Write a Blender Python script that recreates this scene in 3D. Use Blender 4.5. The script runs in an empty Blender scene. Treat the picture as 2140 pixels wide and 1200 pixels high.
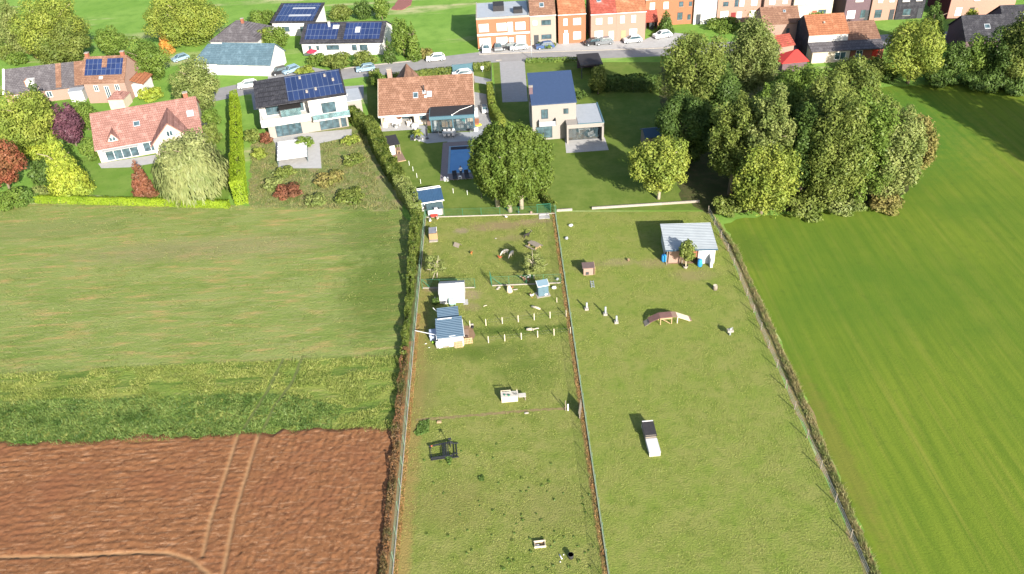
import bpy, math, random
import numpy as np
from mathutils import Vector, Matrix

S = bpy.context.scene
COL = S.collection
R_ = math.radians
PI = math.pi

# ------------------------------------------------------------------ camera
FPX, ROLL, HD, CAMH = 1750.0, R_(3.4), 1277.0, 60.0
TILT = math.atan(HD / FPX)
_f = Vector((0, math.cos(TILT), -math.sin(TILT)))
_u0 = Vector((0, math.sin(TILT), math.cos(TILT)))
_r0 = Vector((1, 0, 0))
_r = _r0 * math.cos(ROLL) - _u0 * math.sin(ROLL)
_u = _r0 * math.sin(ROLL) + _u0 * math.cos(ROLL)
CAM = Vector((0, 0, CAMH))
cd = bpy.data.cameras.new('camera'); co = bpy.data.objects.new('camera', cd); COL.objects.link(co)
cd.sensor_width = 36.0; cd.lens = 36.0 * FPX / 2140.0; cd.clip_start = 1.0; cd.clip_end = 4000
m4 = Matrix((_r, _u, -_f)).transposed().to_4x4(); m4.translation = CAM
co.matrix_world = m4
S.camera = co

# ------------------------------------------------------------------ light
SUN_EL, SUN_AZ = 24.6, 155.3          # azimuth clockwise from +Y
w = bpy.data.worlds.new('World'); S.world = w; w.use_nodes = True
nt = w.node_tree; bgn = nt.nodes['Background']
sk = nt.nodes.new('ShaderNodeTexSky'); sk.sky_type = 'NISHITA'; sk.sun_disc = False
sk.sun_elevation = R_(SUN_EL); sk.sun_rotation = R_(SUN_AZ); sk.air_density = 1.0; sk.dust_density = 1.5
nt.links.new(sk.outputs[0], bgn.inputs[0]); bgn.inputs[1].default_value = 0.10
sl = bpy.data.lights.new('sun', 'SUN'); so = bpy.data.objects.new('sun', sl); COL.objects.link(so)
sl.energy = 5.0; sl.angle = R_(0.5); sl.color = (1.0, 0.93, 0.82)
sd = Vector((-math.sin(R_(SUN_AZ)) * math.cos(R_(SUN_EL)), -math.cos(R_(SUN_AZ)) * math.cos(R_(SUN_EL)), -math.sin(R_(SUN_EL))))
so.rotation_euler = sd.to_track_quat('-Z', 'Y').to_euler()
S.view_settings.view_transform = 'Standard'; S.view_settings.look = 'None'
S.view_settings.exposure = 1.45; S.view_settings.gamma = 1.0
S.render.engine = 'CYCLES'
S.cycles.max_bounces = 6; S.cycles.diffuse_bounces = 2; S.cycles.transparent_max_bounces = 12

# ------------------------------------------------------------------ helpers
def P(px, py, z=0.0):
    """ground point seen at a pixel of the photograph"""
    d = _f + _r * ((px - 1070) / FPX) - _u * ((py - 600) / FPX)
    t = (z - CAMH) / d.z
    return CAM + d * t
def Pxy(px, py, z=0.0):
    p = P(px, py, z); return (p.x, p.y)
def scr(p):
    v = Vector(p) - CAM; zc = v.dot(_f)
    return 1070 + FPX * v.dot(_r) / zc, 600 - FPX * v.dot(_u) / zc
def mpp(px, py):
    v = P(px, py) - CAM; return v.dot(_f) / FPX      # metres per pixel sideways
def hgt(b, ytop):
    lo, hi = 0.0, 40.0
    for _ in range(40):
        m = (lo + hi) / 2
        if scr(b + Vector((0, 0, m)))[1] > ytop: lo = m
        else: hi = m
    return lo

def tag(o, label=None, cat=None, group=None, kind=None):
    if label: o['label'] = label
    if cat: o['category'] = cat
    if group: o['group'] = group
    if kind: o['kind'] = kind
    return o
def thing(name, label, cat, loc=(0, 0, 0), rz=0.0, group=None, sc=None):
    o = bpy.data.objects.new(name, None); COL.objects.link(o)
    o.empty_display_size = 0.3
    o.location = loc; o.rotation_euler = (0, 0, rz)
    if sc: o.scale = (sc, sc, sc)
    return tag(o, label, cat, group)
def link_mesh(name, me, mat, parent=None):
    o = bpy.data.objects.new(name, me); COL.objects.link(o)
    if mat: me.materials.append(mat)
    if parent: o.parent = parent
    return o
def mesh_np(name, V, F, mat, parent=None, smooth=False):
    """V (n,3), F (m,k) numpy"""
    me = bpy.data.meshes.new(name)
    V = np.asarray(V, np.float32); F = np.asarray(F, np.int32); k = F.shape[1]
    me.vertices.add(len(V)); me.vertices.foreach_set('co', V.ravel())
    me.loops.add(F.size); me.loops.foreach_set('vertex_index', F.ravel())
    me.polygons.add(len(F)); me.polygons.foreach_set('loop_start', np.arange(0, F.size, k, dtype=np.int32))
    me.update(calc_edges=True); me.validate()
    if smooth: me.polygons.foreach_set('use_smooth', np.ones(len(F), bool))
    return link_mesh(name, me, mat, parent)
def copy_tree(o, parent=None):
    c = o.copy(); COL.objects.link(c)
    if parent: c.parent = parent
    for ch in list(o.children): copy_tree(ch, c)
    return c

class MB:
    def __init__(s): s.v = []; s.f = []
    def poly(s, pts):
        b = len(s.v); s.v += [tuple(p) for p in pts]; s.f.append(tuple(range(b, b + len(pts)))); return s
    def box(s, x0, x1, y0, y1, z0, z1):
        b = len(s.v)
        s.v += [(x0, y0, z0), (x1, y0, z0), (x1, y1, z0), (x0, y1, z0), (x0, y0, z1), (x1, y0, z1), (x1, y1, z1), (x0, y1, z1)]
        s.f += [tuple(b + i for i in q) for q in ((0, 3, 2, 1), (4, 5, 6, 7), (0, 1, 5, 4), (1, 2, 6, 5), (2, 3, 7, 6), (3, 0, 4, 7))]
        return s
    def frame(s, o, ex, ey, ez):
        """box from a corner and three edge vectors"""
        o, ex, ey, ez = map(Vector, (o, ex, ey, ez)); b = len(s.v)
        for p in (o, o + ex, o + ex + ey, o + ey): s.v.append(tuple(p))
        for p in (o, o + ex, o + ex + ey, o + ey): s.v.append(tuple(p + ez))
        s.f += [tuple(b + i for i in q) for q in ((0, 3, 2, 1), (4, 5, 6, 7), (0, 1, 5, 4), (1, 2, 6, 5), (2, 3, 7, 6), (3, 0, 4, 7))]
        return s
    def bar(s, a, c, wd, ht=None):
        a = Vector(a); c = Vector(c); d = c - a; L = d.length; d.normalize()
        t = Vector((0, 0, 1)) if abs(d.z) < .95 else Vector((1, 0, 0))
        e = d.cross(t).normalized(); n = e.cross(d).normalized(); ht = ht or wd
        return s.frame(a - e * wd / 2 - n * ht / 2, e * wd, d * L, n * ht)
    def tube(s, pts, rads, n=8, cap=True):
        pts = [Vector(p) for p in pts]; b = len(s.v); k = len(pts)
        if not isinstance(rads, (list, tuple)): rads = [rads] * k
        for i, p in enumerate(pts):
            d = (pts[min(i + 1, k - 1)] - pts[max(i - 1, 0)]).normalized()
            t = Vector((0, 0, 1)) if abs(d.z) < .9 else Vector((1, 0, 0))
            e = d.cross(t).normalized(); g = d.cross(e).normalized()
            for j in range(n):
                a = 2 * PI * j / n; s.v.append(tuple(p + e * (rads[i] * math.cos(a)) + g * (rads[i] * math.sin(a))))
        for i in range(k - 1):
            for j in range(n):
                j2 = (j + 1) % n
                s.f.append((b + i * n + j, b + i * n + j2, b + (i + 1) * n + j2, b + (i + 1) * n + j))
        if cap:
            s.f.append(tuple(b + j for j in range(n))[::-1]); s.f.append(tuple(b + (k - 1) * n + j for j in range(n)))
        return s
    def prism(s, prof, x0, x1, axis='x'):
        """prof: list of (a,z), pushed along the axis"""
        b = len(s.v); n = len(prof)
        for x in (x0, x1):
            for a, z in prof: s.v.append((x, a, z) if axis == 'x' else (a, x, z))
        s.f.append(tuple(range(b, b + n))); s.f.append(tuple(range(b + 2 * n - 1, b + n - 1, -1)))
        for i in range(n):
            j = (i + 1) % n; s.f.append((b + i, b + j, b + n + j, b + n + i))
        return s
    def slab(s, pts, z0, z1):
        b = len(s.v); n = len(pts)
        for z in (z0, z1):
            for p in pts: s.v.append((p[0], p[1], z))
        s.f.append(tuple(range(b + n - 1, b - 1, -1))); s.f.append(tuple(range(b + n, b + 2 * n)))
        for i in range(n):
            j = (i + 1) % n; s.f.append((b + i, b + j, b + n + j, b + n + i))
        return s
    def blob(s, c, r, n=10, m=6, seed=0, jit=0.0):
        rnd = random.Random(seed); b = len(s.v); rx, ry, rz = r
        s.v.append((c[0], c[1], c[2] + rz))
        for i in range(1, m):
            th = PI * i / m
            for j in range(n):
                ph = 2 * PI * j / n; k = 1 + rnd.uniform(-jit, jit)
                s.v.append((c[0] + rx * k * math.sin(th) * math.cos(ph), c[1] + ry * k * math.sin(th) * math.sin(ph), c[2] + rz * k * math.cos(th)))
        s.v.append((c[0], c[1], c[2] - rz)); last = len(s.v) - 1
        for j in range(n):
            s.f.append((b, b + 1 + j, b + 1 + (j + 1) % n))
            s.f.append((last, b + 1 + (m - 2) * n + (j + 1) % n, b + 1 + (m - 2) * n + j))
        for i in range(m - 2):
            for j in range(n):
                j2 = (j + 1) % n
                s.f.append((b + 1 + i * n + j, b + 1 + (i + 1) * n + j, b + 1 + (i + 1) * n + j2, b + 1 + i * n + j2))
        return s
    def build(s, name, mat, parent=None, smooth=False, bevel=0):
        me = bpy.data.meshes.new(name); me.from_pydata(s.v, [], s.f); me.update()
        if smooth:
            for p in me.polygons: p.use_smooth = True
        o = link_mesh(name, me, mat, parent)
        if bevel:
            b = o.modifiers.new('bevel', 'BEVEL'); b.width = bevel; b.segments = 2; b.limit_method = 'ANGLE'
        return o

# ------------------------------------------------------------------ materials
def newmat(name):
    m = bpy.data.materials.new(name); m.use_nodes = True
    return m, m.node_tree, m.node_tree.nodes['Principled BSDF']
def N(nt, t, **kw):
    n = nt.nodes.new(t)
    for k, v in kw.items():
        if k.startswith('i_'):
            n.inputs[k[2:].replace('_', ' ')].default_value = v
        else: setattr(n, k, v)
    return n
def rgba(c): return (c[0], c[1], c[2], 1.0)
def mixc(nt, fac, a, b, blend='MIX'):
    n = nt.nodes.new('ShaderNodeMix'); n.data_type = 'RGBA'; n.blend_type = blend
    for sock, v in ((n.inputs[0], fac), (n.inputs[6], a), (n.inputs[7], b)):
        if isinstance(v, bpy.types.NodeSocket): nt.links.new(v, sock)
        elif isinstance(v, (int, float)): sock.default_value = v
        else: sock.default_value = rgba(v)
    return n.outputs[2]
def noise(nt, vec, scale, detail=4.0, rough=.6, lo=None, hi=None, stretch=None):
    if stretch:
        mp = N(nt, 'ShaderNodeMapping'); mp.inputs['Scale'].default_value = stretch; nt.links.new(vec, mp.inputs[0]); vec = mp.outputs[0]
    n = N(nt, 'ShaderNodeTexNoise'); n.inputs['Scale'].default_value = scale; n.inputs['Detail'].default_value = detail
    n.inputs['Roughness'].default_value = rough; nt.links.new(vec, n.inputs['Vector'])
    if lo is None: return n.outputs['Fac']
    r = N(nt, 'ShaderNodeMapRange'); r.inputs[1].default_value = lo; r.inputs[2].default_value = hi
    nt.links.new(n.outputs['Fac'], r.inputs[0]); return r.outputs[0]
def bump(nt, bs, h, strength, dist=.05):
    b = N(nt, 'ShaderNodeBump'); b.inputs['Strength'].default_value = strength; b.inputs['Distance'].default_value = dist
    nt.links.new(h, b.inputs['Height']); nt.links.new(b.outputs[0], bs.inputs['Normal'])
def coords(nt, kind='Object'): return N(nt, 'ShaderNodeTexCoord').outputs[kind]
_mats = {}
def mat(name, c, c2=None, scale=2.0, rough=.8, spec=.25, metal=0.0, bmp=0.0, bscale=None, stretch=None):
    if name in _mats: return _mats[name]
    m, nt, bs = newmat(name)
    c2 = c2 or tuple(x * .8 for x in c)
    v = coords(nt)
    f = noise(nt, v, scale, 5, .65, .3, .7, stretch)
    nt.links.new(mixc(nt, f, c, c2), bs.inputs['Base Color'])
    bs.inputs['Roughness'].default_value = rough; bs.inputs['Specular IOR Level'].default_value = spec; bs.inputs['Metallic'].default_value = metal
    if bmp: bump(nt, bs, noise(nt, v, bscale or scale * 4, 3, .6, stretch=stretch), bmp)
    _mats[name] = m; return m
def leafmat(name, c1, c2, c3=None, clump=.35, trans=.36):
    if name in _mats: return _mats[name]
    m = bpy.data.materials.new(name); m.use_nodes = True; nt = m.node_tree; nt.nodes.clear()
    out = N(nt, 'ShaderNodeOutputMaterial')
    g = N(nt, 'ShaderNodeNewGeometry')
    c = mixc(nt, g.outputs['Random Per Island'], c1, c2)
    if c3: c = mixc(nt, noise(nt, coords(nt), clump, 3, .6, .42, .68), c, c3)
    d = N(nt, 'ShaderNodeBsdfDiffuse'); t = N(nt, 'ShaderNodeBsdfTranslucent'); gl = N(nt, 'ShaderNodeBsdfGlossy'); gl.inputs['Roughness'].default_value = .45
    gl.inputs[0].default_value = (.6, .6, .6, 1)
    nt.links.new(c, d.inputs[0]); nt.links.new(c, t.inputs[0])
    m1 = N(nt, 'ShaderNodeMixShader'); m1.inputs[0].default_value = trans
    nt.links.new(d.outputs[0], m1.inputs[1]); nt.links.new(t.outputs[0], m1.inputs[2])
    m2 = N(nt, 'ShaderNodeMixShader'); m2.inputs[0].default_value = .012
    nt.links.new(m1.outputs[0], m2.inputs[1]); nt.links.new(gl.outputs[0], m2.inputs[2])
    nt.links.new(m2.outputs[0], out.inputs[0])
    _mats[name] = m; return m
def ground(name, base, layers, patches=(), bmp=.6, bscale=5.0, bdist=.08, rough=.95):
    """layers: (colour, scale, lo, hi, stretch, strength); patches: (x, y, rx, ry, colour, strength)"""
    m, nt, bs = newmat(name); v = coords(nt); c = base
    for col, sc, lo, hi, st, k in layers:
        f = noise(nt, v, sc, 5, .62, lo, hi, st)
        if k != 1:
            mm = N(nt, 'ShaderNodeMath', operation='MULTIPLY'); mm.inputs[1].default_value = k; nt.links.new(f, mm.inputs[0]); f = mm.outputs[0]
        c = mixc(nt, f, c, col)
    if patches:
        wob = noise(nt, v, .8, 5, .7)
        for x, y, rx, ry, col, k in patches:
            mp = N(nt, 'ShaderNodeMapping'); mp.vector_type = 'TEXTURE'
            mp.inputs['Location'].default_value = (x, y, 0); mp.inputs['Scale'].default_value = (rx, ry, 1000)
            nt.links.new(v, mp.inputs[0])
            ln = N(nt, 'ShaderNodeVectorMath', operation='LENGTH'); nt.links.new(mp.outputs[0], ln.inputs[0])
            ad = N(nt, 'ShaderNodeMath', operation='MULTIPLY_ADD'); ad.inputs[1].default_value = 1.6; nt.links.new(wob, ad.inputs[0]); nt.links.new(ln.outputs['Value'], ad.inputs[2])
            r = N(nt, 'ShaderNodeMapRange'); r.inputs[1].default_value = 2.0; r.inputs[2].default_value = 1.25; r.inputs[3].default_value = 0; r.inputs[4].default_value = k
            nt.links.new(ad.outputs[0], r.inputs[0]); c = mixc(nt, r.outputs[0], c, col)
    nt.links.new(c, bs.inputs['Base Color']); bs.inputs['Roughness'].default_value = rough; bs.inputs['Specular IOR Level'].default_value = .1
    h = noise(nt, v, bscale, 6, .7)
    bump(nt, bs, h, bmp, bdist)
    _mats[name] = m; return m
def tilemat(name, c1, c2, cm, w_=.28, h_=.34, bmp=.5, z_k=1.5):
    """courses of roof tiles, laid in the roof's own x and height"""
    m, nt, bs = newmat(name); v = coords(nt)
    sp = N(nt, 'ShaderNodeSeparateXYZ'); nt.links.new(v, sp.inputs[0])
    mu = N(nt, 'ShaderNodeMath', operation='MULTIPLY'); mu.inputs[1].default_value = z_k; nt.links.new(sp.outputs[2], mu.inputs[0])
    cb = N(nt, 'ShaderNodeCombineXYZ'); nt.links.new(sp.outputs[0], cb.inputs[0]); nt.links.new(mu.outputs[0], cb.inputs[1])
    br = N(nt, 'ShaderNodeTexBrick'); br.offset = .5
    br.inputs['Color1'].default_value = rgba(c1); br.inputs['Color2'].default_value = rgba(c2); br.inputs['Mortar'].default_value = rgba(cm)
    br.inputs['Scale'].default_value = 1; br.inputs['Mortar Size'].default_value = .035; br.inputs['Mortar Smooth'].default_value = .3
    br.inputs['Brick Width'].default_value = w_; br.inputs['Row Height'].default_value = h_
    nt.links.new(cb.outputs[0], br.inputs['Vector'])
    pale = tuple(min(1, x * 1.35 + .03) for x in c1)
    c = mixc(nt, noise(nt, v, .9, 6, .7, .5, .8), br.outputs['Color'], pale)
    c = mixc(nt, noise(nt, v, .35, 5, .7, .5, .8), c, tuple(x * .7 for x in c2))
    nt.links.new(c, bs.inputs['Base Color']); bs.inputs['Roughness'].default_value = .85; bs.inputs['Specular IOR Level'].default_value = .2
    iv = N(nt, 'ShaderNodeMath', operation='SUBTRACT'); iv.inputs[0].default_value = 1; nt.links.new(br.outputs['Fac'], iv.inputs[1])
    bump(nt, bs, iv.outputs[0], bmp, .03)
    _mats[name] = m; return m
def solarmat(name):
    m, nt, bs = newmat(name); v = coords(nt)
    sp = N(nt, 'ShaderNodeSeparateXYZ'); nt.links.new(v, sp.inputs[0])
    mu = N(nt, 'ShaderNodeMath', operation='MULTIPLY'); mu.inputs[1].default_value = 1.8; nt.links.new(sp.outputs[2], mu.inputs[0])
    cb = N(nt, 'ShaderNodeCombineXYZ'); nt.links.new(sp.outputs[0], cb.inputs[0]); nt.links.new(mu.outputs[0], cb.inputs[1])
    br = N(nt, 'ShaderNodeTexBrick'); br.offset = 0
    br.inputs['Color1'].default_value = (.012, .022, .07, 1); br.inputs['Color2'].default_value = (.02, .035, .1, 1); br.inputs['Mortar'].default_value = (.1, .12, .17, 1)
    br.inputs['Scale'].default_value = 1; br.inputs['Mortar Size'].default_value = .03; br.inputs['Brick Width'].default_value = .85; br.inputs['Row Height'].default_value = 1.3
    nt.links.new(cb.outputs[0], br.inputs['Vector']); nt.links.new(br.outputs['Color'], bs.inputs['Base Color'])
    bs.inputs['Roughness'].default_value = .12; bs.inputs['Specular IOR Level'].default_value = .6
    _mats[name] = m; return m
def glassmat(name, tint=(.03, .05, .06), rough=.06, alpha=.0):
    """window pane: glossy over a dark room, partly see-through when alpha > 0"""
    m, nt, bs = newmat(name); v = coords(nt)
    nt.links.new(mixc(nt, noise(nt, v, 1.3, 2, .5, .35, .65), tint, tuple(x * 2.2 for x in tint)), bs.inputs['Base Color'])
    bs.inputs['Roughness'].default_value = rough; bs.inputs['Specular IOR Level'].default_value = .7
    if alpha:
        out = nt.nodes['Material Output']; tr = N(nt, 'ShaderNodeBsdfTransparent'); mx = N(nt, 'ShaderNodeMixShader'); mx.inputs[0].default_value = alpha
        nt.links.new(bs.outputs[0], mx.inputs[1]); nt.links.new(tr.outputs[0], mx.inputs[2]); nt.links.new(mx.outputs[0], out.inputs[0])
    _mats[name] = m; return m

M = {}
M['white'] = mat('white_render', (.50, .495, .48), (.42, .415, .40), .8, .85)
M['cream'] = mat('cream_render', (0.446, 0.389, 0.310), (0.374, 0.324, 0.252), .8, .85)
M['pinkwall'] = mat('pale_pink_brick', (0.288, 0.194, 0.158), (0.238, 0.151, 0.122), 9, .9, bmp=.3, bscale=14)
M['palebrick'] = mat('pale_brick', (0.288, 0.245, 0.209), (0.238, 0.202, 0.166), 9, .9, bmp=.3, bscale=14)
M['brick'] = mat('red_brick', (0.245, 0.094, 0.058), (0.187, 0.072, 0.047), 8, .9, bmp=.3, bscale=14)
M['orangebrick'] = mat('orange_brick', (.30, .125, .068), (.25, .10, .055), 7, .9, bmp=.3, bscale=14)
M['rosebrick'] = mat('rose_brick', (0.317, 0.194, 0.151), (0.259, 0.151, 0.115), 8, .9, bmp=.3, bscale=14)
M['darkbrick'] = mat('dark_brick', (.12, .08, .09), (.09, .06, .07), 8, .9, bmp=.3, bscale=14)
M['greybrick'] = mat('beige_grey_brick', (.255, .235, .215), (.215, .198, .18), 9, .9, bmp=.3, bscale=16)
M['frame'] = mat('white_frame', (.75, .75, .74), (.68, .68, .67), 3, .5)
M['dframe'] = mat('anthracite_frame', (.05, .055, .06), (.035, .04, .045), 3, .5)
M['teal'] = mat('grey_blue_aluminium', (.062, .125, .155), (.054, .11, .14), 2, .5)
M['blind'] = mat('pale_blind', (.62, .62, .6), (.5, .5, .49), 3, .6)
M['glass'] = glassmat('window_glass')
M['glassclear'] = glassmat('clear_glass', (.03, .05, .06), .05, .68)
M['glassteal'] = glassmat('balcony_glass', (.08, .14, .15), .08, .45)
M['tile_orange'] = tilemat('orange_clay_tile', (.215, .118, .078), (.170, .088, .056), (.075, .038, .026))
M['tile_red'] = tilemat('pinkish_red_tile', (.27, .145, .122), (.225, .118, .098), (.12, .055, .045))
M['tile_bright'] = tilemat('bright_orange_tile', (.30, .125, .062), (.25, .10, .05), (.12, .045, .025))
M['tile_crimson'] = tilemat('crimson_tile', (0.286, 0.068, 0.048), (0.231, 0.054, 0.037), (0.109, 0.027, 0.020))
M['tile_grey'] = tilemat('grey_slate', (0.102, 0.095, 0.102), (0.078, 0.071, 0.078), (0.041, 0.037, 0.041))
M['tile_brown'] = tilemat('brown_tile', (0.204, 0.116, 0.075), (0.163, 0.088, 0.058), (0.082, 0.041, 0.031))
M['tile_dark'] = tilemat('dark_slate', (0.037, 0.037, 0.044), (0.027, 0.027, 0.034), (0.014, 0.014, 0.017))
M['tile_blue'] = mat('royal_blue_tile', (.030, .052, .110), (.024, .043, .092), 3, .6, .3, bmp=.2, bscale=12)
M['tile_bluegrey'] = tilemat('blue_grey_slate', (0.082, 0.136, 0.170), (0.065, 0.112, 0.143), (0.041, 0.068, 0.088))
M['solar'] = solarmat('solar_cells')
M['bitumen'] = mat('black_roof_felt', (.03, .028, .03), (.02, .02, .022), 3, .7, bmp=.3, bscale=6)
M['zinc'] = mat('pale_zinc', (.30, .32, .35), (.255, .275, .30), 1.2, .5, .4)
M['conc'] = mat('concrete', (.30, .275, .24), (.23, .21, .185), 3, .95, bmp=.3)
M['paver'] = mat('grey_paving', (.26, .26, .265), (.21, .21, .215), 1.6, .9, bmp=.25, bscale=6)
M['palepaver'] = mat('pale_paving', (.34, .335, .33), (.285, .28, .275), 1.4, .9, bmp=.25, bscale=6)
M['asphalt'] = mat('asphalt', (.23, .225, .225), (.185, .18, .18), .6, .95, bmp=.4, bscale=8)
M['wood'] = mat('pale_timber', (.36, .255, .15), (.30, .205, .115), 3, .8, stretch=(1, 1, 6))
M['oldwood'] = mat('weathered_timber', (.215, .185, .15), (.165, .14, .11), 3, .85, stretch=(6, 1, 1))
M['deck'] = mat('brown_deck', (.23, .155, .115), (.17, .115, .085), 3, .85, stretch=(1, 8, 1))
M['greydeck'] = mat('weathered_grey_deck', (.22, .19, .185), (.13, .105, .11), 2, .85, stretch=(1, 8, 1))
M['cream_wood'] = mat('cream_board', (.50, .44, .33), (.44, .385, .29), 2, .8)
M['black'] = mat('black_paint', (.025, .027, .032), (.017, .018, .022), 3, .55)
M['green_metal'] = mat('green_wire', (.03, .15, .09), (.025, .12, .075), 5, .6)
M['bark'] = mat('tree_bark', (.27, .22, .16), (.17, .135, .095), 3, .95, bmp=.6, bscale=9)
M['palebark'] = mat('pale_bark', (.45, .40, .31), (.33, .29, .22), 2.5, .95, bmp=.5, bscale=8)
M['cloth'] = mat('cream_cushion', (.68, .62, .51), (.6, .55, .45), 3, .9)
M['greycloth'] = mat('grey_cover', (.38, .38, .37), (.3, .3, .295), 2, .8)
M['plastic_white'] = mat('white_plastic', (.47, .47, .475), (.40, .40, .405), 2, .5)
M['plastic_blue'] = mat('blue_plastic', (.03, .22, .5), (.025, .18, .42), 2, .45)
M['red'] = mat('red_plastic', (.5, .035, .025), (.4, .03, .02), 3, .5)
M['steel'] = mat('blue_steel_sheet', (.040, .080, .125), (.033, .068, .108), 1.5, .5, .4)
M['steel_royal'] = mat('royal_blue_steel', (.024, .060, .120), (.020, .050, .10), 1.5, .5, .4)
M['steel_dark'] = mat('dark_green_blue_sheet', (.06, .10, .11), (.045, .08, .09), 2, .5, .4)
M['galv'] = mat('galvanised_sheet', (.30, .33, .35), (.25, .275, .295), .8, .5, .4)
M['rubber'] = mat('black_rubber', (.02, .02, .02), (.03, .03, .03), 8, .8)
M['soil'] = mat('trodden_soil', (.22, .15, .095), (.16, .105, .065), 2, .95, bmp=.6, bscale=9)

M['fence_pale'] = mat('faded_green_wire', (.12, .20, .14), (.10, .165, .115), 5, .7)
M['wire'] = mat('dull_wire', (.14, .14, .13), (.11, .11, .10), 5, .7)

# ------------------------------------------------------------------ the ground
def wobble(pts, step=1.2, amp=.25, seed=1):
    rnd = random.Random(seed); out = []
    n = len(pts)
    for i in range(n):
        a = Vector(pts[i]); b = Vector(pts[(i + 1) % n]); L = (b - a).length; k = max(1, int(L / step))
        for j in range(k):
            p = a.lerp(b, j / k); out.append((p.x + rnd.uniform(-amp, amp), p.y + rnd.uniform(-amp, amp)))
    return out
def sheet(name, pts, z, m, amp=0.0, seed=1, label=None):
    if amp: pts = wobble(pts, 1.0, amp, seed)
    mb = MB(); mb.poly([(p[0], p[1], z) for p in pts])
    return tag(mb.build(name, m), kind='structure')
def px(*l): return [Pxy(a, b) for a, b in l]

def ribbon0(pts, wd):
    pts = [Vector(p) for p in pts]; l, r = [], []
    for i, p in enumerate(pts):
        d = (pts[min(i + 1, len(pts) - 1)] - pts[max(i - 1, 0)]).normalized(); n = Vector((-d.y, d.x)); l.append(p + n * wd / 2); r.append(p - n * wd / 2)
    return [tuple(q) for q in l + r[::-1]]
G_far = ground('far_meadow', (0.116, 0.218, 0.034), [((0.150, 0.253, 0.048), .03, .35, .65, (1, 3, 1), 1), ((0.410, 0.342, 0.218), .05, .56, .66, (.35, 2.2, 1), .7), ((0.082, 0.170, 0.025), .35, .45, .7, None, .7)], bscale=2.5)
G_garden = ground('garden_lawn', (.085, .13, .022), [((.12, .155, .034), .35, .4, .65, None, 1), ((.06, .10, .016), 1.6, .5, .75, None, .6), ((.13, .15, .045), 3, .58, .8, None, .5)], bscale=6)
patches = [(P(1040, 472).x, P(1040, 472).y, 5.2, 1.3, (.23, .165, .10), .75), (P(1120, 462).x, P(1120, 462).y, 2.6, .8, (.25, .18, .115), .7), (P(965, 482).x, P(965, 482).y, 1.1, .8, (.24, .19, .13), .75),
           (P(1075, 497).x, P(1075, 497).y, 2.0, .9, (.22, .17, .095), .5),
           (P(905, 605).x, P(905, 605).y, 1.3, .6, (.27, .20, .14), .7), (P(985, 615).x, P(985, 615).y, 1.2, 1.2, (.25, .19, .125), .7), (P(985, 642).x, P(985, 642).y, 1.1, .9, (.22, .17, .1), .6),
           (P(1000, 735).x, P(1000, 735).y, 6.5, 1.6, (.055, .10, .012), .6), (P(1100, 775).x, P(1100, 775).y, 3.5, 3.0, (.07, .115, .016), .5), (P(1130, 690).x, P(1130, 690).y, 7, .9, (.05, .095, .012), .7),
           (P(1030, 690).x, P(1030, 690).y, 4, .8, (.045, .085, .012), .6),
           (-10.6, 60, .9, 30, (.23, .17, .06), .75), (-10.8, 45, .9, 8, (.26, .19, .065), .6), (6.25, 66, .30, 40, (.26, .15, .07), .8),
           (P(940, 1050).x, P(940, 1050).y, 4.5, 3, (.17, .16, .05), .5), (P(1150, 1060).x, P(1150, 1060).y, 4, 3, (.17, .165, .055), .4), (P(885, 800).x, P(885, 800).y, 2, 6, (.16, .15, .05), .5)]
G_pad = ground('paddock_grass', (.150, .188, .038), [((.205, .212, .062), .45, .36, .62, None, 1), ((.105, .148, .022), 1.1, .5, .7, None, .7), ((.225, .215, .075), 2.4, .56, .78, None, .4), ((.085, .125, .02), 4.5, .54, .72, None, .75), ((.25, .25, .10), 7, .56, .74, None, .5)], patches, bmp=1.0, bscale=6, bdist=.22)
npatch = [(P(1450, 575).x, P(1450, 575).y, 3.0, 1.3, (.22, .18, .09), .6), (P(1370, 550).x, P(1370, 550).y, 2.2, 1.2, (.24, .18, .10), .6), (P(1290, 548).x, P(1290, 548).y, 2.5, .9, (.24, .19, .11), .6), (P(1225, 560).x, P(1225, 560).y, 1.5, 1.4, (.2, .16, .08), .5)]
G_npad = ground('neighbour_grass', (.150, .195, .036), [((.19, .205, .055), .4, .36, .62, None, 1), ((.10, .148, .022), 1.1, .5, .72, None, .75), ((.225, .205, .085), 2.4, .56, .78, None, .55), ((.08, .125, .02), 4, .56, .74, None, .6)], npatch, bmp=1.0, bscale=6, bdist=.18)
G_field = ground('sown_field', (.112, .155, .016), [((.072, .118, .011), .25, .4, .65, (5.0, .25, 1), .8), ((.165, .17, .03), .16, .5, .72, (6, .2, 1), .6), ((.046, .088, .010), .35, .6, .75, (7, .1, 1), .55), ((.06, .115, .012), .03, .42, .62, None, .8), ((.05, .085, .012), .9, .55, .75, None, .4)],
                 [(P(1760, 950).x, P(1760, 950).y, 1.2, 12, (.15, .12, .032), .4), (P(1850, 260).x, P(1850, 260).y, 14, 16, (.045, .12, .014), .7), (P(1560, 520).x, P(1560, 520).y, 3, 5, (.05, .09, .012), .5)], bmp=.6, bscale=5)
G_left = ground('rough_meadow', (0.174, 0.210, 0.062), [((0.138, 0.186, 0.043), .10, .4, .62, (1, 2.6, 1), 1), ((0.324, 0.216, 0.090), .45, .50, .70, (.45, 2.6, 1), .8), ((0.102, 0.150, 0.030), .22, .5, .7, (.6, 1.6, 1), .8), ((0.240, 0.228, 0.102), .9, .5, .72, (.5, 2.4, 1), .7)],
                [(P(790, 600).x, P(790, 600).y, 5, 12, (.075, .115, .02), .75), (P(770, 480).x, P(770, 480).y, 5, 7, (.07, .11, .02), .6), (P(100, 480).x, P(100, 480).y, 14, 3, (.15, .17, .06), .5), (P(420, 520).x, P(420, 520).y, 20, 3, (.2, .17, .09), .5)], bmp=.9, bscale=3.2, bdist=.22)
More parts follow.
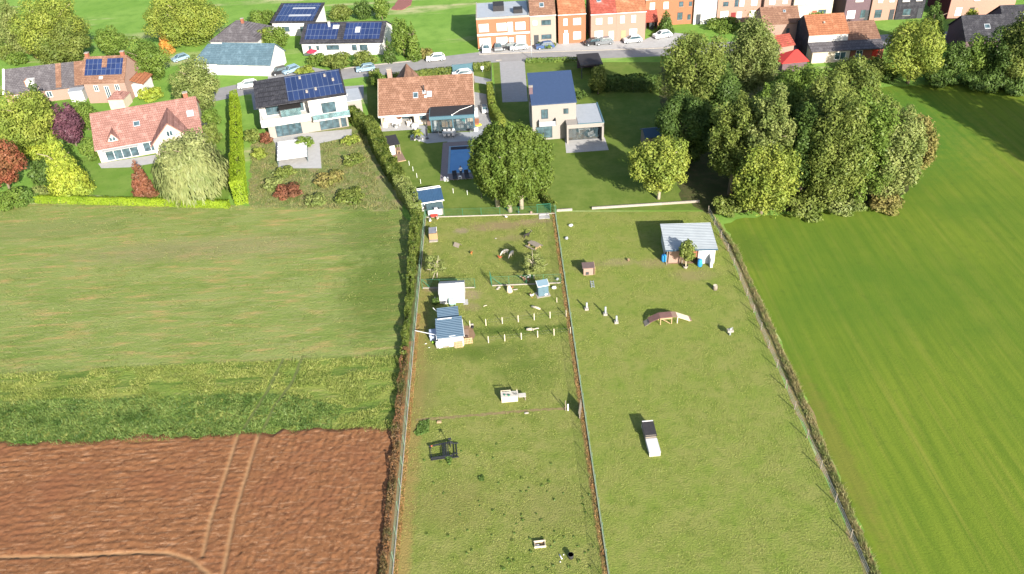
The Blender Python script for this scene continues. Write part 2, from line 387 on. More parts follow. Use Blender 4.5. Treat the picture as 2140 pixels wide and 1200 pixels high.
G_verge = ground('rough_verge', (0.137, 0.194, 0.037), [((0.216, 0.238, 0.058), .3, .45, .65, (.5, 2.2, 1), 1), ((0.065, 0.115, 0.020), .3, .48, .62, (.3, 2.8, 1), .9), ((0.274, 0.230, 0.108), .8, .56, .75, (.4, 2.5, 1), .6)], bmp=1.0, bscale=3, bdist=.3)
G_scrub = ground('scrub_ground', (.17, .18, .07), [((.11, .15, .04), .4, .42, .62, None, 1), ((.26, .19, .11), .6, .52, .7, None, .8)], bmp=.9, bscale=3, bdist=.2)
G_yard = ground('front_garden', (0.095, 0.170, 0.025), [((0.137, 0.205, 0.041), .3, .4, .65, None, 1), ((0.068, 0.130, 0.019), 1.2, .5, .7, None, .6)], bscale=5)
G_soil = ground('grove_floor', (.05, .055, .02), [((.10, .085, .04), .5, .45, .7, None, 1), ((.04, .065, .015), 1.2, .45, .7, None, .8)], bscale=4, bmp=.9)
G_straw = ground('dry_grass_strip', (.20, .16, .075), [((.13, .14, .04), .7, .42, .62, None, 1), ((.25, .14, .07), 1.5, .55, .72, None, .7)], bscale=6, bmp=.9)

XL, XR = -11.35, 6.5
big = MB(); big.poly([(-900, -200, 0), (900, -200, 0), (900, 1600, 0), (-900, 1600, 0)])
tag(big.build('ground', G_far), kind='structure')
fl = px((0, 425), (520, 430), (838, 440), (870, 480))
sheet('meadow', fl + [(-12.4, 66.5), (-70, 63), (-130, 62), (-130, 102)], .004, G_left, .25, 2)
sheet('verge', px((-60, 790), (300, 765), (560, 755), (850, 745)) + [(-12.3, 63.2)] + px((830, 898), (540, 906), (300, 918), (-60, 930)), .009, G_verge, .35, 3)
sheet('paddock', [(XL, 30), (XR, 30), (XR, 99.2), (XL, 99.6)], .006, G_pad)
gl = px((890, 455), (848, 400), (770, 250), (765, 165))
sheet('lawn', [(XL, 99.6)] + [gl[1]] + [gl[2], gl[3]] + px((840, 150), (1028, 126)) + px((1026, 200), (1040, 250), (1158, 440)) + [(XR, 99.2)], .007, G_garden)
nb = px((1480, 442), (1520, 520), (1660, 850), (1810, 1200))
sheet('neighbour_paddock', [(XR, 30), (XR, 99.2)] + nb + [(27.5, 30)], .005, G_npad)
sheet('neighbour_lawn', px((1165, 440), (1040, 250), (1030, 130), (1380, 130), (1480, 300), (1478, 440)), .0055, G_garden)
fr = px((1512, 470), (1560, 455), (1880, 430), (1930, 330), (1800, 185), (2140, 165), (2400, 150))
sheet('sown_field', px((1838, 1200), (1695, 860), (1545, 530)) + fr + [(190, 20), (30, 20)], .0045, G_field, .3, 5)
sheet('grass_strip', px((1480, 440), (1545, 530), (1695, 860), (1838, 1200)) + [(29, 30), (27.5, 30)] + px((1810, 1200), (1660, 850), (1520, 520)), .010, G_straw, .25, 6)
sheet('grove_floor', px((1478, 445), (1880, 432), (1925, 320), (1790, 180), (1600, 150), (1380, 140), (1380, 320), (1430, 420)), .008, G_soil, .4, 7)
sheet('scrub', px((525, 285), (745, 262), (768, 270), (800, 330), (845, 420), (846, 441), (520, 432)), .008, G_scrub, .4, 8)
sheet('front_lawn', px((75, 405), (480, 420), (480, 300), (430, 255), (190, 330), (140, 330), (60, 330)), .0065, G_yard, .3, 9)
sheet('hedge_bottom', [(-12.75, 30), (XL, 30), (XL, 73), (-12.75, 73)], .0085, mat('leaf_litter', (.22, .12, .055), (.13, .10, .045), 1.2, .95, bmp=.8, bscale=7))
sheet('hedge_bottom', [(-12.9, 73), (XL, 73), (XL, 99.5), (-12.9, 99.5)], .0086, mat('dark_soil', (.10, .10, .04), (.07, .085, .025), 1.2, .95, bmp=.8, bscale=7))  # darker green-brown soil along the ivy hedge
rutm = mat('rut_grass', (.075, .095, .026), (.11, .125, .035), 1.5, .95, bmp=.8, bscale=6)
for rp_ in (((592, 750), (560, 815), (535, 855), (508, 898)), ((634, 742), (610, 800), (572, 850), (550, 898))):
    sheet('tyre_track', wobble(ribbon0([Pxy(*q) for q in rp_], .34), .5, .07, 3), .0115, rutm)
# road with its kerb line
def ribbon(pts, wds):
    pts = [Vector(p) for p in pts]; l, r = [], []
    for i, p in enumerate(pts):
        d = (pts[min(i + 1, len(pts) - 1)] - pts[max(i - 1, 0)]).normalized(); n = Vector((-d.y, d.x))
        wd = wds if isinstance(wds, (int, float)) else wds[i]
        l.append(p + n * wd / 2); r.append(p - n * wd / 2)
    return [tuple(q) for q in l + r[::-1]]
road = px((330, 232), (430, 203), (520, 184), (620, 168), (740, 151), (860, 138), (1000, 121), (1120, 113), (1260, 110), (1420, 104), (1600, 96), (1900, 82), (2300, 62))
sheet('road', ribbon(road, 6.0), .012, M['asphalt'])
rowf = px((1000, 112), (1110, 97), (1345, 88), (1500, 60), (1720, 46), (2100, 30))
kb = MB()
kp = ribbon(px((620, 157), (740, 141), (870, 127)), .14); kb.slab(kp, 0, .12)
kp = ribbon(px((1036, 127), (1048, 126)), .2); kb.slab(kp, 0, .12)
kb.slab(ribbon(px((1001, 114.5), (1110, 110), (1345, 102.5), (1420, 99.5)), .2), 0, .12)
tag(kb.build('kerb', M['conc']), kind='structure')
sheet('pavement', px((1000, 113), (1345, 101), (1420, 98), (1440, 72), (1385, 66), (1345, 84), (1110, 92), (1001, 107)), .016, M['palepaver'])
sheet('driveway', px((1044, 128), (1096, 126), (1103, 212), (1050, 214)), .011, M['paver'])
sheet('side_path', px((990, 158), (1026, 166), (1024, 178), (990, 172)), .013, M['paver'])
sheet('side_yard', px((988, 192), (1016, 197), (1022, 245), (1030, 262), (1010, 285), (988, 280)), .013, M['paver'])
sheet('gate_forecourt', px((935, 152), (990, 143), (990, 175), (940, 175)), .013, M['palepaver'])
sheet('parking_area', px((560, 150), (640, 138), (700, 150), (620, 162), (560, 175)), .014, M['paver'])
sheet('forecourt', px((525, 195), (760, 178), (760, 205), (735, 215), (530, 230)), .010, M['paver'])

# ------------------------------------------------------------------ the ploughed field: a relief of clods and furrows
def vnoise(X, Y, seed, sx, sy):
    rs = np.random.RandomState(seed); n = 256; g = rs.rand(n, n)
    x = X / sx; y = Y / sy; xi = np.floor(x).astype(int); yi = np.floor(y).astype(int); fx = x - xi; fy = y - yi
    fx = fx * fx * (3 - 2 * fx); fy = fy * fy * (3 - 2 * fy)
    a = g[xi % n, yi % n]; b = g[(xi + 1) % n, yi % n]; c = g[xi % n, (yi + 1) % n]; d = g[(xi + 1) % n, (yi + 1) % n]
    return (a * (1 - fx) + b * fx) * (1 - fy) + (c * (1 - fx) + d * fx) * fy
trk = [[Pxy(*q) for q in t] for t in (((502, 897), (470, 1000), (440, 1090), (424, 1165)), ((546, 895), (520, 980), (490, 1080), (468, 1195), (460, 1230)), ((-60, 1168), (150, 1164), (300, 1157), (350, 1158), (400, 1172), (440, 1205), (470, 1240)))]
def trackdist(X, Y):
    d = np.full(X.shape, 99.0)
    for t in trk:
        for (x0, y0), (x1, y1) in zip(t[:-1], t[1:]):
            vx, vy = x1 - x0, y1 - y0; k = np.clip(((X - x0) * vx + (Y - y0) * vy) / (vx * vx + vy * vy), 0, 1)
            d = np.minimum(d, np.hypot(X - x0 - k * vx, Y - y0 - k * vy))
    return d
xs = np.arange(-62, -12.4, .13); ys = np.arange(36, 67.5, .13)
X, Y = np.meshgrid(xs, ys)
split = np.array([Pxy(546, 895)[0], Pxy(460, 1230)[0]]); yy = np.array([Pxy(546, 895)[1], Pxy(460, 1230)[1]])
xs_ = np.interp(Y, yy[::-1], split[::-1])
left = 1 / (1 + np.exp((X - xs_) * 2.5))
td = trackdist(X, Y); tw = np.clip(1.2 - td / .24, 0, 1)
hl = vnoise(X + 200, Y + 200, 1, 1.3, .26) * .035 + vnoise(X + 200, Y + 200, 2, .45, .2) * .065 + vnoise(X + 200, Y + 200, 9, .2, .17) * .06 + .012 * np.sin(Y * 2 * PI / .75 + 5 * vnoise(X + 90, Y + 100, 8, 6, 3))
hr = vnoise(X + 200, Y + 200, 3, 0.26, .9) * .05 + vnoise(X + 200, Y + 200, 4, .24, .3) * .08 + vnoise(X + 200, Y + 200, 10, .17, .17) * .06 + .012 * np.sin(X * 2 * PI / .8)
Z = (hl * left + hr * (1 - left)) * (1 - .8 * tw) + .10 - .05 * tw
edge = np.interp(X, [Pxy(-60, 928)[0], Pxy(300, 914)[0], Pxy(540, 903)[0], Pxy(830, 893)[0]], [Pxy(-60, 928)[1], Pxy(300, 914)[1], Pxy(540, 903)[1], Pxy(830, 893)[1]])
edge = edge + .25 + (vnoise(X + 50, X * 0 + 9.5, 12, 1.1, 1) - .5) * 1.2
fd_ = np.clip((edge - Y) / .7, 0, 1); Z = Z * fd_ - .03 * (1 - fd_); Z = np.where(Y > edge, -.05, Z)
me = bpy.data.meshes.new('ploughed_field')
ny, nx = X.shape
idx = np.arange(ny * nx).reshape(ny, nx)
F = np.stack([idx[:-1, :-1], idx[:-1, 1:], idx[1:, 1:], idx[1:, :-1]], -1).reshape(-1, 4)
m, ntp, bs = newmat('ploughed_soil'); v = coords(ntp)
att = N(ntp, 'ShaderNodeAttribute', attribute_name='wheel_track')
c = mixc(ntp, noise(ntp, v, 1.1, 5, .65, .35, .65), (.185, .085, .039), (.145, .066, .031))
c = mixc(ntp, noise(ntp, v, 3.5, 5, .7, .56, .74), c, (.27, .155, .09))
c = mixc(ntp, noise(ntp, v, 1.0, 5, .7, .54, .72, (.6, 3.5, 1)), c, (.29, .17, .10))
c = mixc(ntp, noise(ntp, v, 2.2, 4, .7, .56, .74), c, (.09, .035, .017))
c = mixc(ntp, noise(ntp, v, .12, 4, .6, .5, .7), c, (.16, .068, .034))
c = mixc(ntp, att.outputs['Fac'], c, (.26, .155, .08))
ntp.links.new(c, bs.inputs['Base Color']); bs.inputs['Roughness'].default_value = 1; bs.inputs['Specular IOR Level'].default_value = .05
bump(ntp, bs, noise(ntp, v, 9, 4, .7), .6, .06)
pf = mesh_np('ploughed_field', np.stack([X, Y, Z], -1).reshape(-1, 3), F, m, smooth=True)
at = pf.data.attributes.new('wheel_track', 'FLOAT', 'POINT'); at.data.foreach_set('value', (np.clip(tw, 0, 1) * (.55 + .45 * vnoise(X + 60, Y + 60, 6, .5, .9))).ravel().astype(np.float32))
tag(pf, kind='structure')

# ------------------------------------------------------------------ foliage
def quads(c, nrm, size, aspect, rs, up=None):
    n = len(c); t = rs.normal(size=(n, 3)) if up is None else up + rs.normal(size=(n, 3)) * .25
    t -= nrm * (t * nrm).sum(1, keepdims=True); t /= np.linalg.norm(t, axis=1, keepdims=True) + 1e-9
    b = np.cross(nrm, t); s = size[:, None]
    V = np.stack([c - t * s - b * s * aspect * .35, c - t * s * .1 - b * s * aspect + nrm * s * .15, c + t * s + b * s * aspect * .2, c + t * s * .1 + b * s * aspect + nrm * s * .15], 1).reshape(-1, 3)
    return V, np.arange(4 * n).reshape(n, 4)
def crown_pts(blobs, n, rs, shell=.6, upb=.25):
    B = np.array(blobs, float); area = (B[:, 3] * B[:, 4] + B[:, 4] * B[:, 5] + B[:, 3] * B[:, 5]); p = area / area.sum()
    k = rs.choice(len(B), n, p=p); d = rs.normal(size=(n, 3)); d /= np.linalg.norm(d, axis=1, keepdims=True)
    r = shell + (1 - shell) * rs.rand(n) ** .6
    c = B[k, :3] + d * B[k, 3:6] * r[:, None]
    nr = d * 1.0 + rs.normal(size=(n, 3)) * .42 + np.array([0, 0, upb]); nr /= np.linalg.norm(nr, axis=1, keepdims=True)
    return c, nr
def lumpy(c, R, k, rs, sub=.42, core=True, cf=.72):
    """a crown as a core and k lesser lobes about its surface"""
    out = [[c[0], c[1], c[2], R[0] * cf, R[1] * cf, R[2] * cf]] if core else []
    for i in range(k):
        z = 1 - 2 * (i + .5) / k; ph = i * 2.39996 + rs.rand() * .8; q = math.sqrt(max(0, 1 - z * z))
        f = (.62 + .2 * rs.rand()) * (1 + .5 * max(0, .3 - sub)); s = sub * (.7 + .6 * rs.rand())
        out.append([c[0] + R[0] * f * q * math.cos(ph), c[1] + R[1] * f * q * math.sin(ph), c[2] + R[2] * f * z, R[0] * s, R[1] * s, R[2] * s])
    return out
LEAF = {
 'plane': leafmat('plane_leaves', (.070, .118, .018), (.135, .195, .038), (.115, .155, .030), .5),
 'yellowgreen': leafmat('yellow_green_leaves', (0.189, 0.241, 0.037), (0.291, 0.320, 0.065), (0.146, 0.204, 0.037), .3),
 'lime': leafmat('lime_leaves', (0.248, 0.306, 0.032), (0.364, 0.393, 0.058), (0.204, 0.277, 0.044), .4),
 'mid': leafmat('mid_green_leaves', (0.109, 0.178, 0.028), (0.184, 0.247, 0.052), (0.081, 0.138, 0.025), .35),
 'dark': leafmat('dark_green_leaves', (0.063, 0.115, 0.025), (0.115, 0.172, 0.040), (0.048, 0.083, 0.021), .35),
 'olive': leafmat('olive_leaves', (0.127, 0.167, 0.034), (0.213, 0.247, 0.063), (0.092, 0.132, 0.028), .3),
 'grey': leafmat('grey_green_leaves', (0.161, 0.201, 0.057), (0.259, 0.287, 0.098), (0.115, 0.161, 0.040), .35),
 'willow': leafmat('willow_leaves', (.20, .23, .085), (.27, .29, .12), (.16, .20, .07), .5),
 'brownish': leafmat('brownish_leaves', (0.201, 0.172, 0.057), (0.270, 0.230, 0.081), (0.161, 0.178, 0.046), .4),
 'orange': leafmat('orange_leaves', (0.466, 0.218, 0.044), (0.553, 0.291, 0.073), (0.320, 0.218, 0.058), .5),
 'redleaf': leafmat('red_leaves', (.25, .07, .045), (.30, .12, .065), (.15, .10, .04), .5),
 'rust': leafmat('rust_leaves', (.185, .07, .045), (.235, .10, .055), (.14, .075, .04), .5),
 'purple': leafmat('purple_leaves', (0.110, 0.044, 0.065), (0.175, 0.081, 0.102), (0.073, 0.037, 0.052), .5),
 'hedge': leafmat('hedge_leaves', (.085, .125, .020), (.185, .215, .05), (.05, .085, .016), .9),
 'conifer': leafmat('conifer_leaves', (0.189, 0.277, 0.018), (0.262, 0.342, 0.029), (0.146, 0.233, 0.018), .4),
 'dryleaf': leafmat('dry_leaves', (.30, .15, .06), (.17, .105, .07), (.085, .095, .035), .55),
 'drygrass': leafmat('dry_grass_blades', (.30, .29, .13), (.27, .21, .10), (.18, .23, .07), .8),
 'grassblade': leafmat('long_grass_blades', (0.160, 0.218, 0.044), (0.277, 0.291, 0.081), (0.102, 0.153, 0.029), .3),
 'palegrass': leafmat('pale_meadow_blades', (.17, .20, .06), (.24, .225, .09), (.12, .165, .035), .2),
 'vergeblade': leafmat('verge_blades', (0.216, 0.270, 0.060), (0.336, 0.348, 0.108), (0.144, 0.198, 0.042), .35),
 'padblade': leafmat('paddock_blades', (.25, .29, .07), (.33, .33, .11), (.18, .24, .05), .8),
 'weedblade': leafmat('weed_blades', (.11, .19, .045), (.22, .28, .08), (.07, .13, .03), .5),
 'scrubblade': leafmat('scrub_blades', (.17, .19, .06), (.26, .22, .10), (.12, .16, .04), .7),
 'strawrust': leafmat('rusty_straw', (.40, .24, .10), (.34, .17, .07), (.36, .28, .11), .8),
 'weed': leafmat('weed_leaves', (.075, .14, .028), (.12, .19, .045), None),
}
rsG = np.random.RandomState(5)
def limb_tree(mb, b, h, r, rs, k=5, spread=.5, top=None, z0=.35):
    top = top or h
    mb.tube([b, b + Vector((.03 * h * rs.normal(), .03 * h * rs.normal(), h * .45)), b + Vector((.04 * h * rs.normal(), .04 * h * rs.normal(), top * .8))], [r, r * .7, r * .2], 7)
    for i in range(k):
        a = 2 * PI * (i + rs.rand() * .6) / k; z = h * (z0 + .25 * rs.rand()); L = spread * (.7 + .5 * rs.rand())
        p0 = b + Vector((0, 0, z)); p2 = p0 + Vector((L * math.cos(a), L * math.sin(a), L * .7 + .1 * h))
        mb.tube([p0, p0.lerp(p2, .5) + Vector((0, 0, .06 * h)), p2], [r * .45, r * .3, r * .1], 5)
def tree(name, label, base, kind, leaf, ytop=None, h=None, wpx=None, R=None, cbot=.22, bark='bark', n=None, ls=.18, seed=None, group=None, cat='tree', lobes=14, off=(0, 0), sub=.42, z0=.35):
    """base is a pixel (or a Vector); the crown is wpx wide in the photograph and tops out at ytop"""
    b = base if isinstance(base, Vector) else P(*base)
    if h is None: h = hgt(b, ytop)
    if R is None: R = wpx * (b - CAM).dot(_f) / FPX / 2
    seed = seed if seed is not None else (abs(hash((round(b.x, 1), round(b.y, 1)))) % 9999)
    rs = np.random.RandomState(seed)
    t = thing(name, label, cat, b, 0, group)
    O = Vector((0, 0, 0)); zc = h * (1 + cbot) / 2; rz = h * (1 - cbot) / 2
    c = (off[0], off[1], zc)
    tr = MB()
    if kind == 'round':
        bl = lumpy(c, (R, R, rz), lobes, rs, sub, True, .72 if sub > .25 else .8)
    elif kind == 'cone':
        bl = []
        for i in range(9):
            f = i / 8; q = R * (1 - f) ** .8 * .75 + .12 * R; zz = h * cbot + (h * (1 - cbot)) * f * .93
            for j in range(5 if i < 6 else 2):
                a = j * 2.4 + i; dd = q * .55
                bl.append([dd * math.cos(a), dd * math.sin(a), zz, q * .6, q * .6, h * .085])
    elif kind == 'tall':
        bl = []
        for i in range(9):
            f = i / 8; q = R * (math.sin(PI * (.12 + .8 * f)) ** .7); zz = h * cbot + h * (1 - cbot) * f * .94
            for j in range(4):
                a = j * 1.7 + i * 1.1; dd = q * .5 * (.6 + .8 * rs.rand())
                bl.append([dd * math.cos(a), dd * math.sin(a), zz + rs.normal() * .04 * h, q * .5, q * .5, h * .10])
    elif kind == 'wisp':
        bl = [[c[0], c[1], zc - rz * .15, R * .5, R * .5, rz * .72]]
        for i in range(lobes * 3):
            z = 1 - 1.85 * (i + .5) / (lobes * 3); ph = i * 2.39996 + rs.rand(); q = math.sqrt(max(0, 1 - z * z)); f = .5 + .42 * rs.rand(); s = .10 + .13 * rs.rand()
            bl.append([c[0] + R * f * q * math.cos(ph), c[1] + R * f * q * math.sin(ph), zc + rz * (.82 * z * (f + .25) + .06 * rs.normal()), R * s, R * s, R * s * (1.3 + 1.1 * rs.rand())])
    elif kind == 'willow':
        bl = lumpy((0, 0, h * .72), (R * .85, R * .85, h * .27), 12, rs, .45)
    if kind == 'sparse':
        bl = lumpy(c, (R, R, rz), lobes, rs, .36, core=False)
    area = sum(4 * PI * ((q[3] * q[4] + q[3] * q[5] + q[4] * q[5]) / 3) for q in bl)
    if n is None: n = int(min(24000, max(500, area * (.85 if kind != 'sparse' else .3) / (1.5 * ls * ls))))
    cc, nr = crown_pts(bl, n, rs, .3 if kind in ('sparse', 'wisp') else .55)
    cc = cc + rs.normal(size=cc.shape) * (min(.35, R * .07) if kind in ('wisp', 'tall') else min(.12, R * .03))
    V, F = quads(cc, nr, ls * (.6 + .8 * rs.rand(n)), .62, rs)
    if kind == 'willow':
        k = int(n * .9); a = rs.rand(k) * 2 * PI; q = R * (.55 + .5 * rs.rand(k)); top_ = h * (.85 - .35 * (q / R) ** 2 + .06 * rs.normal(size=k))
        ln = top_ * (.35 + .55 * rs.rand(k)); zz = top_ - ln * rs.rand(k); s2 = .55 * (.6 + .7 * rs.rand(k))
        strand = np.round(a * 22) / 22
        c2 = np.stack([q * np.cos(strand + rs.normal(size=k) * .012), q * np.sin(strand + rs.normal(size=k) * .012), np.maximum(zz, .4)], 1)
        n2 = np.stack([np.cos(a), np.sin(a), .35 * np.ones(k)], 1) + rs.normal(size=(k, 3)) * .3; n2 /= np.linalg.norm(n2, axis=1, keepdims=True)
        V2, F2 = quads(c2, n2, s2, .22, rs, up=np.array([0, 0, -1.0]))
        F = np.vstack([F, F2 + len(V)]); V = np.vstack([V, V2])
    V = V[:]; V[:, 2] = np.maximum(V[:, 2], .03)
    limb_tree(tr, O, h, max(.07, min(.4, h * .028)), rs, 6 if kind != 'sparse' else 9, R * .6, h * .9, z0)
    if kind == 'sparse':
        for q in bl:
            for _ in range(2):
                p1 = Vector((q[0], q[1], q[2])) + Vector(rs.normal(size=3) * .3 * R); tr.tube([Vector((0, 0, h * .4)), p1 * .6 + Vector((0, 0, .12 * h)), p1], [.05, .03, .012], 4)
    tr.build('trunk', M[bark], t, smooth=True)
    mesh_np('crown', V, F, LEAF[leaf], t)
    return t
def leafmass(name, pts_c, pts_n, leaf, ls, rs, parent=None):
    V, F = quads(pts_c, pts_n, ls * (.6 + .8 * rs.rand(len(pts_c))), .62, rs)
    V[:, 2] = np.maximum(V[:, 2], .02)
    return mesh_np(name, V, F, LEAF[leaf], parent)
def hedge(name, label, pts, wd, h, leaf, ls=.16, dens=40, seed=1, jag=.12, cat='hedge', group=None, core=None):
    """pts on the ground; wd and h may be lists. A clipped or loose hedge, with its stems inside"""
    rs = np.random.RandomState(seed); pts = [Vector((p[0], p[1], 0)) for p in pts]
    wds = wd if isinstance(wd, (list, tuple)) else [wd] * len(pts); hs = h if isinstance(h, (list, tuple)) else [h] * len(pts)
    C, Nn, st = [], [], []
    for i in range(len(pts) - 1):
        a, b = pts[i], pts[i + 1]; L = (b - a).length; d = (b - a) / L; nn = Vector((-d.y, d.x, 0))
        per = 2 * hs[i] + wds[i]; n = int(L * per * dens)
        u = rs.rand(n); s = rs.rand(n); w_ = wds[i] + (wds[i + 1] - wds[i]) * u; h_ = hs[i] + (hs[i + 1] - hs[i]) * u
        bulge = 1 + jag * 2 * (vnoise(u * L + 31 * i + 100, s * 6 + 40, seed, 1.1, 1.3) - .5)
        side = s * (2 * h_ + w_); lat = np.where(side < h_, -w_ / 2, np.where(side > h_ + w_, w_ / 2, side - h_ - w_ / 2)); z = np.where(side < h_, side, np.where(side > h_ + w_, 2 * h_ + w_ - side, h_))
        lat = lat * bulge * (1 - .25 * rs.rand(n)); z = z * (bulge * (1 - .06 * rs.rand(n)))
        c = np.array(a)[None] + np.array(d)[None] * (u * L)[:, None] + np.array(nn)[None] * lat[:, None]; c[:, 2] = z + .02
        nr = np.array(nn)[None] * (lat / (w_ / 2))[:, None] * .8 + np.array([0, 0, 1.0])[None] * (z / h_ * .8)[:, None] + rs.normal(size=(n, 3)) * jag * 3.5
        nr /= np.linalg.norm(nr, axis=1, keepdims=True) + 1e-9
        C.append(c); Nn.append(nr)
        for k in range(max(1, int(L / 1.7))):
            q = a + d * ((k + .5) / max(1, int(L / 1.7)) * L); st.append((q, hs[i] * .85))
        # ends
        for e, sg in ((a, -1), (b, 1)):
            if (i == 0 and sg < 0) or (i == len(pts) - 2 and sg > 0):
                hh = hs[0] if sg < 0 else hs[-1]; ww = wds[0] if sg < 0 else wds[-1]; k = int(hh * ww * dens)
                c = np.array(e)[None] + np.array(nn)[None] * ((rs.rand(k) - .5) * ww)[:, None]; c[:, 2] = rs.rand(k) * hh
                nr = np.array(d)[None] * sg + rs.normal(size=(k, 3)) * .4; nr /= np.linalg.norm(nr, axis=1, keepdims=True); C.append(c); Nn.append(nr)
    C = np.vstack(C); Nn = np.vstack(Nn); o = pts[0]
    t = thing(name, label, cat, o, 0, group)
    for q, k in st: MB().tube([q - o, q - o + Vector((.05, .03, k))], [.04, .015], 5).build('stem', M['bark'], t)
    C[:, 0] -= o.x; C[:, 1] -= o.y
    leafmass('foliage', C, Nn, leaf, ls, rs, t)
    return t
def bush(name, label, base, wpx, h, leaf, ls=.18, n=None, seed=1, group=None, cat='bush', ry=1.0):
    b = P(*base); R = wpx * (b - CAM).dot(_f) / FPX / 2; rs = np.random.RandomState(seed)
    t = thing(name, label, cat, b, 0, group)
    bl = lumpy((0, 0, h * .48), (R, R * ry, h * .52), 9, rs, .45)
    n = n or int(min(9000, 4 * PI * (R * R + 2 * R * h * .5) / 3 * 2.2 / (1.5 * ls * ls)))
    c, nr = crown_pts(bl, n, rs); c[:, 2] = np.abs(c[:, 2]) + .03
    st = MB()
    for k in range(5):
        a = k * 1.3; st.tube([(.08 * math.cos(a), .08 * math.sin(a), 0), (R * .5 * math.cos(a), R * .5 * math.sin(a), h * .6)], [.035, .012], 5)
    st.build('stems', M['bark'], t)
    leafmass('foliage', c, nr, leaf, ls, rs, t)
    return t
def blades(name, pts, hgts, leaf, rs, wd=.05, lean=.35, label=None):
    """upright blades: thin triangles"""
    n = len(pts); a = rs.rand(n) * 2 * PI; e = np.stack([np.cos(a), np.sin(a), np.zeros(n)], 1) * wd
    tip = pts + np.stack([rs.normal(size=n) * lean, rs.normal(size=n) * lean, np.ones(n)], 1) * hgts[:, None]
    V = np.stack([pts - e, pts + e, tip], 1).reshape(-1, 3)
    return tag(mesh_np(name, V, np.arange(3 * n).reshape(n, 3), LEAF[leaf]), label, None, None, 'stuff')
def inpoly(x, y, poly):
    r = np.zeros(len(x), bool); n = len(poly)
    for i in range(n):
        x0, y0 = poly[i]; x1, y1 = poly[(i + 1) % n]
        c = ((y0 > y) != (y1 > y)) & (x < (x1 - x0) * (y - y0) / (y1 - y0 + 1e-12) + x0); r ^= c
    return r
def scatter(poly, n, rs):
    p = np.array(poly); x = rs.uniform(p[:, 0].min(), p[:, 0].max(), n); y = rs.uniform(p[:, 1].min(), p[:, 1].max(), n); k = inpoly(x, y, poly)
    return np.stack([x[k], y[k], np.full(k.sum(), .005)], 1)

# ------------------------------------------------------------------ trees, hedges, rough growth
GR = 'trees of the grove beside the sown field'
# three planes in the garden
for i, (q, hh, rr, of, lb) in enumerate((((1040, 431), 12.2, 3.9, (.2, 1.2), 'dense green tree with pale trunk, leftmost of the three by the garden end'),
                                  ((1066, 442), 13.4, 4.6, (.1, .8), 'dense green tree with pale trunk, middle of the three by the garden end'),
                                  ((1090, 436), 12.6, 4.2, (.5, 1.0), 'dense green tree with pale trunk, rightmost of the three by the garden end'))):
    tree('plane_tree', lb, q, 'round', 'plane', h=hh, R=rr * 1.06, cbot=.05, bark='palebark', n=24000, ls=.165, seed=11 + i, lobes=95, off=of, sub=.17, z0=.3)
tree('broadleaf_tree', 'yellowing broadleaf tree standing alone on the neighbour lawn', (1376, 416), 'round', 'yellowgreen', ytop=288, wpx=132, cbot=.2, bark='palebark', ls=.17, seed=21, lobes=40, sub=.24)
tree('fruit_tree', 'small pale willowy tree by the left fence of the paddock', (913, 580), 'sparse', 'grey', h=3.1, wpx=44, cbot=.28, bark='palebark', ls=.10, n=1500, seed=3)
tree('fruit_tree', 'small gnarled orchard tree with forked pale trunk above the goats', (1116, 583), 'sparse', 'grey', h=3.8, wpx=54, cbot=.25, bark='palebark', ls=.085, n=5200, seed=4, lobes=16)
tree('fruit_tree', 'small round tree in front of the white stable', (1433, 562), 'round', 'olive', h=4.0, wpx=36, cbot=.35, bark='palebark', ls=.15, seed=6)
# the grove
for a in (
 ((1440, 292), 'round', 'olive', 58, 142, .25, 'tall spreading tree at the street corner of the grove'),
 ((1557, 236), 'wisp', 'grey', 44, 118, .2, 'thin greyish half bare tree in front of the brick annexe'),
 ((1425, 345), 'round', 'dark', 195, 118, .1, 'dark green tree in shade beside the neighbour lawn'),
 ((1655, 300), 'round', 'mid', 133, 140, .2, 'green bushy tree below the red shed roof'),
 ((1752, 290), 'round', 'olive', 122, 140, .2, 'green bushy tree below the white walled house'),
 ((1590, 425), 'wisp', 'grey', 182, 96, .1, 'tall silvery poplar rising from the middle of the grove'),
 ((1590, 447), 'wisp', 'yellowgreen', 310, 132, .08, 'yellow green drooping tree at the front of the grove'),
 ((1525, 405), 'wisp', 'olive', 200, 104, .12, 'shaded dull green tree left of the silvery poplar'),
 ((1725, 432), 'round', 'olive', 188, 140, .05, 'tall olive willow in the right half of the grove'),
 ((1790, 428), 'wisp', 'mid', 192, 120, .05, 'tall mid green willow in the right half of the grove'),
 ((1845, 425), 'round', 'grey', 225, 120, .06, 'pale grey green willow at the right front of the grove'),
 ((1885, 380), 'wisp', 'brownish', 240, 96, .1, 'brownish willow at the right edge of the grove'),
 ((1665, 420), 'wisp', 'dark', 225, 100, .1, 'dark tree filling the centre of the grove'),
 ((1490, 300), 'round', 'dark', 130, 110, .12, 'dark green tree at the back of the grove'),
 ((1600, 330), 'round', 'mid', 168, 100, .1, 'mid green tree behind the silvery poplar'),
 ((1700, 372), 'round', 'olive', 160, 120, .1, 'olive tree behind the tall willows of the grove'),
 ((1815, 350), 'round', 'olive', 200, 110, .1, 'olive tree on the field side of the grove'),
):
    tree('grove_tree', a[6], a[0], a[1], a[2], ytop=a[3], wpx=a[4], cbot=a[5], ls=.17, group=GR, lobes=34, sub=.27, n=22000)
for i, (q, wp, hh, lf, lb) in enumerate((((1520, 446), 60, 2.2, 'olive', 'low olive bush at the left foot of the grove'), ((1680, 444), 90, 2.2, 'olive', 'wide low bush at the foot of the grove below the dark tree'),
                                         ((1765, 440), 80, 2.0, 'grey', 'low grey bush at the foot of the tall willows'), ((1850, 436), 70, 1.8, 'brownish', 'low brownish bush at the right foot of the grove'))):
    bush('bush', lb, q, wp, hh, lf, .2, seed=i + 3, group='bushes along the grove edge')
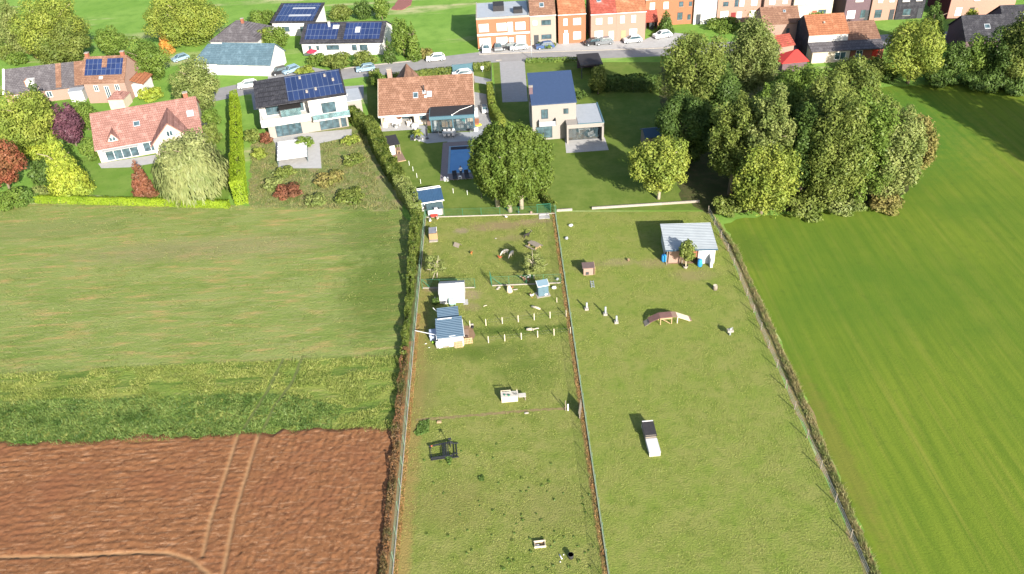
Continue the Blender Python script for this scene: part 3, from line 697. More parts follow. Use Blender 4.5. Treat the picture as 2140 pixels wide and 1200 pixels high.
# right hand street side
for a in (
 ((1897, 174), 'round', 'yellowgreen', 44, 118, .12, 'bright yellow green rounded tree at the top of the sown field'),
 ((1825, 170), 'round', 'olive', 120, 40, .1, 'small yellowish tree left of the bright rounded tree'),
 ((1935, 105), 'cone', 'dark', -2, 76, .05, 'dark green conifer behind the bright rounded tree'),
 ((1985, 165), 'round', 'dark', 92, 50, .1, 'small dark round tree right of the bright rounded tree'),
 ((2032, 165), 'round', 'mid', 76, 52, .1, 'slim mid green tree on the far field edge'),
 ((2080, 172), 'round', 'dark', 60, 70, .1, 'dark leafy tree under the dark roofs'),
 ((2122, 178), 'tall', 'olive', 5, 92, .08, 'tall olive tree at the right edge of the picture'),
 ((1250, 196), 'round', 'olive', 140, 36, .1, 'small olive tree beside the carport'),
 ((1390, 70), 'cone', 'dark', 22, 42, .08, 'pointed green tree in front of the orange brick house'),
 ((1645, 60), 'round', 'dark', 34, 36, .1, 'dark green bush tree between brick annexe and white house'),
 ((2022, 60), 'round', 'lime', 18, 22, .1, 'small yellow tree in front of the pink house'),
):
    tree('street_tree', a[6], a[0], a[1], a[2], ytop=a[3], wpx=a[4], cbot=a[5], ls=.18)
SHV = Vector((sd.x, sd.y)) / -sd.z
for i in range(9):
    tp_ = P(*[(1905, 180), (1955, 208), (2005, 236), (2055, 262), (2105, 290), (2155, 318), (2010, 190), (2080, 215), (2150, 250)][i]); hh = 22 if i < 6 else 24
    b_ = Vector((tp_.x - SHV.x * hh * .93, tp_.y - SHV.y * hh * .93, 0))
    tree('field_tree', 'tall poplar in the row beyond the right edge of the sown field', b_, 'tall', 'olive', h=hh, R=5.5, cbot=.02, ls=.42, n=4500, seed=70 + i, group='poplars right of the field')
# left hand gardens
for a in (
 ((135, 128), 'round', 'yellowgreen', -8, 150, .08, 'broad yellow green tree behind the brick house with solar roof'),
 ((50, 112), 'tall', 'grey', 2, 48, .04, 'tall narrow dark tree beside the broad yellow green tree'),
 ((150, 142), 'round', 'olive', 48, 108, .1, 'olive tree in front of the broad yellow green tree'),
 ((240, 116), 'round', 'mid', 58, 56, .05, 'small rounded green tree left of the rust tree'),
 ((390, 92), 'round', 'yellowgreen', -10, 150, .05, 'broad yellow green tree at the top of the picture'),
 ((351, 112), 'cone', 'orange', 60, 36, .05, 'pointed orange autumn tree among green trees'),
 ((318, 170), 'round', 'mid', 86, 90, .08, 'dark rounded tree right of the solar roofed brick house'),
 ((425, 232), 'round', 'grey', 128, 88, .08, 'soft grey green tree behind the pink roofed house'),
 ((82, 318), 'round', 'yellowgreen', 196, 126, .1, 'big yellow green tree at the left edge gardens'),
 ((95, 250), 'cone', 'dark', 168, 56, .05, 'dark conifer in front of the grey slate house'),
 ((160, 305), 'round', 'purple', 216, 58, .1, 'purple leaved tree beside the pink roofed house'),
 ((186, 272), 'round', 'mid', 212, 56, .05, 'green rounded shrub tree right of the purple tree'),
 ((152, 404), 'cone', 'lime', 284, 98, .06, 'lime yellow pointed tree on the front lawn'),
 ((22, 400), 'round', 'redleaf', 302, 96, .15, 'red maple at the left edge of the picture'),
 ((305, 410), 'cone', 'rust', 336, 54, .04, 'rust red cone shaped tree on the front lawn'),
 ((845, 118), 'round', 'mid', 40, 44, .06, 'rounded green tree right of the white solar house'),
 ((868, 124), 'cone', 'mid', 44, 36, .03, 'slim dark column tree beside the green field'),
 ((815, 128), 'cone', 'dark', 84, 34, .03, 'dark pointed conifer at the corner of the white solar house'),
 ((793, 186), 'round', 'mid', 150, 30, .1, 'small light green tree at the left corner of the tiled house'),
 ((582, 100), 'round', 'mid', 60, 50, .05, 'green rounded tree left of the white solar house'),
 ((557, 98), 'round', 'yellowgreen', 62, 36, .05, 'light green shrub tree behind the blue grey roofed house'),
 ((555, 55), 'round', 'mid', 22, 60, .05, 'green tree left of the rear white house'),
 ((715, 42), 'round', 'olive', 12, 46, .05, 'olive tree above the white solar house'),
 ((760, 40), 'round', 'dark', 4, 40, .05, 'dark tree above the white solar house'),
 ((800, 42), 'round', 'mid', -6, 34, .1, 'thin green tree near the reddish bed'),
):
    tree('garden_tree', a[6], a[0], a[1], a[2], ytop=a[3], wpx=a[4], cbot=a[5], ls=.18)
tree('weeping_willow', 'pale yellow weeping willow in front of the pink roofed house', (414, 405), 'willow', 'willow', ytop=285, wpx=142, cbot=.3, ls=.22, seed=31)
for i, (q, wp, hh, lf, lb) in enumerate((
 ((100, 372), 66, 3.0, 'dark', 'dark bush between red maple and lime tree'), ((85, 330), 60, 3.0, 'lime', 'lime bush below the big yellow green tree'),
 ((30, 432), 66, 2.6, 'mid', 'green bush at the left edge above the meadow'), ((88, 412), 40, 1.6, 'grey', 'grey bush at the end of the low hedge'), ((60, 425), 40, 2.2, 'weed', 'fresh green bush beside the low hedge'),
 ((20, 122), 44, 3.0, 'olive', 'olive bush at the far left edge'), ((42, 134), 40, 2.4, 'mid', 'bright green bush near the slate house'), ((90, 118), 48, 3.0, 'brownish', 'brownish bush behind the slate house'),
 ((12, 90), 50, 4, 'grey', 'greyish bush at the upper left edge'),
 ((30, 260), 50, 3, 'olive', 'olive bush left of the big yellow green tree'),
 ((200, 330), 40, 3.5, 'mid', 'green bush touching the left wall of the pink roofed house'), ((320, 205), 56, 1.8, 'lime', 'yellow green shrub bed beside the brick house'),
 ((445, 262), 36, 3, 'mid', 'green bush behind the right gable of the pink roofed house'), ((447, 300), 40, 3.4, 'olive', 'olive bush between the pink roofed house and the tall hedge'),
 ((640, 308), 36, 1.8, 'mid', 'round green bush beside the white terrace'), ((598, 366), 40, 1.2, 'olive', 'low olive bush below the white terrace'), ((558, 300), 26, 1.8, 'rust', 'dark red bush left of the white terrace'),
 ((605, 408), 60, 1.3, 'rust', 'rust red bramble bush in the scrub'), ((545, 330), 30, 1.6, 'yellowgreen', 'yellow green bush beside the tall hedge'),
 ((575, 392), 50, 1.2, 'grey', 'grey bush in the scrub'), ((690, 380), 60, 1.2, 'brownish', 'brownish bush in the scrub below the house'), ((740, 340), 50, 1.1, 'olive', 'olive bush in the scrub near the tall leafy hedge'),
 ((530, 295), 34, 2, 'olive', 'olive bush left of the white house terrace'), ((735, 415), 60, 1.3, 'olive', 'olive bush at the meadow edge of the scrub'), ((660, 425), 50, 1.1, 'grey', 'grey bush at the meadow edge of the scrub'),
 ((735, 298), 40, 1.0, 'yellowgreen', 'yellow green bush below the right of the white house'),
 ((665, 135), 40, 2.2, 'mid', 'green bush beside the red parasol'), ((705, 140), 62, 2.4, 'olive', 'wide green bush in front of the white solar house'), ((762, 138), 50, 2.8, 'olive', 'olive bush at the roadside in front of the white solar house'),
 ((640, 155), 40, 1.4, 'yellowgreen', 'low yellow green bush by the parked cars'), ((785, 170), 30, 2.2, 'olive', 'olive bush beside the silver car'), ((890, 120), 34, 1.6, 'brownish', 'brownish bush beside the green field'),
 ((1215, 205), 24, 1.2, 'dark', 'dark shrub behind the blue roofed house'), ((1140, 98), 40, .9, 'mid', 'low green shrub in front of the pink brick row house'), ((1510, 60), 70, 1.8, 'mid', 'bright green bush before the pink terrace'),
 ((1705, 42), 40, 2, 'mid', 'green bush in the gap of the terrace'), ((1855, 170), 40, 2.2, 'dark', 'dark bush under the bright rounded tree'), ((1960, 178), 70, 2.4, 'dark', 'dark bush along the top of the sown field'), ((2050, 185), 90, 2.6, 'dark', 'wide dark bush along the top of the sown field'), ((2120, 195), 70, 2.4, 'dark', 'dark bush at the right edge of the sown field'),
)):
    bush('bush', lb, q, wp, hh, lf, .19, seed=i + 40)
# clipped and loose hedges
hedge('tall_hedge', 'tall bright green clipped conifer hedge beside the pink roofed house', [Pxy(506, 428), Pxy(501, 330), Pxy(496, 226)], [1.9, 1.5, 1.3], [4.0, 3.6, 3.3], 'conifer', .09, 140, 3, .12)
hedge('low_hedge', 'low clipped hedge between front lawn and meadow', [Pxy(78, 423), Pxy(290, 428), Pxy(480, 434)], .9, 1.1, 'conifer', .09, 140, 4, .06)
hedge('boundary_hedge', 'tall loose leafy hedge along the left of the pool garden', [(-25.5, 133)] + [Pxy(*q) for q in ((779, 285), (800, 335), (838, 395))], [1.6, 1.9, 2.1, 1.9], [2.6, 2.7, 2.6, 2.4], 'hedge', .12, 130, 5, .2)
hedge('boundary_hedge', 'grey twiggy hedge beside the blue roofed garden house', [Pxy(846, 408), Pxy(872, 452)], [2.2, 1.6], [2.9, 2.2], 'grey', .11, 120, 6, .32)
hedge('ivy_hedge', 'narrow ivy covered hedge along the left fence', [(-12.4, 98.5), (-12.35, 84), (-12.3, 70)], [1.3, .8, .55], [1.8, 1.3, .9], 'hedge', .10, 130, 7, .42)
hedge('dry_hedge', 'withered orange brown hedge beside the ploughed field', [(-12.2, 71), (-12.15, 55), (-12.2, 40)], [.7, .7, .6], [.9, .75, .65], 'dryleaf', .08, 120, 8, .45)
hedge('front_hedge', 'long clipped hedge between tiled house and road', [Pxy(812, 171), Pxy(870, 164), Pxy(943, 156)], 1.0, 1.5, 'hedge', .14, 60, 9, .08)
hedge('front_hedge', 'short clipped hedge right of the grey blue gate', [Pxy(990, 149), Pxy(1026, 146)], 1.0, 1.5, 'hedge', .14, 60, 10, .08)
hedge('side_hedge', 'yellow green hedge along the right of the side yard', [Pxy(1024, 190), Pxy(1030, 235), Pxy(1050, 270)], [1.1, 1.2, 1.3], 1.7, 'yellowgreen', .11, 110, 11, .14)
hedge('side_hedge', 'dark low hedge behind the three big trees', [Pxy(1118, 398), Pxy(1158, 442)], .9, 1.3, 'hedge', .14, 50, 12, .15)
hedge('back_hedge', 'dark shaded hedge along the end of the neighbour lawn', [Pxy(1235, 190), Pxy(1310, 188), Pxy(1380, 190)], 2.2, 2.6, 'dark', .2, 40, 13, .15)
hedge('road_hedge', 'low clipped hedge between blue roofed house and road', [Pxy(1100, 131), Pxy(1210, 128)], .8, .8, 'mid', .14, 50, 14, .08)
for i in range(0):
    pass
rs = np.random.RandomState(77)
# rough growth nobody could count
pv = px((-60, 786), (300, 765), (560, 755), (850, 742)) + [(-12.9, 63.2)] + px((825, 906), (540, 914), (300, 927), (-60, 940))
p = scatter(pv, 76000, rs); f = vnoise(p[:, 0] + 300, p[:, 1] + 300, 21, 1.8, .7); g = vnoise(p[:, 0] + 300, p[:, 1] + 300, 25, .5, .4)
rt_ = np.full(len(p), 9.0)
for t in (((592, 750), (560, 815), (535, 855), (508, 898)), ((634, 742), (610, 800), (572, 850), (550, 898))):
    t = [Pxy(*q) for q in t]
    for (x0, y0), (x1, y1) in zip(t[:-1], t[1:]):
        vx, vy = x1 - x0, y1 - y0; kk = np.clip(((p[:, 0] - x0) * vx + (p[:, 1] - y0) * vy) / (vx * vx + vy * vy), 0, 1); rt_ = np.minimum(rt_, np.hypot(p[:, 0] - x0 - kk * vx, p[:, 1] - y0 - kk * vy))
p, f, g = p[rt_ > .26], f[rt_ > .26], g[rt_ > .26]
band = px((-60, 842), (300, 832), (560, 822), (720, 850), (690, 900), (540, 910), (300, 924), (-60, 937)); ib = inpoly(p[:, 0], p[:, 1], band)
k = (f > .33) & ~(ib & (g > .25))
blades('rough_grass', p[k], (.06 + .22 * rs.rand(k.sum())) * (.4 + f[k]), 'vergeblade', rs, .045, .8, 'rough yellow green grass between the meadow and the ploughed field')
k = ib & (g > .2)
blades('weed_growth', p[k], (.08 + .24 * rs.rand(k.sum())) * (.5 + f[k]), 'weedblade', rs, .06, .8, 'dark green weeds in a band along the ploughed field')
pm = fl + [(-12.6, 66.5), (-60, 63), (-120, 62), (-120, 102)]
p = scatter(pm, 30000, rs); f = vnoise(p[:, 0] + 300, p[:, 1] + 300, 22, 3.5, 1.6); p = p[f > .55]
blades('meadow_grass', p, .06 + .16 * rs.rand(len(p)), 'palegrass', rs, .06, .8, 'pale dry tussocks spread over the meadow')
ps = px((525, 300), (760, 275), (795, 400), (838, 440), (520, 434))
p = scatter(ps, 15000, rs); p = p[~inpoly(p[:, 0], p[:, 1], px((570, 285), (735, 268), (735, 287), (672, 300), (676, 358), (578, 358)))]; f = vnoise(p[:, 0] + 300, p[:, 1] + 300, 23, 1.6, 1.6)
blades('scrub_growth', p, .08 + .5 * f * rs.rand(len(p)), 'scrubblade', rs, .07, .7, 'green and tan scrub growing over the plot below the white house')
p = scatter(px((1484, 440), (1544, 530), (1693, 860), (1834, 1200)) + [(28.5, 32), (27.8, 32)] + px((1822, 1200), (1676, 850), (1532, 520)), 60000, rs)
blades('dry_grass', p, (.12 + .36 * rs.rand(len(p))) * (.4 + vnoise(p[:, 0] + 300, p[:, 1] + 300, 31, 1.5, 3)), 'drygrass', rs, .05, .5, 'tall dry grass strip along the right boundary')
p = np.stack([rs.uniform(6.05, 6.45, 2600), rs.uniform(36, 99, 2600), np.full(2600, .01)], 1)
blades('dry_grass', p, (.06 + .14 * rs.rand(2600)), 'strawrust', rs, .04, .7, 'rust coloured dead grass along the right fence')
p = np.stack([rs.uniform(-11.35, -10.9, 5000), rs.uniform(36, 78, 5000), np.full(5000, .01)], 1)
blades('dry_grass', p, .05 + .12 * rs.rand(5000), 'strawrust', rs, .03, .7, 'straw coloured dead grass along the left fence')
p = np.stack([rs.uniform(-11.2, 6.4, 60000), rs.uniform(38, 99.3, 60000), np.full(60000, .004)], 1); f = vnoise(p[:, 0] + 300, p[:, 1] + 300, 24, 1.3, 1.3); p = p[f > .42]
blades('paddock_grass', p, .03 + .07 * rs.rand(len(p)), 'padblade', rs, .035, .8, 'short uneven grass covering the fenced paddocks')
p = scatter([(6.6, 40), (6.6, 98)] + nb + [(27.3, 40)], 60000, rs); f = vnoise(p[:, 0] + 300, p[:, 1] + 300, 26, 1.6, 1.6); p = p[f > .5]
blades('neighbour_grass', p, .025 + .06 * rs.rand(len(p)), 'padblade', rs, .035, .8, 'short uneven grass covering the neighbour paddock')
# weeds: dark tufts in the paddock, a nettle patch by the fence
wd = []
for k in range(42):
    q = (rs.uniform(1040, 1240), 1190 - 130 * rs.rand() ** 1.5 * 1.5); g = P(*q); wd.append((g.x, g.y, 0.07 + .11 * rs.rand()))
for k in range(26):
    q = (rs.uniform(870, 1210), rs.uniform(880, 1180)); g = P(*q); wd.append((g.x, g.y, .07 + .1 * rs.rand()))
C, Nn = [], []
for x, y, r in wd:
    k = 14; d = rs.normal(size=(k, 3)); d[:, 2] = abs(d[:, 2]); d /= np.linalg.norm(d, axis=1, keepdims=True); C.append(np.array([x, y, .01]) + d * r * np.array([1, 1, .5])); Nn.append(d)
tag(leafmass('weed_tufts', np.vstack(C), np.vstack(Nn), 'weed', .07, rs), 'dark green weed tufts dotted over the near paddock', None, None, 'stuff')
def weedpatch(label, polyp, n, h_, ls=.12):
    p = scatter(px(*polyp), n, rs); p[:, 2] = h_ * rs.rand(len(p)); d = rs.normal(size=p.shape) * .6 + np.array([0, -.2, .6]); d /= np.linalg.norm(d, axis=1, keepdims=True)
    tag(leafmass('weed_patch', p, d, 'weed', ls, rs), label, None, None, 'stuff')
weedpatch('patch of green nettles inside the left fence', ((866, 905), (876, 884), (898, 876), (896, 904), (872, 912)), 1300, .14, .09)
weedpatch('green weeds growing against the black timber frame', ((930, 958), (944, 958), (940, 974)), 2000, .3, .1)
weedpatch('dark weed clump in the near paddock', ((1000, 998), (1010, 995), (1012, 1006), (1002, 1006)), 500, .15, .07)

# ------------------------------------------------------------------ buildings
class Bld:
    def __init__(s, name, label, cat, x, y, yaw=0, group=None):
        s.e = thing(name, label, cat, (x, y, 0), R_(yaw), group); s.x, s.y, s.a = x, y, R_(yaw)
    def loc(s, px_, py_, z=0.0):
        p = P(px_, py_, z); dx, dy = p.x - s.x, p.y - s.y
        return dx * math.cos(s.a) + dy * math.sin(s.a), -dx * math.sin(s.a) + dy * math.cos(s.a)
    def walls(s, L, D, he, hr, m, ridge=.5, name='wall', x0=0, y0=0):
        prof = [(y0, 0), (y0 + D, 0), (y0 + D, he)] + ([(y0 + D * ridge, hr)] if hr > he else []) + [(y0, he)]
        s.L, s.D, s.he, s.hr, s.rf = L, D, he, hr, ridge
        return MB().prism(prof, x0, x0 + L).build(name, m, s.e)
    def roof(s, m, over=.3, side=.15, th=.14, x0=0, y0=0, L=None, D=None, he=None, hr=None, ridge=None, name='roof'):
        L = L or s.L; D = D or s.D; he = he or s.he; hr = hr or s.hr; ridge = ridge if ridge is not None else s.rf
        mb = MB(); yr = y0 + D * ridge; lift = .012
        sf = (hr - he) / max(.01, yr - y0); sb = (hr - he) / max(.01, y0 + D - yr)
        prof = []
        if ridge > 0.02: prof += [(y0 - over, he - over * sf + lift)]
        else: prof += [(y0 - over, hr + lift)]
        prof += [(yr, hr + lift)] if .02 < ridge < .98 else []
        prof += [(y0 + D + over, (he - over * sb if ridge < .98 else hr + over * sf) + lift)]
        top = [(y, z + th * 1.2) for y, z in prof][::-1]
        mb.prism(prof + top, x0 - side, x0 + L + side)
        s.roofpar = (y0, yr, he, hr, lift + th * 1.2)
        return mb.build(name, m, s.e)
    def slope(s, u, t):
        """point and frame on the front slope; t = 0 at the wall, 1 at the ridge"""
        y0, yr, he, hr, up = s.roofpar
        return Vector((u, y0 + (yr - y0) * t, he + (hr - he) * t + up)), Vector((0, yr - y0, hr - he)).normalized()
    def onroof(s, name, m, u0, u1, t0, t1, h=.06, parent=None, h0=.0):
        a, d = s.slope(u0, t0); b, _ = s.slope(u0, t1); n = Vector((1, 0, 0)).cross(d)
        return MB().frame(a + n * h0, Vector((u1 - u0, 0, 0)), b - a, n * h).build(name, m, parent or s.e)
    def skylight(s, u, t, w_=.8, dt=.13, m=None):
        f = s.onroof('skylight', M['zinc'], u - w_ / 2, u + w_ / 2, t, t + dt, .09)
        s.onroof('pane', m or M['glass'], u - w_ / 2 + .09, u + w_ / 2 - .09, t + dt * .14, t + dt * .86, .025, f, .09); return f
    def win(s, face, u, z, w_, h_, fr=None, gl=None, sill=None, name='window', y=None, bars=1, dep=.05):
        """u: along the face; z: height of its sill"""
        fr = fr or M['frame']; gl = gl or M['glass']
        if face == 'F': o, ex, n = Vector((u, s.y0f if y is None else y, z)), Vector((1, 0, 0)), Vector((0, -1, 0))
        elif face == 'R': o, ex, n = Vector((s.L if y is None else y, u, z)), Vector((0, 1, 0)), Vector((1, 0, 0))
        else: o, ex, n = Vector((0 if y is None else y, u, z)), Vector((0, 1, 0)), Vector((-1, 0, 0))
        t = .06; up = Vector((0, 0, 1)); mb = MB(); o = o - n * .02
        mb.frame(o, ex * w_, up * t, n * dep).frame(o + up * (h_ - t), ex * w_, up * t, n * dep)
        mb.frame(o + up * t, ex * t, up * (h_ - 2 * t), n * dep).frame(o + ex * (w_ - t) + up * t, ex * t, up * (h_ - 2 * t), n * dep)
        for i in range(1, bars + 1):
            mb.frame(o + ex * (w_ * i / (bars + 1) - t / 2) + up * t, ex * t, up * (h_ - 2 * t), n * (dep - .006))
        f = mb.build(name, fr, s.e)
        MB().frame(o + ex * t * .9 + up * t * .9, ex * (w_ - 1.8 * t), up * (h_ - 1.8 * t), n * (dep - .02)).build('pane', gl, f)
        if sill: MB().frame(o - ex * .05 - up * .07, ex * (w_ + .1), up * .06, n * .14).build('sill', sill, f)
        return f
    y0f = 0.0
    def door(s, u, w_=.95, h_=2.0, m=None, y=None):
        yy = s.y0f if y is None else y
        d = MB().box(u, u + w_, yy - .045, yy + .02, .03, h_).build('door', m or M['dframe'], s.e)
        MB().box(u + w_ - .16, u + w_ - .1, yy - .09, yy - .045, .95, 1.05).build('handle', M['zinc'], d); return d
    def part(s, name, m, *boxes, parent=None, bevel=0):
        mb = MB()
        for b in boxes: mb.box(*b)
        return mb.build(name, m, parent or s.e, bevel=bevel)
    def chimney(s, x, y, z0, z1, w_=.6, m=None, d_=None):
        d_ = d_ or w_
        c = s.part('chimney', m or M['brick'], (x - w_ / 2, x + w_ / 2, y - d_ / 2, y + d_ / 2, z0, z1))
        s.part('cap', M['conc'], (x - w_ / 2 - .06, x + w_ / 2 + .06, y - d_ / 2 - .06, y + d_ / 2 + .06, z1, z1 + .08), parent=c); return c
    def gutter(s, z=None, L=None, x0=0, y=-.36, m=None):
        return MB().tube([(x0 - .1, y, z), (x0 + (L or s.L) + .1, y, z)], .065, 6).build('gutter', m or M['zinc'], s.e)

# --- the tiled house with its glazed extension
h = Bld('tiled_house', 'long house with orange clay tile roof and glazed flat roofed extension beside the pool', 'house', -20.24, 129.76, 0.06)
L, D, he, hr = 15.6, 11.0, 2.2, 5.95
wl = MB()
wl.box(.12, .3, 0, 2.6, 0, he)                                        # side wing of the covered terrace
wl.prism([(2.6, 0), (D, 0), (D, he), (D / 2, hr), (2.6, he + 2.6 * (hr - he) / (D / 2))], .0, 5.6)
wl.prism([(0, 0), (D, 0), (D, he), (D / 2, hr), (0, he)], 5.6, L)
h.L, h.D, h.he, h.hr, h.rf = L, D, he, hr, .5
wl.build('wall', M['cream'], h.e)
h.roof(M['tile_orange'], .35, .18, .16)
h.part('verge_board', M['cream'], (-.26, -.18, -.2, -.12, 1.9, 2.0))
vb = MB()
for xx in (-.25, L + .18):
    for sg in (0, 1):
        a = Vector((xx, -.38 if sg == 0 else D + .38, he - .36 * (hr - he) / (D / 2) - .01)); b = Vector((xx, D / 2, hr - .01))
        vb.frame(a, Vector((.07, 0, 0)), b - a, Vector((0, 0, .27)))
vb.build('bargeboard', M['cream'], h.e)
MB().tube([(-.15, D / 2, hr + .2), (L + .15, D / 2, hr + .2)], .11, 8).build('ridge_tiles', M['tile_orange'], h.e)
h.part('fascia', M['frame'], (-.2, 9.1, -.42, -.36, he - .36, he - .08))
ug = [h.loc(866, 217, 4.2)[0], h.loc(895, 216, 4.2)[0]]
h.skylight(ug[0], .385, .85, .17)
h.skylight(ug[1], .395, .85, .17, M['blind'])
a, _ = h.slope(h.loc(884, 214, 4.2)[0], .56)
fl_ = MB().tube([a - Vector((0, 0, .2)), a + Vector((0, 0, .95))], .085, 10).build('flue', M['black'], h.e, True)
MB().tube([a + Vector((0, 0, .95)), a + Vector((0, 0, 1.08))], [.14, .12], 10).build('cowl', M['black'], fl_)
h.onroof('flue_flashing', M['zinc'], a.x - .25, a.x + .3, .50, .60, .02)
h.onroof('vent_cap', M['frame'], a.x + .05, a.x + .45, .385, .43, .14)
h.chimney(1.55, D / 2 + 2.4, 3.5, 7.0, .75, M['pinkwall'])
# rear cross gable: only its roof shows over the ridge
g = MB(); yb = D + 1.3
for sx in (-1, 1):
    g.poly([(4.0, D / 2 + .4, hr - .3), (4.0, yb, 6.0), (4.0 + sx * 2.0, yb, 3.6), (4.0 + sx * 2.0, D / 2 + 3.2, 3.6)])
gr = g.build('rear_gable_roof', M['tile_brown'], h.e); so_ = gr.modifiers.new('thick', 'SOLIDIFY'); so_.thickness = .12
MB().prism([(2.2, 0), (5.8, 0), (5.8, 3.6), (4.0, 5.8), (2.2, 3.6)], D - .4, D + 1.1, 'y').build('rear_gable_wall', M['pinkwall'], h.e)
# front: middle wall window, column beside the terrace
h.win('F', 6.55, .95, 1.75, 1.0, M['dframe'], M['glass'], M['conc'])
h.win('F', .75, .0 + .05, 4.2, 2.0, M['dframe'], M['glass'], y=2.6, bars=2, name='sliding_door')
h.part('ceiling', M['frame'], (0.02, 5.58, -.3, 2.58, he - .1, he - .04))
# extension
xe0 = h.loc(886, 258, 2.6)[0]; xe1 = h.loc(988, 252, 2.6)[0]; ye = h.loc(893, 278, 0)[1]
xe0 = 8.5; xe1 = 15.75
ze = 2.75
h.part('flat_roof', M['bitumen'], (xe0, xe1, ye - .15, -.2, ze, ze + .10), (xe0, xe1, -.2, 1.3, ze, ze + .06))
h.part('roof_fascia', M['teal'], (xe0 - .05, xe1 + .05, ye - .42, ye - .15, ze - .38, ze + .16), (xe0 - .08, xe0, ye - .15, .0, ze - .3, ze + .16), (xe1, xe1 + .08, ye - .15, .0, ze - .3, ze + .16))
fz = ze - .38
xs_ = [xe0 + .1, xe0 + (xe1 - xe0) * .5, xe1 - .2]
h.part('glazing_posts', M['teal'], *[(x, x + .17, ye - .2, ye, 0, fz) for x in xs_])
h.part('glazing_sill', M['dframe'], (xe0 + .1, xe1, ye - .22, ye + .02, 0, .07))
for i in range(2):
    w0 = xs_[i] + .17; w1 = xs_[i + 1]; k = 3
    for j in range(k):
        f = MB(); q0 = w0 + (w1 - w0) * j / k; q1 = w0 + (w1 - w0) * (j + 1) / k
        f.box(q0, q0 + .05, ye - .14, ye - .06, .07, fz).box(q1 - .05, q1, ye - .14, ye - .06, .07, fz).box(q0 + .05, q1 - .05, ye - .14, ye - .06, .07, .14).box(q0 + .05, q1 - .05, ye - .14, ye - .06, fz - .07, fz)
        fo = f.build('glass_door', M['dframe'], h.e); MB().box(q0 + .05, q1 - .05, ye - .105, ye - .095, .14, fz - .07).build('pane', M['glassclear'], fo)
h.part('side_glazing', M['dframe'], (xe0 + .1, xe0 + .2, ye, -.1, 0, .1), (xe1 - .12, xe1 - .02, ye, 0, 0, .1), (xe1 - .12, xe1 - .02, ye, 0, fz - .1, fz), (xe1 - .12, xe1 - .02, ye + 1.2, ye + 1.3, .1, fz - .1))
h.part('room_floor', mat('dark_floor', (.05, .055, .07), (.04, .045, .055), 2, .4), (xe0 + .2, xe1 - .13, ye + .03, -.03, .0, .06))
h.part('kitchen_island', M['wood'], (xe0 + 1.7, xe0 + 3.6, -1.6, -.8, .06, .95))
h.part('worktop', M['cream_wood'], (xe0 + 1.6, xe0 + 3.7, -1.65, -.75, .95, 1.0))
h.part('white_cabinet', M['frame'], (xe0 + .35, xe0 + .8, -1.2, -.3, .06, 1.9), (xe0 + 4.1, xe0 + 4.9, -.7, -.1, .06, 2.0), (xe0 + 5.5, xe0 + 6.0, -.7, -.1, .06, 2.0))
h.part('sofa', M['greycloth'], (xe0 + 4.2, xe0 + 5.4, -2.2, -1.4, .06, .5), (xe0 + 4.2, xe0 + 5.4, -1.5, -1.3, .5, .85))
MB().blob((xe0 + 5.3, -1.1, 1.0), (.35, .3, .7), 10, 8).build('turquoise_chair', mat('turquoise_cloth', (.02, .30, .30), (.015, .24, .25), 3, .8), h.e, True)
for q in ((.5, -2.6), (.65, -2.1), (6.4, -1.6), (6.0, -2.4)):
    MB().tube([(xe0 + q[0], q[1], .06), (xe0 + q[0], q[1], .45)], [.13, .17], 8).build('flower_pot', M['plastic_white'], h.e)
MB().tube([(xe1 - .3, -.4, ze + .3), (xe1 - 1.2, -.9, ze + .22), (xe1 - 2.3, -1.6, ze + .20), (xe1 - 3.5, ye - .1, ze + .24)], .035, 6).build('white_cable', M['frame'], h.e)
MB().blob((xe1 - 3.55, ye - .22, ze + .26), (.14, .14, .12), 8, 6).build('lamp_globe', M['frame'], h.e, True)
h.part('brick_pillar', M['pinkwall'], (xe0 - .75, xe0 - .12, -.55, 0, 0, he - .15))
h.part('side_steps', M['orangebrick'], (L + .1, L + .75, -1.6, .4, .02, .35))
h.part('utility_box', M['frame'], (L + .08, L + .6, 1.8, 3.1, .02, 1.1)); h.part('wall_heater', M['dframe'], (L + .08, L + .5, 3.3, 4.0, .02, .8))
h.gutter(he - .22, 9.2)

# paving round it and the pool
yp = 129.76
def w2(x, y): return (-20.24 + x, 129.76 + y)
t_ = sheet('terrace', [w2(-.3, 2.7), w2(-.3, -1.75), w2(6.0, -1.75), w2(6.0, 2.7)], .016, M['palepaver'])
sheet('patio', px((868, 282), (868, 292), (893, 300), (935, 296), (935, 306), (1035, 300), (1040, 262), (985, 276), (893, 279), (893, 262), (872, 262)), .018, mat('blue_grey_paving', (.27, .285, .30), (.215, .23, .245), .9, .85, bmp=.25, bscale=4))
pa, pb = P(937, 306), P(937, 364); pool_x0, pool_x1 = -8.65, -4.45; pool_y0, pool_y1 = 111.9, 121.0
deckb = MB()
deckb.box(pool_x0 - 1.05, pool_x0, pool_y0 - 1.9, pool_y1 + 1.5, 0, .06).box(pool_x1, pool_x1 + 1.4, pool_y0 - 1.9, pool_y1 + 1.5, 0, .06)
deckb.box(pool_x0, pool_x1, pool_y0 - 1.9, pool_y0, 0, .06).box(pool_x0, pool_x1, pool_y1, pool_y1 + 1.5, 0, .06)
pt = thing('swimming_pool', 'rectangular blue swimming pool framed by weathered decking', 'pool', ((pool_x0 + pool_x1) / 2, (pool_y0 + pool_y1) / 2, 0))
def shift(o, t): o.parent = t; o.matrix_parent_inverse = Matrix.Translation(-Vector(t.location)); return o
shift(deckb.build('deck', M['greydeck']), pt)
cp = MB(); q = .28
cp.box(pool_x0, pool_x0 + q, pool_y0, pool_y1, .0, .075).box(pool_x1 - q, pool_x1, pool_y0, pool_y1, .0, .075).box(pool_x0 + q, pool_x1 - q, pool_y0, pool_y0 + q, .0, .075).box(pool_x0 + q, pool_x1 - q, pool_y1 - q, pool_y1, .0, .075)
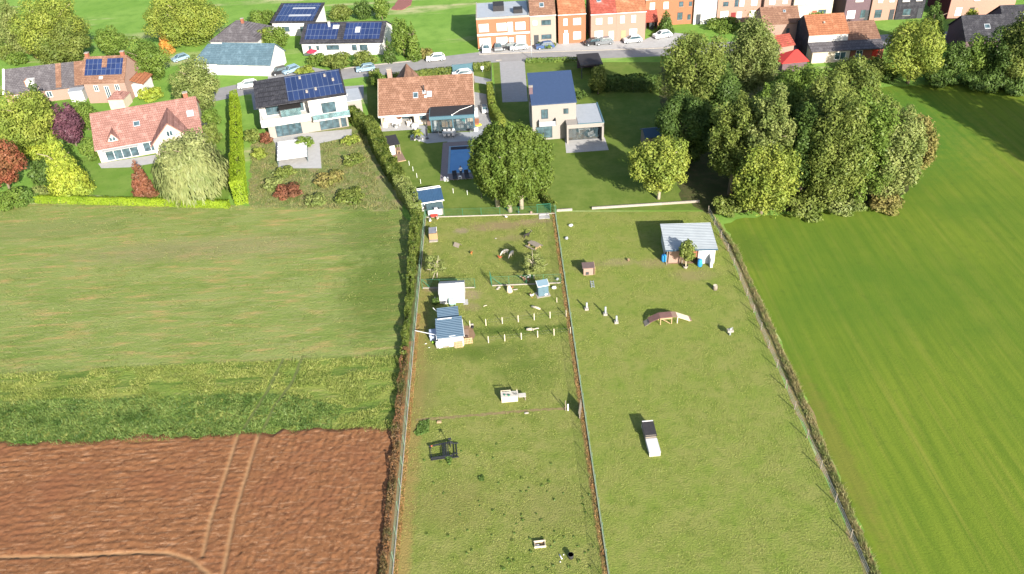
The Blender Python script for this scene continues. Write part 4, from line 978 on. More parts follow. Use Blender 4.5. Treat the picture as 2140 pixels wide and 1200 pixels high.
shift(cp.build('coping', mat('pale_blue_coping', (.20, .29, .36), (.165, .25, .32), 1.2, .6)), pt)
mw, ntw, bw = newmat('pool_water'); vw = coords(ntw)
ntw.links.new(mixc(ntw, noise(ntw, vw, .6, 3, .5, .35, .65), (.028, .15, .33), (.036, .175, .36)), bw.inputs['Base Color']); bw.inputs['Roughness'].default_value = .08
bump(ntw, bw, noise(ntw, vw, 5, 3, .5), .12, .02)
wt = MB().box(pool_x0 + q, pool_x1 - q, pool_y0 + q, pool_y1 - q - .95, .0, .03); shift(wt.build('water', mw), pt)
cv = MB()
cv.box(pool_x0 + q, pool_x1 - q, pool_y1 - q - .95, pool_y1 - q, .0, .05)
shift(cv.build('roller_cover', mat('dark_cover', (.03, .025, .04), (.022, .02, .03), 2, .6)), pt)
stp = MB()
for i in range(3): stp.box(pool_x0 + q, pool_x1 - q, pool_y1 - q - 1.35 - i * .45, pool_y1 - q - 1.31 - i * .45, .03, .034)
shift(stp.build('step_edge', mat('pool_step', (.04, .16, .34), (.03, .13, .3), 2, .3)), pt)

# --- white modern house with solar roof (left of the hedge)
b = Bld('modern_house', 'white modern house with solar panels, roof terrace and glass balcony', 'house', -39.3, 127.6, 13.5)
Lb, Db = 14.2, 7.5
b.L, b.D = Lb, Db
b.part('lower_wall', M['greybrick'], (.9, Lb - .3, 0, Db, 0, 2.7))
b.part('upper_wall', M['white'], (8.0, Lb, -.3, Db, 2.75, 5.7), (0, 8.0, 2.8, Db, 2.75, 5.7))
b.part('parapet', M['white'], (0, 8.0, -1.1, -.85, 2.55, 3.75), (0, .25, -.85, 2.8, 2.55, 3.75), (.25, 8.0, -.85, 2.8, 2.55, 2.78))
b.D = Db; b.he, b.hr, b.rf = 5.7, 7.0, .98
b.L = Lb
rf_ = MB().frame((-.2, -.55, 5.72), (Lb + .4, 0, 0), (0, Db + .8, 1.35), (0, 0, .16)).build('roof', M['tile_dark'], b.e)
b.roofpar = (-.55, Db + .25, 5.72, 7.07, .16)
b.onroof('solar_panel_array', M['solar'], 5.0, Lb - .1, .06, .96, .06, h0=.03)
for uu, tt in ((7.3, .8), (9.5, .3), (11.4, .75), (12.6, .55), (8.0, .25)): b.onroof('roof_vent', M['conc'], uu, uu + .35, tt, tt + .07, .2, h0=.09)
b.win('F', 10.0, 3.1, 2.3, 1.8, M['dframe'], M['glass'], y=-.3)
b.win('F', 1.0, 2.9, 2.2, 2.1, M['dframe'], M['glass'], y=2.8); b.win('F', 5.9, 2.9, 1.3, 2.1, M['dframe'], M['glass'], y=2.8)
b.part('glass_room', M['glassteal'], (3.4, 6.6, .4, 2.2, 2.8, 4.5))
b.part('glass_room_roof', M['bitumen'], (3.2, 6.8, .2, 2.4, 4.5, 4.6))
b.win('F', 9.2, .1, 3.2, 2.3, M['dframe'], M['glass'], y=0, bars=2, name='sliding_door'); b.win('F', 12.7, .1, .9, 2.2, M['dframe'], M['glass'], y=0)
b.win('F', 2.0, .1, 4.2, 2.2, M['dframe'], M['glass'], y=0, bars=3, name='sliding_door')
b.part('balcony', M['white'], (8.3, Lb + .1, -1.7, -.3, 2.45, 2.7))
b.part('balcony_railing', M['glassteal'], (8.3, Lb + .1, -1.7, -1.66, 2.7, 3.6), (Lb + .06, Lb + .1, -1.66, -.3, 2.7, 3.6))
b.part('side_wing', M['greybrick'], (Lb, Lb + 2.6, 3.5, 8.5, 0, 2.9)); b.part('side_wing_roof', M['zinc'], (Lb - .02, Lb + 2.7, 3.4, 8.6, 2.9, 3.02))
b.part('roof_edge', M['frame'], (Lb + .2, Lb + .3, -.5, -.3, 5.6, 5.9))
sheet('terrace', px((565, 285), (735, 270), (735, 285), (668, 300), (672, 352), (582, 352), (575, 300)), .02, M['palepaver'])
wt_ = Bld('terrace_canopy', 'low white glass topped shelter on the terrace of the white modern house', 'canopy', *Pxy(582, 348), 10)
wt_.part('canopy_roof', M['plastic_white'], (0, 4.6, 0, 6.6, 1.0, 1.08)); wt_.part('canopy_side', M['glassteal'], (0, .05, .1, 6.5, .05, 1.0), (4.55, 4.6, .1, 6.5, .05, 1.0)); wt_.part('canopy_rib', M['frame'], *[(0, 4.6, .3 + i * 1.5, .36 + i * 1.5, 1.08, 1.12) for i in range(5)])
for q in ((2.6, 1.2), (2.0, .6), (7.2, 1.0)):
    pass

# --- pink roofed house with willow
c = Bld('gabled_house', 'cream house with pinkish red tile roof, cross gable and small dormer', 'house', -64.6, 122.6, 16.4)
Lc, Dc = 16.1, 11.5
c.walls(Lc, Dc, 2.5, 6.0, M['cream']); c.roof(M['tile_red'], .4, .25)
c.skylight(6.6, .40, 1.0, .15); c.skylight(15.0, .42, 1.1, .18, M['blind'])
c.win('F', 1.0, .1, 5.0, 2.0, M['frame'], M['glass'], bars=3, name='sliding_door'); c.win('F', 6.8, .5, 2.2, 1.6, M['frame'], M['glass'], M['conc'])
c.part('awning', M['greycloth'], (.8, 6.2, -1.0, -.02, 2.1, 2.17))
# cross gable wing
gx0, gx1 = 8.6, 14.4; gm = (gx0 + gx1) / 2
MB().prism([(gx0, 0), (gx1, 0), (gx1, 2.5), (gm, 5.4), (gx0, 2.5)], -1.6, 4.2, 'y').build('gable_wall', M['cream'], c.e)
gg = MB()
for sx in (-1, 1):
    gg.poly([(gm, -2.0, 5.43), (gm, 4.9, 5.43), (gm + sx * 3.35, 0.9, 2.12), (gm + sx * 3.35, -2.0, 2.12)])
go = gg.build('gable_roof', M['tile_red'], c.e); mo = go.modifiers.new('thick', 'SOLIDIFY'); mo.thickness = .15
c.win('F', gm - .5, 3.1, 1.0, 1.0, M['frame'], M['glass'], y=-1.6); c.win('F', gx0 + 1.6, .1, 2.8, 2.0, M['frame'], M['glass'], y=-1.6, name='sliding_door')
# dormer
dm = 2.7
MB().prism([(dm - .75, 3.0), (dm + .75, 3.0), (dm + .75, 3.3), (dm, 4.35), (dm - .75, 3.3)], .55, 3.0, 'y').build('dormer_wall', M['cream'], c.e)
dg = MB()
for sx in (-1, 1): dg.poly([(dm, .35, 4.4), (dm, 3.6, 4.4), (dm + sx * 1.05, 1.6, 3.0), (dm + sx * 1.05, .35, 3.0)])
do = dg.build('dormer_roof', M['tile_red'], c.e); mo = do.modifiers.new('thick', 'SOLIDIFY'); mo.thickness = .1
c.win('F', dm - .5, 3.05, 1.0, .75, M['frame'], M['glass'], y=.55)
c.chimney(14.8, Dc / 2 + .4, 4.6, 6.9, .7); c.gutter(2.28)
c.part('porch', M['dframe'], (Lc + .1, Lc + 1.0, 1.0, 3.5, .0, 2.2))
sheet('terrace', px((205, 342), (335, 322), (345, 338), (270, 350), (212, 352)), .02, M['palepaver'])

# --- solar roofed brick house and its slate neighbour
d = Bld('brick_house', 'pink brick house with dark solar panels over its tiled roof', 'house', -75.6, 147.4, -3.0)
d.walls(7.6, 7.5, 4.1, 7.3, M['pinkwall']); d.roof(M['tile_brown'], .3, .2)
f = d.onroof('solar_panel_array', M['solar'], .3, 3.3, .22, .88, .07, h0=.02); d.onroof('solar_panel_array', M['solar'], 4.3, 7.2, .22, .88, .07, h0=.02); d.onroof('solar_panel_array', M['solar'], 3.3, 4.3, .22, .52, .07, h0=.02)
d.skylight(3.4, .05, .7, .12, M['blind']); d.chimney(.4, 3.9, 6.2, 8.1, .6); d.chimney(7.0, 3.9, 6.2, 8.1, .6)
for uu in (1.7, 3.6, 5.6): d.win('F', uu, 2.3 if uu != 3.6 else .6, .8, 1.1 if uu != 3.6 else 2.6, M['frame'], M['glass'], M['conc'])
d.part('side_annexe', M['white'], (7.62, 9.6, 2.2, 6.5, 0, 2.4)); MB().frame((7.6, 2.0, 3.3), (2.3, 0, -.9), (0, 4.8, 0), (0, 0, .12)).build('annexe_roof', M['tile_bright'], d.e)
hp = MB(); hp.poly([(5.0, -3.4, 1.9), (8.2, -3.4, 1.9), (6.6, -1.6, 3.0)]).poly([(8.2, -3.4, 1.9), (8.2, .0, 1.9), (6.6, -1.6, 3.0)]).poly([(8.2, 0, 1.9), (5, 0, 1.9), (6.6, -1.6, 3.0)]).poly([(5, 0, 1.9), (5, -3.4, 1.9), (6.6, -1.6, 3.0)])
hp.build('porch_roof', M['tile_red'], d.e); d.part('porch_wall', M['cream'], (5.2, 8.0, -3.2, -.02, 0, 1.9))
s_ = Bld('slate_house', 'long low house with grey slate roof and orange tiled strip', 'house', -91.0, 148.4, 9.0)
s_.walls(14.6, 8.0, 2.4, 5.4, M['pinkwall']); s_.roof(M['tile_grey'], .3, .2)
s_.onroof('orange_tile_strip', M['tile_brown'], 9.1, 10.1, -.04, .99, .05, h0=.0); s_.onroof('orange_tile_panel', M['tile_brown'], 12.4, 14.7, -.04, .99, .05)
s_.part('dormer', M['white'], (4.0, 5.4, .6, 2.6, 2.6, 4.1)); s_.part('dormer_cheek', M['orangebrick'], (3.85, 4.0, .6, 2.6, 2.6, 4.15))
s_.onroof('gable_coping', M['frame'], -.2, .15, -.08, 1.0, .12)
for uu in (1.5, 7.0, 11.0): s_.win('F', uu, .8, 1.0, 1.1, M['frame'], M['glass'], M['conc'])
s_.part('white_garage', M['white'], (11.6, 14.0, -2.2, -.02, 0, 2.1)); s_.part('garage_roof', M['zinc'], (11.5, 14.1, -2.3, -.02, 2.1, 2.2))
# --- blue grey roofed bungalow, with dark hipped part behind
e = Bld('bungalow', 'white bungalow with blue grey roof by the road', 'house', *Pxy(463, 157), -12)
e.walls(10.6, 7.0, 2.4, 5.0, M['white']); e.roof(M['tile_bluegrey'], .3, .2)
MB().prism([(-.02, 0), (5.6, 0), (5.6, 2.35), (.0, 2.35)], -5.2, 0, 'x').build('wing_wall', M['white'], e.e)
wr = MB(); wr.poly([(-5.5, -.3, 2.4), (0.0, -.3, 2.4), (0.0, 3.5, 4.9), (-3.2, 3.5, 4.9)]).poly([(-5.5, -.3, 2.4), (-3.2, 3.5, 4.9), (-5.5, 6.0, 2.4)]).poly([(-5.5, 6.0, 2.4), (-3.2, 3.5, 4.9), (0, 3.5, 4.9), (0, 6.0, 2.4)])
wo = wr.build('wing_roof', M['tile_bluegrey'], e.e); mo = wo.modifiers.new('thick', 'SOLIDIFY'); mo.thickness = .15
for uu, ww in ((1.2, 1.4), (5.0, 1.0), (8.0, 1.6)): e.win('F', uu, .8, ww, 1.2, M['frame'], M['blind'])
e.win('F', -3.4, .2, 1.6, 1.9, M['frame'], M['blind'])
k = Bld('hipped_house', 'low white house under a dark grey hipped roof', 'house', *Pxy(446, 112), -10)
k.part('wall', M['white'], (0, 10, 0, 9, 0, 2.5))
kr = MB(); A = [(-.3, -.3, 2.5), (10.3, -.3, 2.5), (10.3, 9.3, 2.5), (-.3, 9.3, 2.5)]; T0, T1 = (4.5, 4.5, 5.4), (5.5, 4.5, 5.4)
kr.poly([A[0], A[1], T1, T0]).poly([A[1], A[2], T1]).poly([A[2], A[3], T0, T1]).poly([A[3], A[0], T0])
kr.build('roof', M['tile_grey'], k.e); k.win('R', 3, .8, 1.4, 1.2, M['frame'], M['blind'], y=10); k.win('F', 7.6, .8, 1.2, 1.1, M['frame'], M['blind'])
k.chimney(6, 4, 4.6, 5.9, .5)
# --- white solar houses at the top
fz_ = Bld('solar_house', 'long white house under a blue solar roof, red parasol in front', 'house', -39.2, 165.6, -7.0)
fz_.walls(16.5, 9.5, 2.7, 5.0, M['white']); fz_.roof(M['tile_dark'], .4, .25)
fz_.onroof('solar_panel_array', M['solar'], 8.6, 15.9, .08, .92, .06, h0=.02); fz_.onroof('solar_panel_array', M['solar'], .6, 7.2, .1, .9, .06, h0=.02)
fz_.skylight(6.6, .62, 1.3, .2, M['blind']); fz_.skylight(11.2, .4, 1.0, .3, M['blind']); fz_.chimney(5.2, 3.6, 3.8, 5.6, .45, M['zinc'])
for uu, ww, hh in ((1.3, .6, .9), (2.9, .6, .9), (5.0, 2.6, 1.0), (10.2, 1.0, 1.2), (11.8, 1.6, 1.2)): fz_.win('F', uu, 1.1 if uu < 9 else .9, ww, hh, M['dframe'], M['glass'])
fz_.win('R', 3.0, 1.0, 1.4, 1.2, M['frame'], M['glass'])
f2 = Bld('solar_house', 'smaller white house with mono pitch solar roof behind the long one', 'house', -47.6, 178.5, -8.0)
f2.part('wall', M['white'], (0, 9.4, 0, 7.6, 0, 2.9))
MB().prism([(0, 2.9), (7.6, 2.9), (7.6, 4.3)], 0, 9.4).build('gable_wall', M['white'], f2.e)
MB().frame((-.25, -.4, 2.9), (9.9, 0, 0), (0, 8.3, 1.45), (0, 0, .16)).build('roof', M['tile_dark'], f2.e)
f2.roofpar = (-.4, 7.9, 2.9, 4.35, .16); f2.onroof('solar_panel_array', M['solar'], .6, 9.0, .06, .94, .06, h0=.02)
f2.onroof('roof_rail', M['zinc'], 3.2, 8.0, .28, .36, .05, h0=.09); f2.onroof('roof_rail', M['zinc'], 3.2, 8.2, .66, .72, .05, h0=.09)
f2.win('F', 2.0, .9, 1.6, 1.1, M['dframe'], M['glass']); f2.win('F', 6.0, .9, 1.6, 1.1, M['dframe'], M['glass'])
# --- blue roofed modern house on the right
j = Bld('modern_house', 'beige brick house with royal blue tile roof and flat roofed living room', 'house', 4.74, 121.4, 1.5)
j.walls(6.9, 7.3, 6.0, 8.1, M['greybrick'], ridge=.98); j.roof(M['tile_blue'], .12, .1)
j.part('living_room', M['greybrick'], (6.9, 11.0, -2.0, -1.75, 2.55, 3.2), (6.9, 11.0, -1.75, 5.4, 2.9, 3.2), (10.7, 11.0, -2.0, 5.4, 0, 2.9), (6.9, 10.7, 5.1, 5.4, 0, 2.9), (5.2, 6.9, -2.0, -1.75, 2.55, 3.2), (5.2, 5.45, -2.0, -.02, 0, 2.55), (5.2, 6.9, -1.75, -.02, 2.9, 3.2))
j.part('flat_roof', M['zinc'], (7.0, 10.85, -1.9, 5.3, 3.2, 3.26)); j.part('roof_coping', M['teal'], (10.85, 11.05, -2.02, 5.42, 3.2, 3.36), (6.9, 10.85, -2.02, -1.9, 3.2, 3.30))
wg = j.win('F', 5.5, .05, 5.1, 2.4, M['dframe'], M['glassclear'], y=-.9, bars=3, name='sliding_door')
j.part('room_floor', M['wood'], (5.5, 10.68, -.85, 5.0, .02, .06)); j.part('dining_table', M['frame'], (7.4, 9.4, 1.2, 2.2, .7, .76), (7.5, 7.6, 1.3, 2.1, .06, .7), (9.2, 9.3, 1.3, 2.1, .06, .7))
j.win('F', 1.4, 3.6, 1.1, 1.6, M['dframe'], M['glass']); j.win('F', 4.9, 4.2, .8, .9, M['dframe'], M['glass'])
j.part('balcony', M['zinc'], (1.0, 3.6, -.9, -.02, 2.7, 2.85), (1.0, 1.05, -.9, -.02, 2.85, 3.6), (1.05, 3.55, -.9, -.86, 2.85, 3.5)); j.part('balcony_end', M['dframe'], (3.55, 3.65, -.9, -.02, 2.85, 3.7))
j.win('F', .5, .3, 2.6, 2.0, M['dframe'], M['glass']); j.chimney(.1, 2.6, 5.5, 8.0, .55, M['darkbrick']); j.win('L', 2.0, 3.5, 1.0, 1.4, M['dframe'], M['glass'])
sheet('terrace', [(9.8, 121.5), (9.6, 116.4), (16.2, 116.6), (16.1, 121.0)], .02, M['palepaver'])
cpt = Bld('carport', 'dark flat roofed carport behind the blue roofed house', 'carport', *Pxy(1216, 164), 2)
cpt.part('roof', M['bitumen'], (-.3, 3.8, -.3, 5.3, 2.4, 2.6)); cpt.part('post', M['dframe'], (-.1, .05, -.1, .05, 0, 2.4)); cpt.part('post', M['dframe'], (3.4, 3.55, -.1, .05, 0, 2.4)); cpt.part('back_wall', M['darkbrick'], (-.2, 3.7, 5.0, 5.2, 0, 2.4)); cpt.part('side_wall', M['darkbrick'], (3.56, 3.7, 0, 5.0, 0, 2.4))
gs = Bld('garden_shed', 'blue grey roofed shed half hidden behind the yellowing broadleaf tree', 'shed', *Pxy(1348, 312), 4)
gs.walls(3.4, 3.0, 1.9, 2.6, M['oldwood']); gs.roof(M['steel'], .2, .15); gs.door(1.2, .9, 1.7, M['oldwood'])

# --- the terraced row along the road
def rowhouse(label, x0, x1, yf, dep, he, hr, wm, rm, wins, ridge=.5, doorx=None, dm_=None, dorm=None, sky=(), flat=False, chim=True, gl=None, yaw=0.0, drop=0):
    r = Bld('row_house', label, 'house', x0, yf, yaw, 'row houses along the road'); L = x1 - x0
    if flat:
        r.part('wall', wm, (0, L, 0, dep, 0, he)); r.part('flat_roof', M['zinc'], (.15, L - .15, .15, dep - .15, he, he + .05))
        r.part('parapet', M['conc'], (-.03, L + .03, -.03, .15, he - .12, he + .25), (-.03, .15, .15, dep, he - .12, he + .25), (L - .15, L + .03, .15, dep, he - .12, he + .25))
    else:
        r.walls(L, dep, he, hr, wm, ridge); r.roof(rm, .2, .0, .14); r.gutter(he - .08, L, 0, -.26, M['frame'])
        for u, t in sky: r.skylight(u, t, .9, .2)
        if chim: r.chimney(L - .4, dep * ridge, hr - .7, hr + .9, .55)
    for u, z, ww, hh, st in wins:
        r.win('F', u - ww / 2, z, ww, hh, M['frame'] if st != 'd' else M['dframe'], M['blind'] if st == 'b' else M['glass'], M['conc'], bars=1 if ww > .9 else 0)
    if doorx is not None: r.door(doorx, .95, 2.1, dm_)
    return r
YT = 163.6
def grid(L, n, z2, hh, st='b', ww=1.0, ground=True):
    o = []
    for i in range(n):
        u = L * (i + .5) / n; o.append((u, z2, ww, hh, st))
    return o
t1 = rowhouse('orange brick house with flat pale roof at the left end of the row', -3.9, 6.5, YT - .6, 10, 6.1, 6.1, M['orangebrick'], None, [(1.4, 3.6, 1.9, 1.5, 'b'), (4.9, 3.6, 1.9, 1.5, 'b'), (8.6, 3.6, 1.9, 1.5, 'b'), (1.5, .2, 2.2, 2.1, 'b'), (4.8, .2, 2.2, 2.1, 'b'), (8.6, .9, 1.9, 1.5, 'b'), (6.6, 3.3, 1.0, 1.9, 'b')], doorx=6.2, dm_=M['frame'], flat=True)
t1.part('roof_box', M['bitumen'], (3.4, 5.6, 4, 7, 6.15, 7.2), (7.4, 9.2, 2.0, 4.0, 6.15, 6.9)); t1.part('ground_floor_band', M['white'], (0, 10.4, -.03, 0, 0, .18), (0, 10.4, -.03, 0, 2.75, 3.15))
rowhouse('pale brick row house with brown roof and one large skylight', 6.6, 11.7, YT, 9, 6.0, 9.0, M['palebrick'], M['tile_brown'], [(3.2, 4.0, 1.9, 1.0, 'd'), (3.2, 1.2, 2.0, .9, 'd'), (1.0, 4.1, .8, .9, 'b')], doorx=.7, sky=((2.5, .3), ))
rowhouse('narrow orange brick row house between two alleys', 12.2, 17.6, YT, 9, 5.9, 9.0, M['orangebrick'], M['tile_bright'], [(1.4, 3.7, .8, 1.3, 'b'), (3.7, 3.7, 1.5, 1.3, 'b'), (3.7, .8, 1.5, 1.5, 'b'), (1.5, 2.2, .6, .5, 'b')], doorx=1.0, dm_=M['frame'])
rowhouse('rose brick row house under a dark red roof with small skylight', 18.6, 23.6, YT - .3, 9, 5.7, 8.8, M['rosebrick'], M['tile_crimson'], [(1.6, 3.6, 1.2, 1.2, 'b'), (3.8, 3.6, .8, 1.2, 'b'), (1.6, .8, 1.6, 1.5, 'b')], doorx=3.6, dm_=M['frame'], sky=((1.8, .45), ), chim=False)
rowhouse('rose brick row house under a bright orange roof', 23.62, 29.4, YT - .3, 9, 5.7, 8.8, M['rosebrick'], M['tile_bright'], [(1.2, 3.6, .85, 1.4, 'b'), (3.4, 3.6, .85, 1.4, 'b'), (3.4, .8, 1.5, 1.5, 'b')], doorx=1.0, dm_=M['wood'])
rowhouse('orange brick house set back behind a pointed tree', 30.6, 40.5, 170.8, 9, 5.6, 8.6, M['orangebrick'], M['tile_bright'], [(1.4, 3.4, 1.0, 1.4, 'b'), (4.2, 3.4, 1.0, 1.4, 'b'), (7.3, 3.7, .9, 1.0, 'd'), (9.2, 3.7, .7, .9, 'd'), (7.2, 1.0, 1.1, 1.5, 'd'), (9.1, .9, .7, 1.1, 'd')], doorx=1.6, dm_=M['frame'])
pr = Bld('porch', 'red sloping porch against the orange brick house', 'porch', 30.3, 168.4, 0); MB().frame((0, 0, 1.6), (2.6, 0, 0), (0, 2.36, 1.7), (0, 0, .12)).build('roof', M['tile_crimson'], pr.e); pr.part('wall', M['darkbrick'], (.1, .2, .1, 2.36, 0, 1.7), (2.4, 2.5, .1, 2.36, 0, 1.7)); pr.door(.9, .9, 1.6, M['dframe'], y=.3)
rowhouse('cream painted row house right of the orange brick house', 40.52, 45.2, 170.2, 9, 5.8, 8.8, M['white'], M['tile_red'], [(2.6, 3.6, 1.0, 1.6, 'b'), (2.4, .9, 1.2, 1.5, 'b')], doorx=.5, dm_=M['dframe'])
rowhouse('pink brick row house with one dark shuttered window', 45.22, 54.4, 169.9, 9, 5.6, 8.7, M['rosebrick'], M['tile_brown'], [(1.6, 3.5, 1.1, .9, 'd'), (3.8, 3.3, .8, 1.4, 'd'), (4.9, 3.3, .9, 1.5, 'b'), (7.4, 3.3, 1.2, 1.7, 'b'), (1.5, .6, 1.6, 1.9, 'b'), (4.6, .7, 1.0, 1.5, 'b'), (7.3, .8, 1.2, 1.5, 'b')], doorx=2.9, dm_=mat('dark_red_door', (.2, .03, .03), (.16, .025, .025), 3, .5))
rowhouse('salmon brick row house in the middle of the pink terrace', 54.42, 60.2, 169.0, 9, 5.7, 8.7, M['pinkwall'], M['tile_brown'], [(1.6, 3.6, 1.2, 1.4, 'b'), (4.2, 3.6, .9, 1.4, 'b'), (1.5, .8, 1.4, 1.4, 'b')], doorx=3.7, dm_=M['red'])
rowhouse('peach rendered row house at the right end of the pink terrace', 60.22, 68.2, 168.2, 9, 5.7, 8.7, M['cream'], M['tile_brown'], [(1.4, 3.5, 1.2, 1.5, 'b'), (3.1, 3.5, 1.2, 1.5, 'b'), (6.2, 3.5, 2.2, 1.5, 'b'), (1.8, .8, 1.6, 1.5, 'b'), (6.0, .8, 1.6, 1.4, 'd')], doorx=4.0, dm_=M['brick'])
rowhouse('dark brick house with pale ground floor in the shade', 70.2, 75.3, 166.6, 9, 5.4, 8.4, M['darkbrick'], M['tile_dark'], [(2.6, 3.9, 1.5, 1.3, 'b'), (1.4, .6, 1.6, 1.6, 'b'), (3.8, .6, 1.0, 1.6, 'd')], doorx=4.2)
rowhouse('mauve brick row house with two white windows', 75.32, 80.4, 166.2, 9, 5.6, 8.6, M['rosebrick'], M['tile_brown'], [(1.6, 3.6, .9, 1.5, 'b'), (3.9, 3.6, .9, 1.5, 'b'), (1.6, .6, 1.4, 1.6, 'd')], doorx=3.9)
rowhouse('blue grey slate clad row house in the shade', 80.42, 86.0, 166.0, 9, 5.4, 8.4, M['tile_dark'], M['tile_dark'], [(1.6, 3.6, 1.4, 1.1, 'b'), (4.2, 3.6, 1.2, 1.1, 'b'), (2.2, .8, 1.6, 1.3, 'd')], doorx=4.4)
t9 = rowhouse('pink brick house with dark red side gable near the picture corner', 90.4, 103.5, 164.6, 9, 5.7, 8.7, M['rosebrick'], M['tile_red'], [(2.8, 3.8, .8, 1.0, 'd'), (5.2, 3.4, 1.1, 1.8, 'b'), (2.0, .6, 1.2, 1.6, 'b'), (9.0, 3.6, 1.2, 1.5, 'b')], doorx=4.2)
t9.part('gable_cladding', mat('dark_red_cladding', (.12, .02, .03), (.09, .015, .025), 4, .8), (-.06, -.01, 0, 9, 0, 5.6))
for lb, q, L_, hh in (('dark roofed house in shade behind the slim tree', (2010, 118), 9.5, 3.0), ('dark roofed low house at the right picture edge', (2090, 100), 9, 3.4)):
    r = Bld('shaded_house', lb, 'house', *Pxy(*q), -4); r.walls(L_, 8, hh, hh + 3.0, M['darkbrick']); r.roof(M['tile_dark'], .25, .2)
    for uu in (1.5, 4.5, 7): r.win('F', uu, .8, 1.1, 1.2, M['frame'], M['glass'])
    r.skylight(4, .4, 1.0, .2)
# --- white walled house with orange roof, its lean-to and outhouses
n = Bld('white_house', 'white walled house with bright orange roof and slate hung side', 'house', 56.9, 148.6, -.5)
n.walls(7.2, 7.4, 4.4, 6.6, M['white'], ridge=.55); n.roof(M['tile_bright'], .2, .1)
n.part('slate_cladding', M['tile_dark'], (-.07, -.01, 0, 7.4, 0, 4.3)); MB().prism([(0.0, 4.3), (7.4, 4.3), (4.07, 6.5)], -.07, -.01).build('slate_gable', M['tile_dark'], n.e)
n.onroof('roof_vent', M['conc'], 3.0, 3.3, .5, .56, .25)
n.part('lean_to', M['cream'], (.2, 7.0, -2.6, -.02, 0, 2.1)); MB().frame((-.1, -2.9, 2.15), (13.4, 0, 0), (0, 2.86, .75), (0, 0, .12)).build('lean_to_roof', M['tile_grey'], n.e)
n.win('F', 4.3, .5, 2.0, 1.4, M['frame'], M['glass'], y=-2.6)
n.part('wing_wall', M['brick'], (7.22, 13.2, -2.4, 6.0, 0, 2.2)); MB().frame((7.22, -.02, 2.95), (6.1, 0, 0), (0, 4.4, 1.9), (0, 0, .14)).build('wing_roof', M['tile_brown'], n.e)
MB().prism([(0, 2.1), (6, 2.1), (4.3, 4.8), (0, 2.9)], 7.3, 13.1).build('wing_gable', M['brick'], n.e)
nr_ = MB().frame((7.22, 4.38, 4.84), (6.1, 0, 0), (0, 1.9, -2.4), (0, 0, .14)).build('wing_back_roof', M['tile_brown'], n.e)
n.win('F', 8.2, .5, 1.2, 1.4, M['frame'], M['glass'], y=-2.4); n.door(11.2, .95, 1.9, M['red'], y=-2.4)
br = Bld('brick_annexe', 'old pale brick annexe with weathered roof left of the white walled house', 'outbuilding', *Pxy(1588, 98), -2)
br.walls(7.0, 6.5, 4.4, 6.4, M['pinkwall']); br.roof(M['tile_brown'], .2, .1); br.win('F', 4.6, 1.8, .6, 1.6, M['dframe'], M['glass']); br.skylight(4.4, .6, .5, .15)
r1 = Bld('red_roofed_shed', 'small brick shed with red roof beside the slate hung gable', 'shed', *Pxy(1626, 122), 14); r1.walls(3.0, 2.4, 2.2, 3.4, M['pinkwall'], ridge=.95); r1.roof(M['tile_crimson'], .2, .15)
r2 = Bld('hipped_shed', 'dark shed with a vivid red hipped roof at the edge of the grove', 'shed', *Pxy(1633, 152), 6)
r2.part('wall', M['darkbrick'], (0, 4.6, 0, 3.6, 0, 1.7)); hr_ = MB(); A = [(-.3, -.3, 1.72), (4.9, -.3, 1.72), (4.9, 3.9, 1.72), (-.3, 3.9, 1.72)]; T0 = (2.9, 1.9, 3.3); T1 = (3.4, 1.9, 3.3)
hr_.poly([A[0], A[1], T1, T0]).poly([A[1], A[2], T1]).poly([A[2], A[3], T0, T1]).poly([A[3], A[0], T0]); hr_.build('roof', mat('vivid_red_tile', (.42, .035, .03), (.34, .03, .025), 4, .8), r2.e)
# --- garden wall ends of the neighbour lawn
gw = Bld('garden_wall', 'low white concrete wall across the end of the neighbour lawn', 'wall', *Pxy(1162, 443), 0.6)
x1 = gw.loc(1468, 438)[0]; g0_, g1_ = gw.loc(1196, 441)[0], gw.loc(1238, 442)[0]
gw.part('wall_panel', M['conc'], (.1, g0_, 0, .14, 0, .30)); gw.part('wall_panel', M['conc'], (g1_, x1 * .74, 0, .14, 0, .30)); gw.part('wall_panel', M['palebrick'], (x1 * .74, x1, 0, .14, 0, .28)); gw.part('coping', M['conc'], (.1, g0_, -.02, .16, .30, .34), (g1_, x1 * .74, -.02, .16, .30, .34), (x1 * .74, x1, -.02, .16, .28, .32))

# ------------------------------------------------------------------ fences
def mesh_fence(label, a, b, hh=1.55, sp=2.6, base=True, m='green_metal', wire=.008, braces=(), vstep=.2, hstep=.25, skip=()):
    a = Vector((a[0], a[1], 0)); b = Vector((b[0], b[1], 0)); L = (b - a).length; d = (b - a) / L
    t = thing('wire_fence', label, 'fence', a, math.atan2(d.y, d.x))
    n = max(1, round(L / sp))
    for i in range(n + 1):
        x = L * i / n
        MB().tube([(x, 0, 0), (x, 0, hh + .05)], .028, 6).build('post', M[m], t)
    w_ = MB()
    segs = [(0, L)] if not skip else [(0, skip[0] - a.x), (skip[1] - a.x, L)]
    for x0, x1 in segs:
        z = .06
        while z <= hh + .001: w_.bar((x0, .035, z), (x1, .035, z), wire, wire); z += hstep
        x = x0
        while x <= x1: w_.bar((x, .022, .06), (x, .022, hh), wire * .8, wire * .8); x += vstep
        w_.bar((x0, .035, hh), (x1, .035, hh), .016, .016)
    w_.build('wire_mesh', M[m], t)
    if base: MB().box(.05, L - .05, -.045, .015, 0, .15).build('concrete_base', M['conc'], t)
    for x, s in braces: MB().bar((x, 0, hh * .95), (x + s, 0, .05), .05).build('brace', M[m], t)
    return t
mesh_fence('long green wire fence along the left side of the paddocks', (XL, 38.5), (XL, 99.4), 1.45, m='fence_pale', wire=.007, vstep=.2)
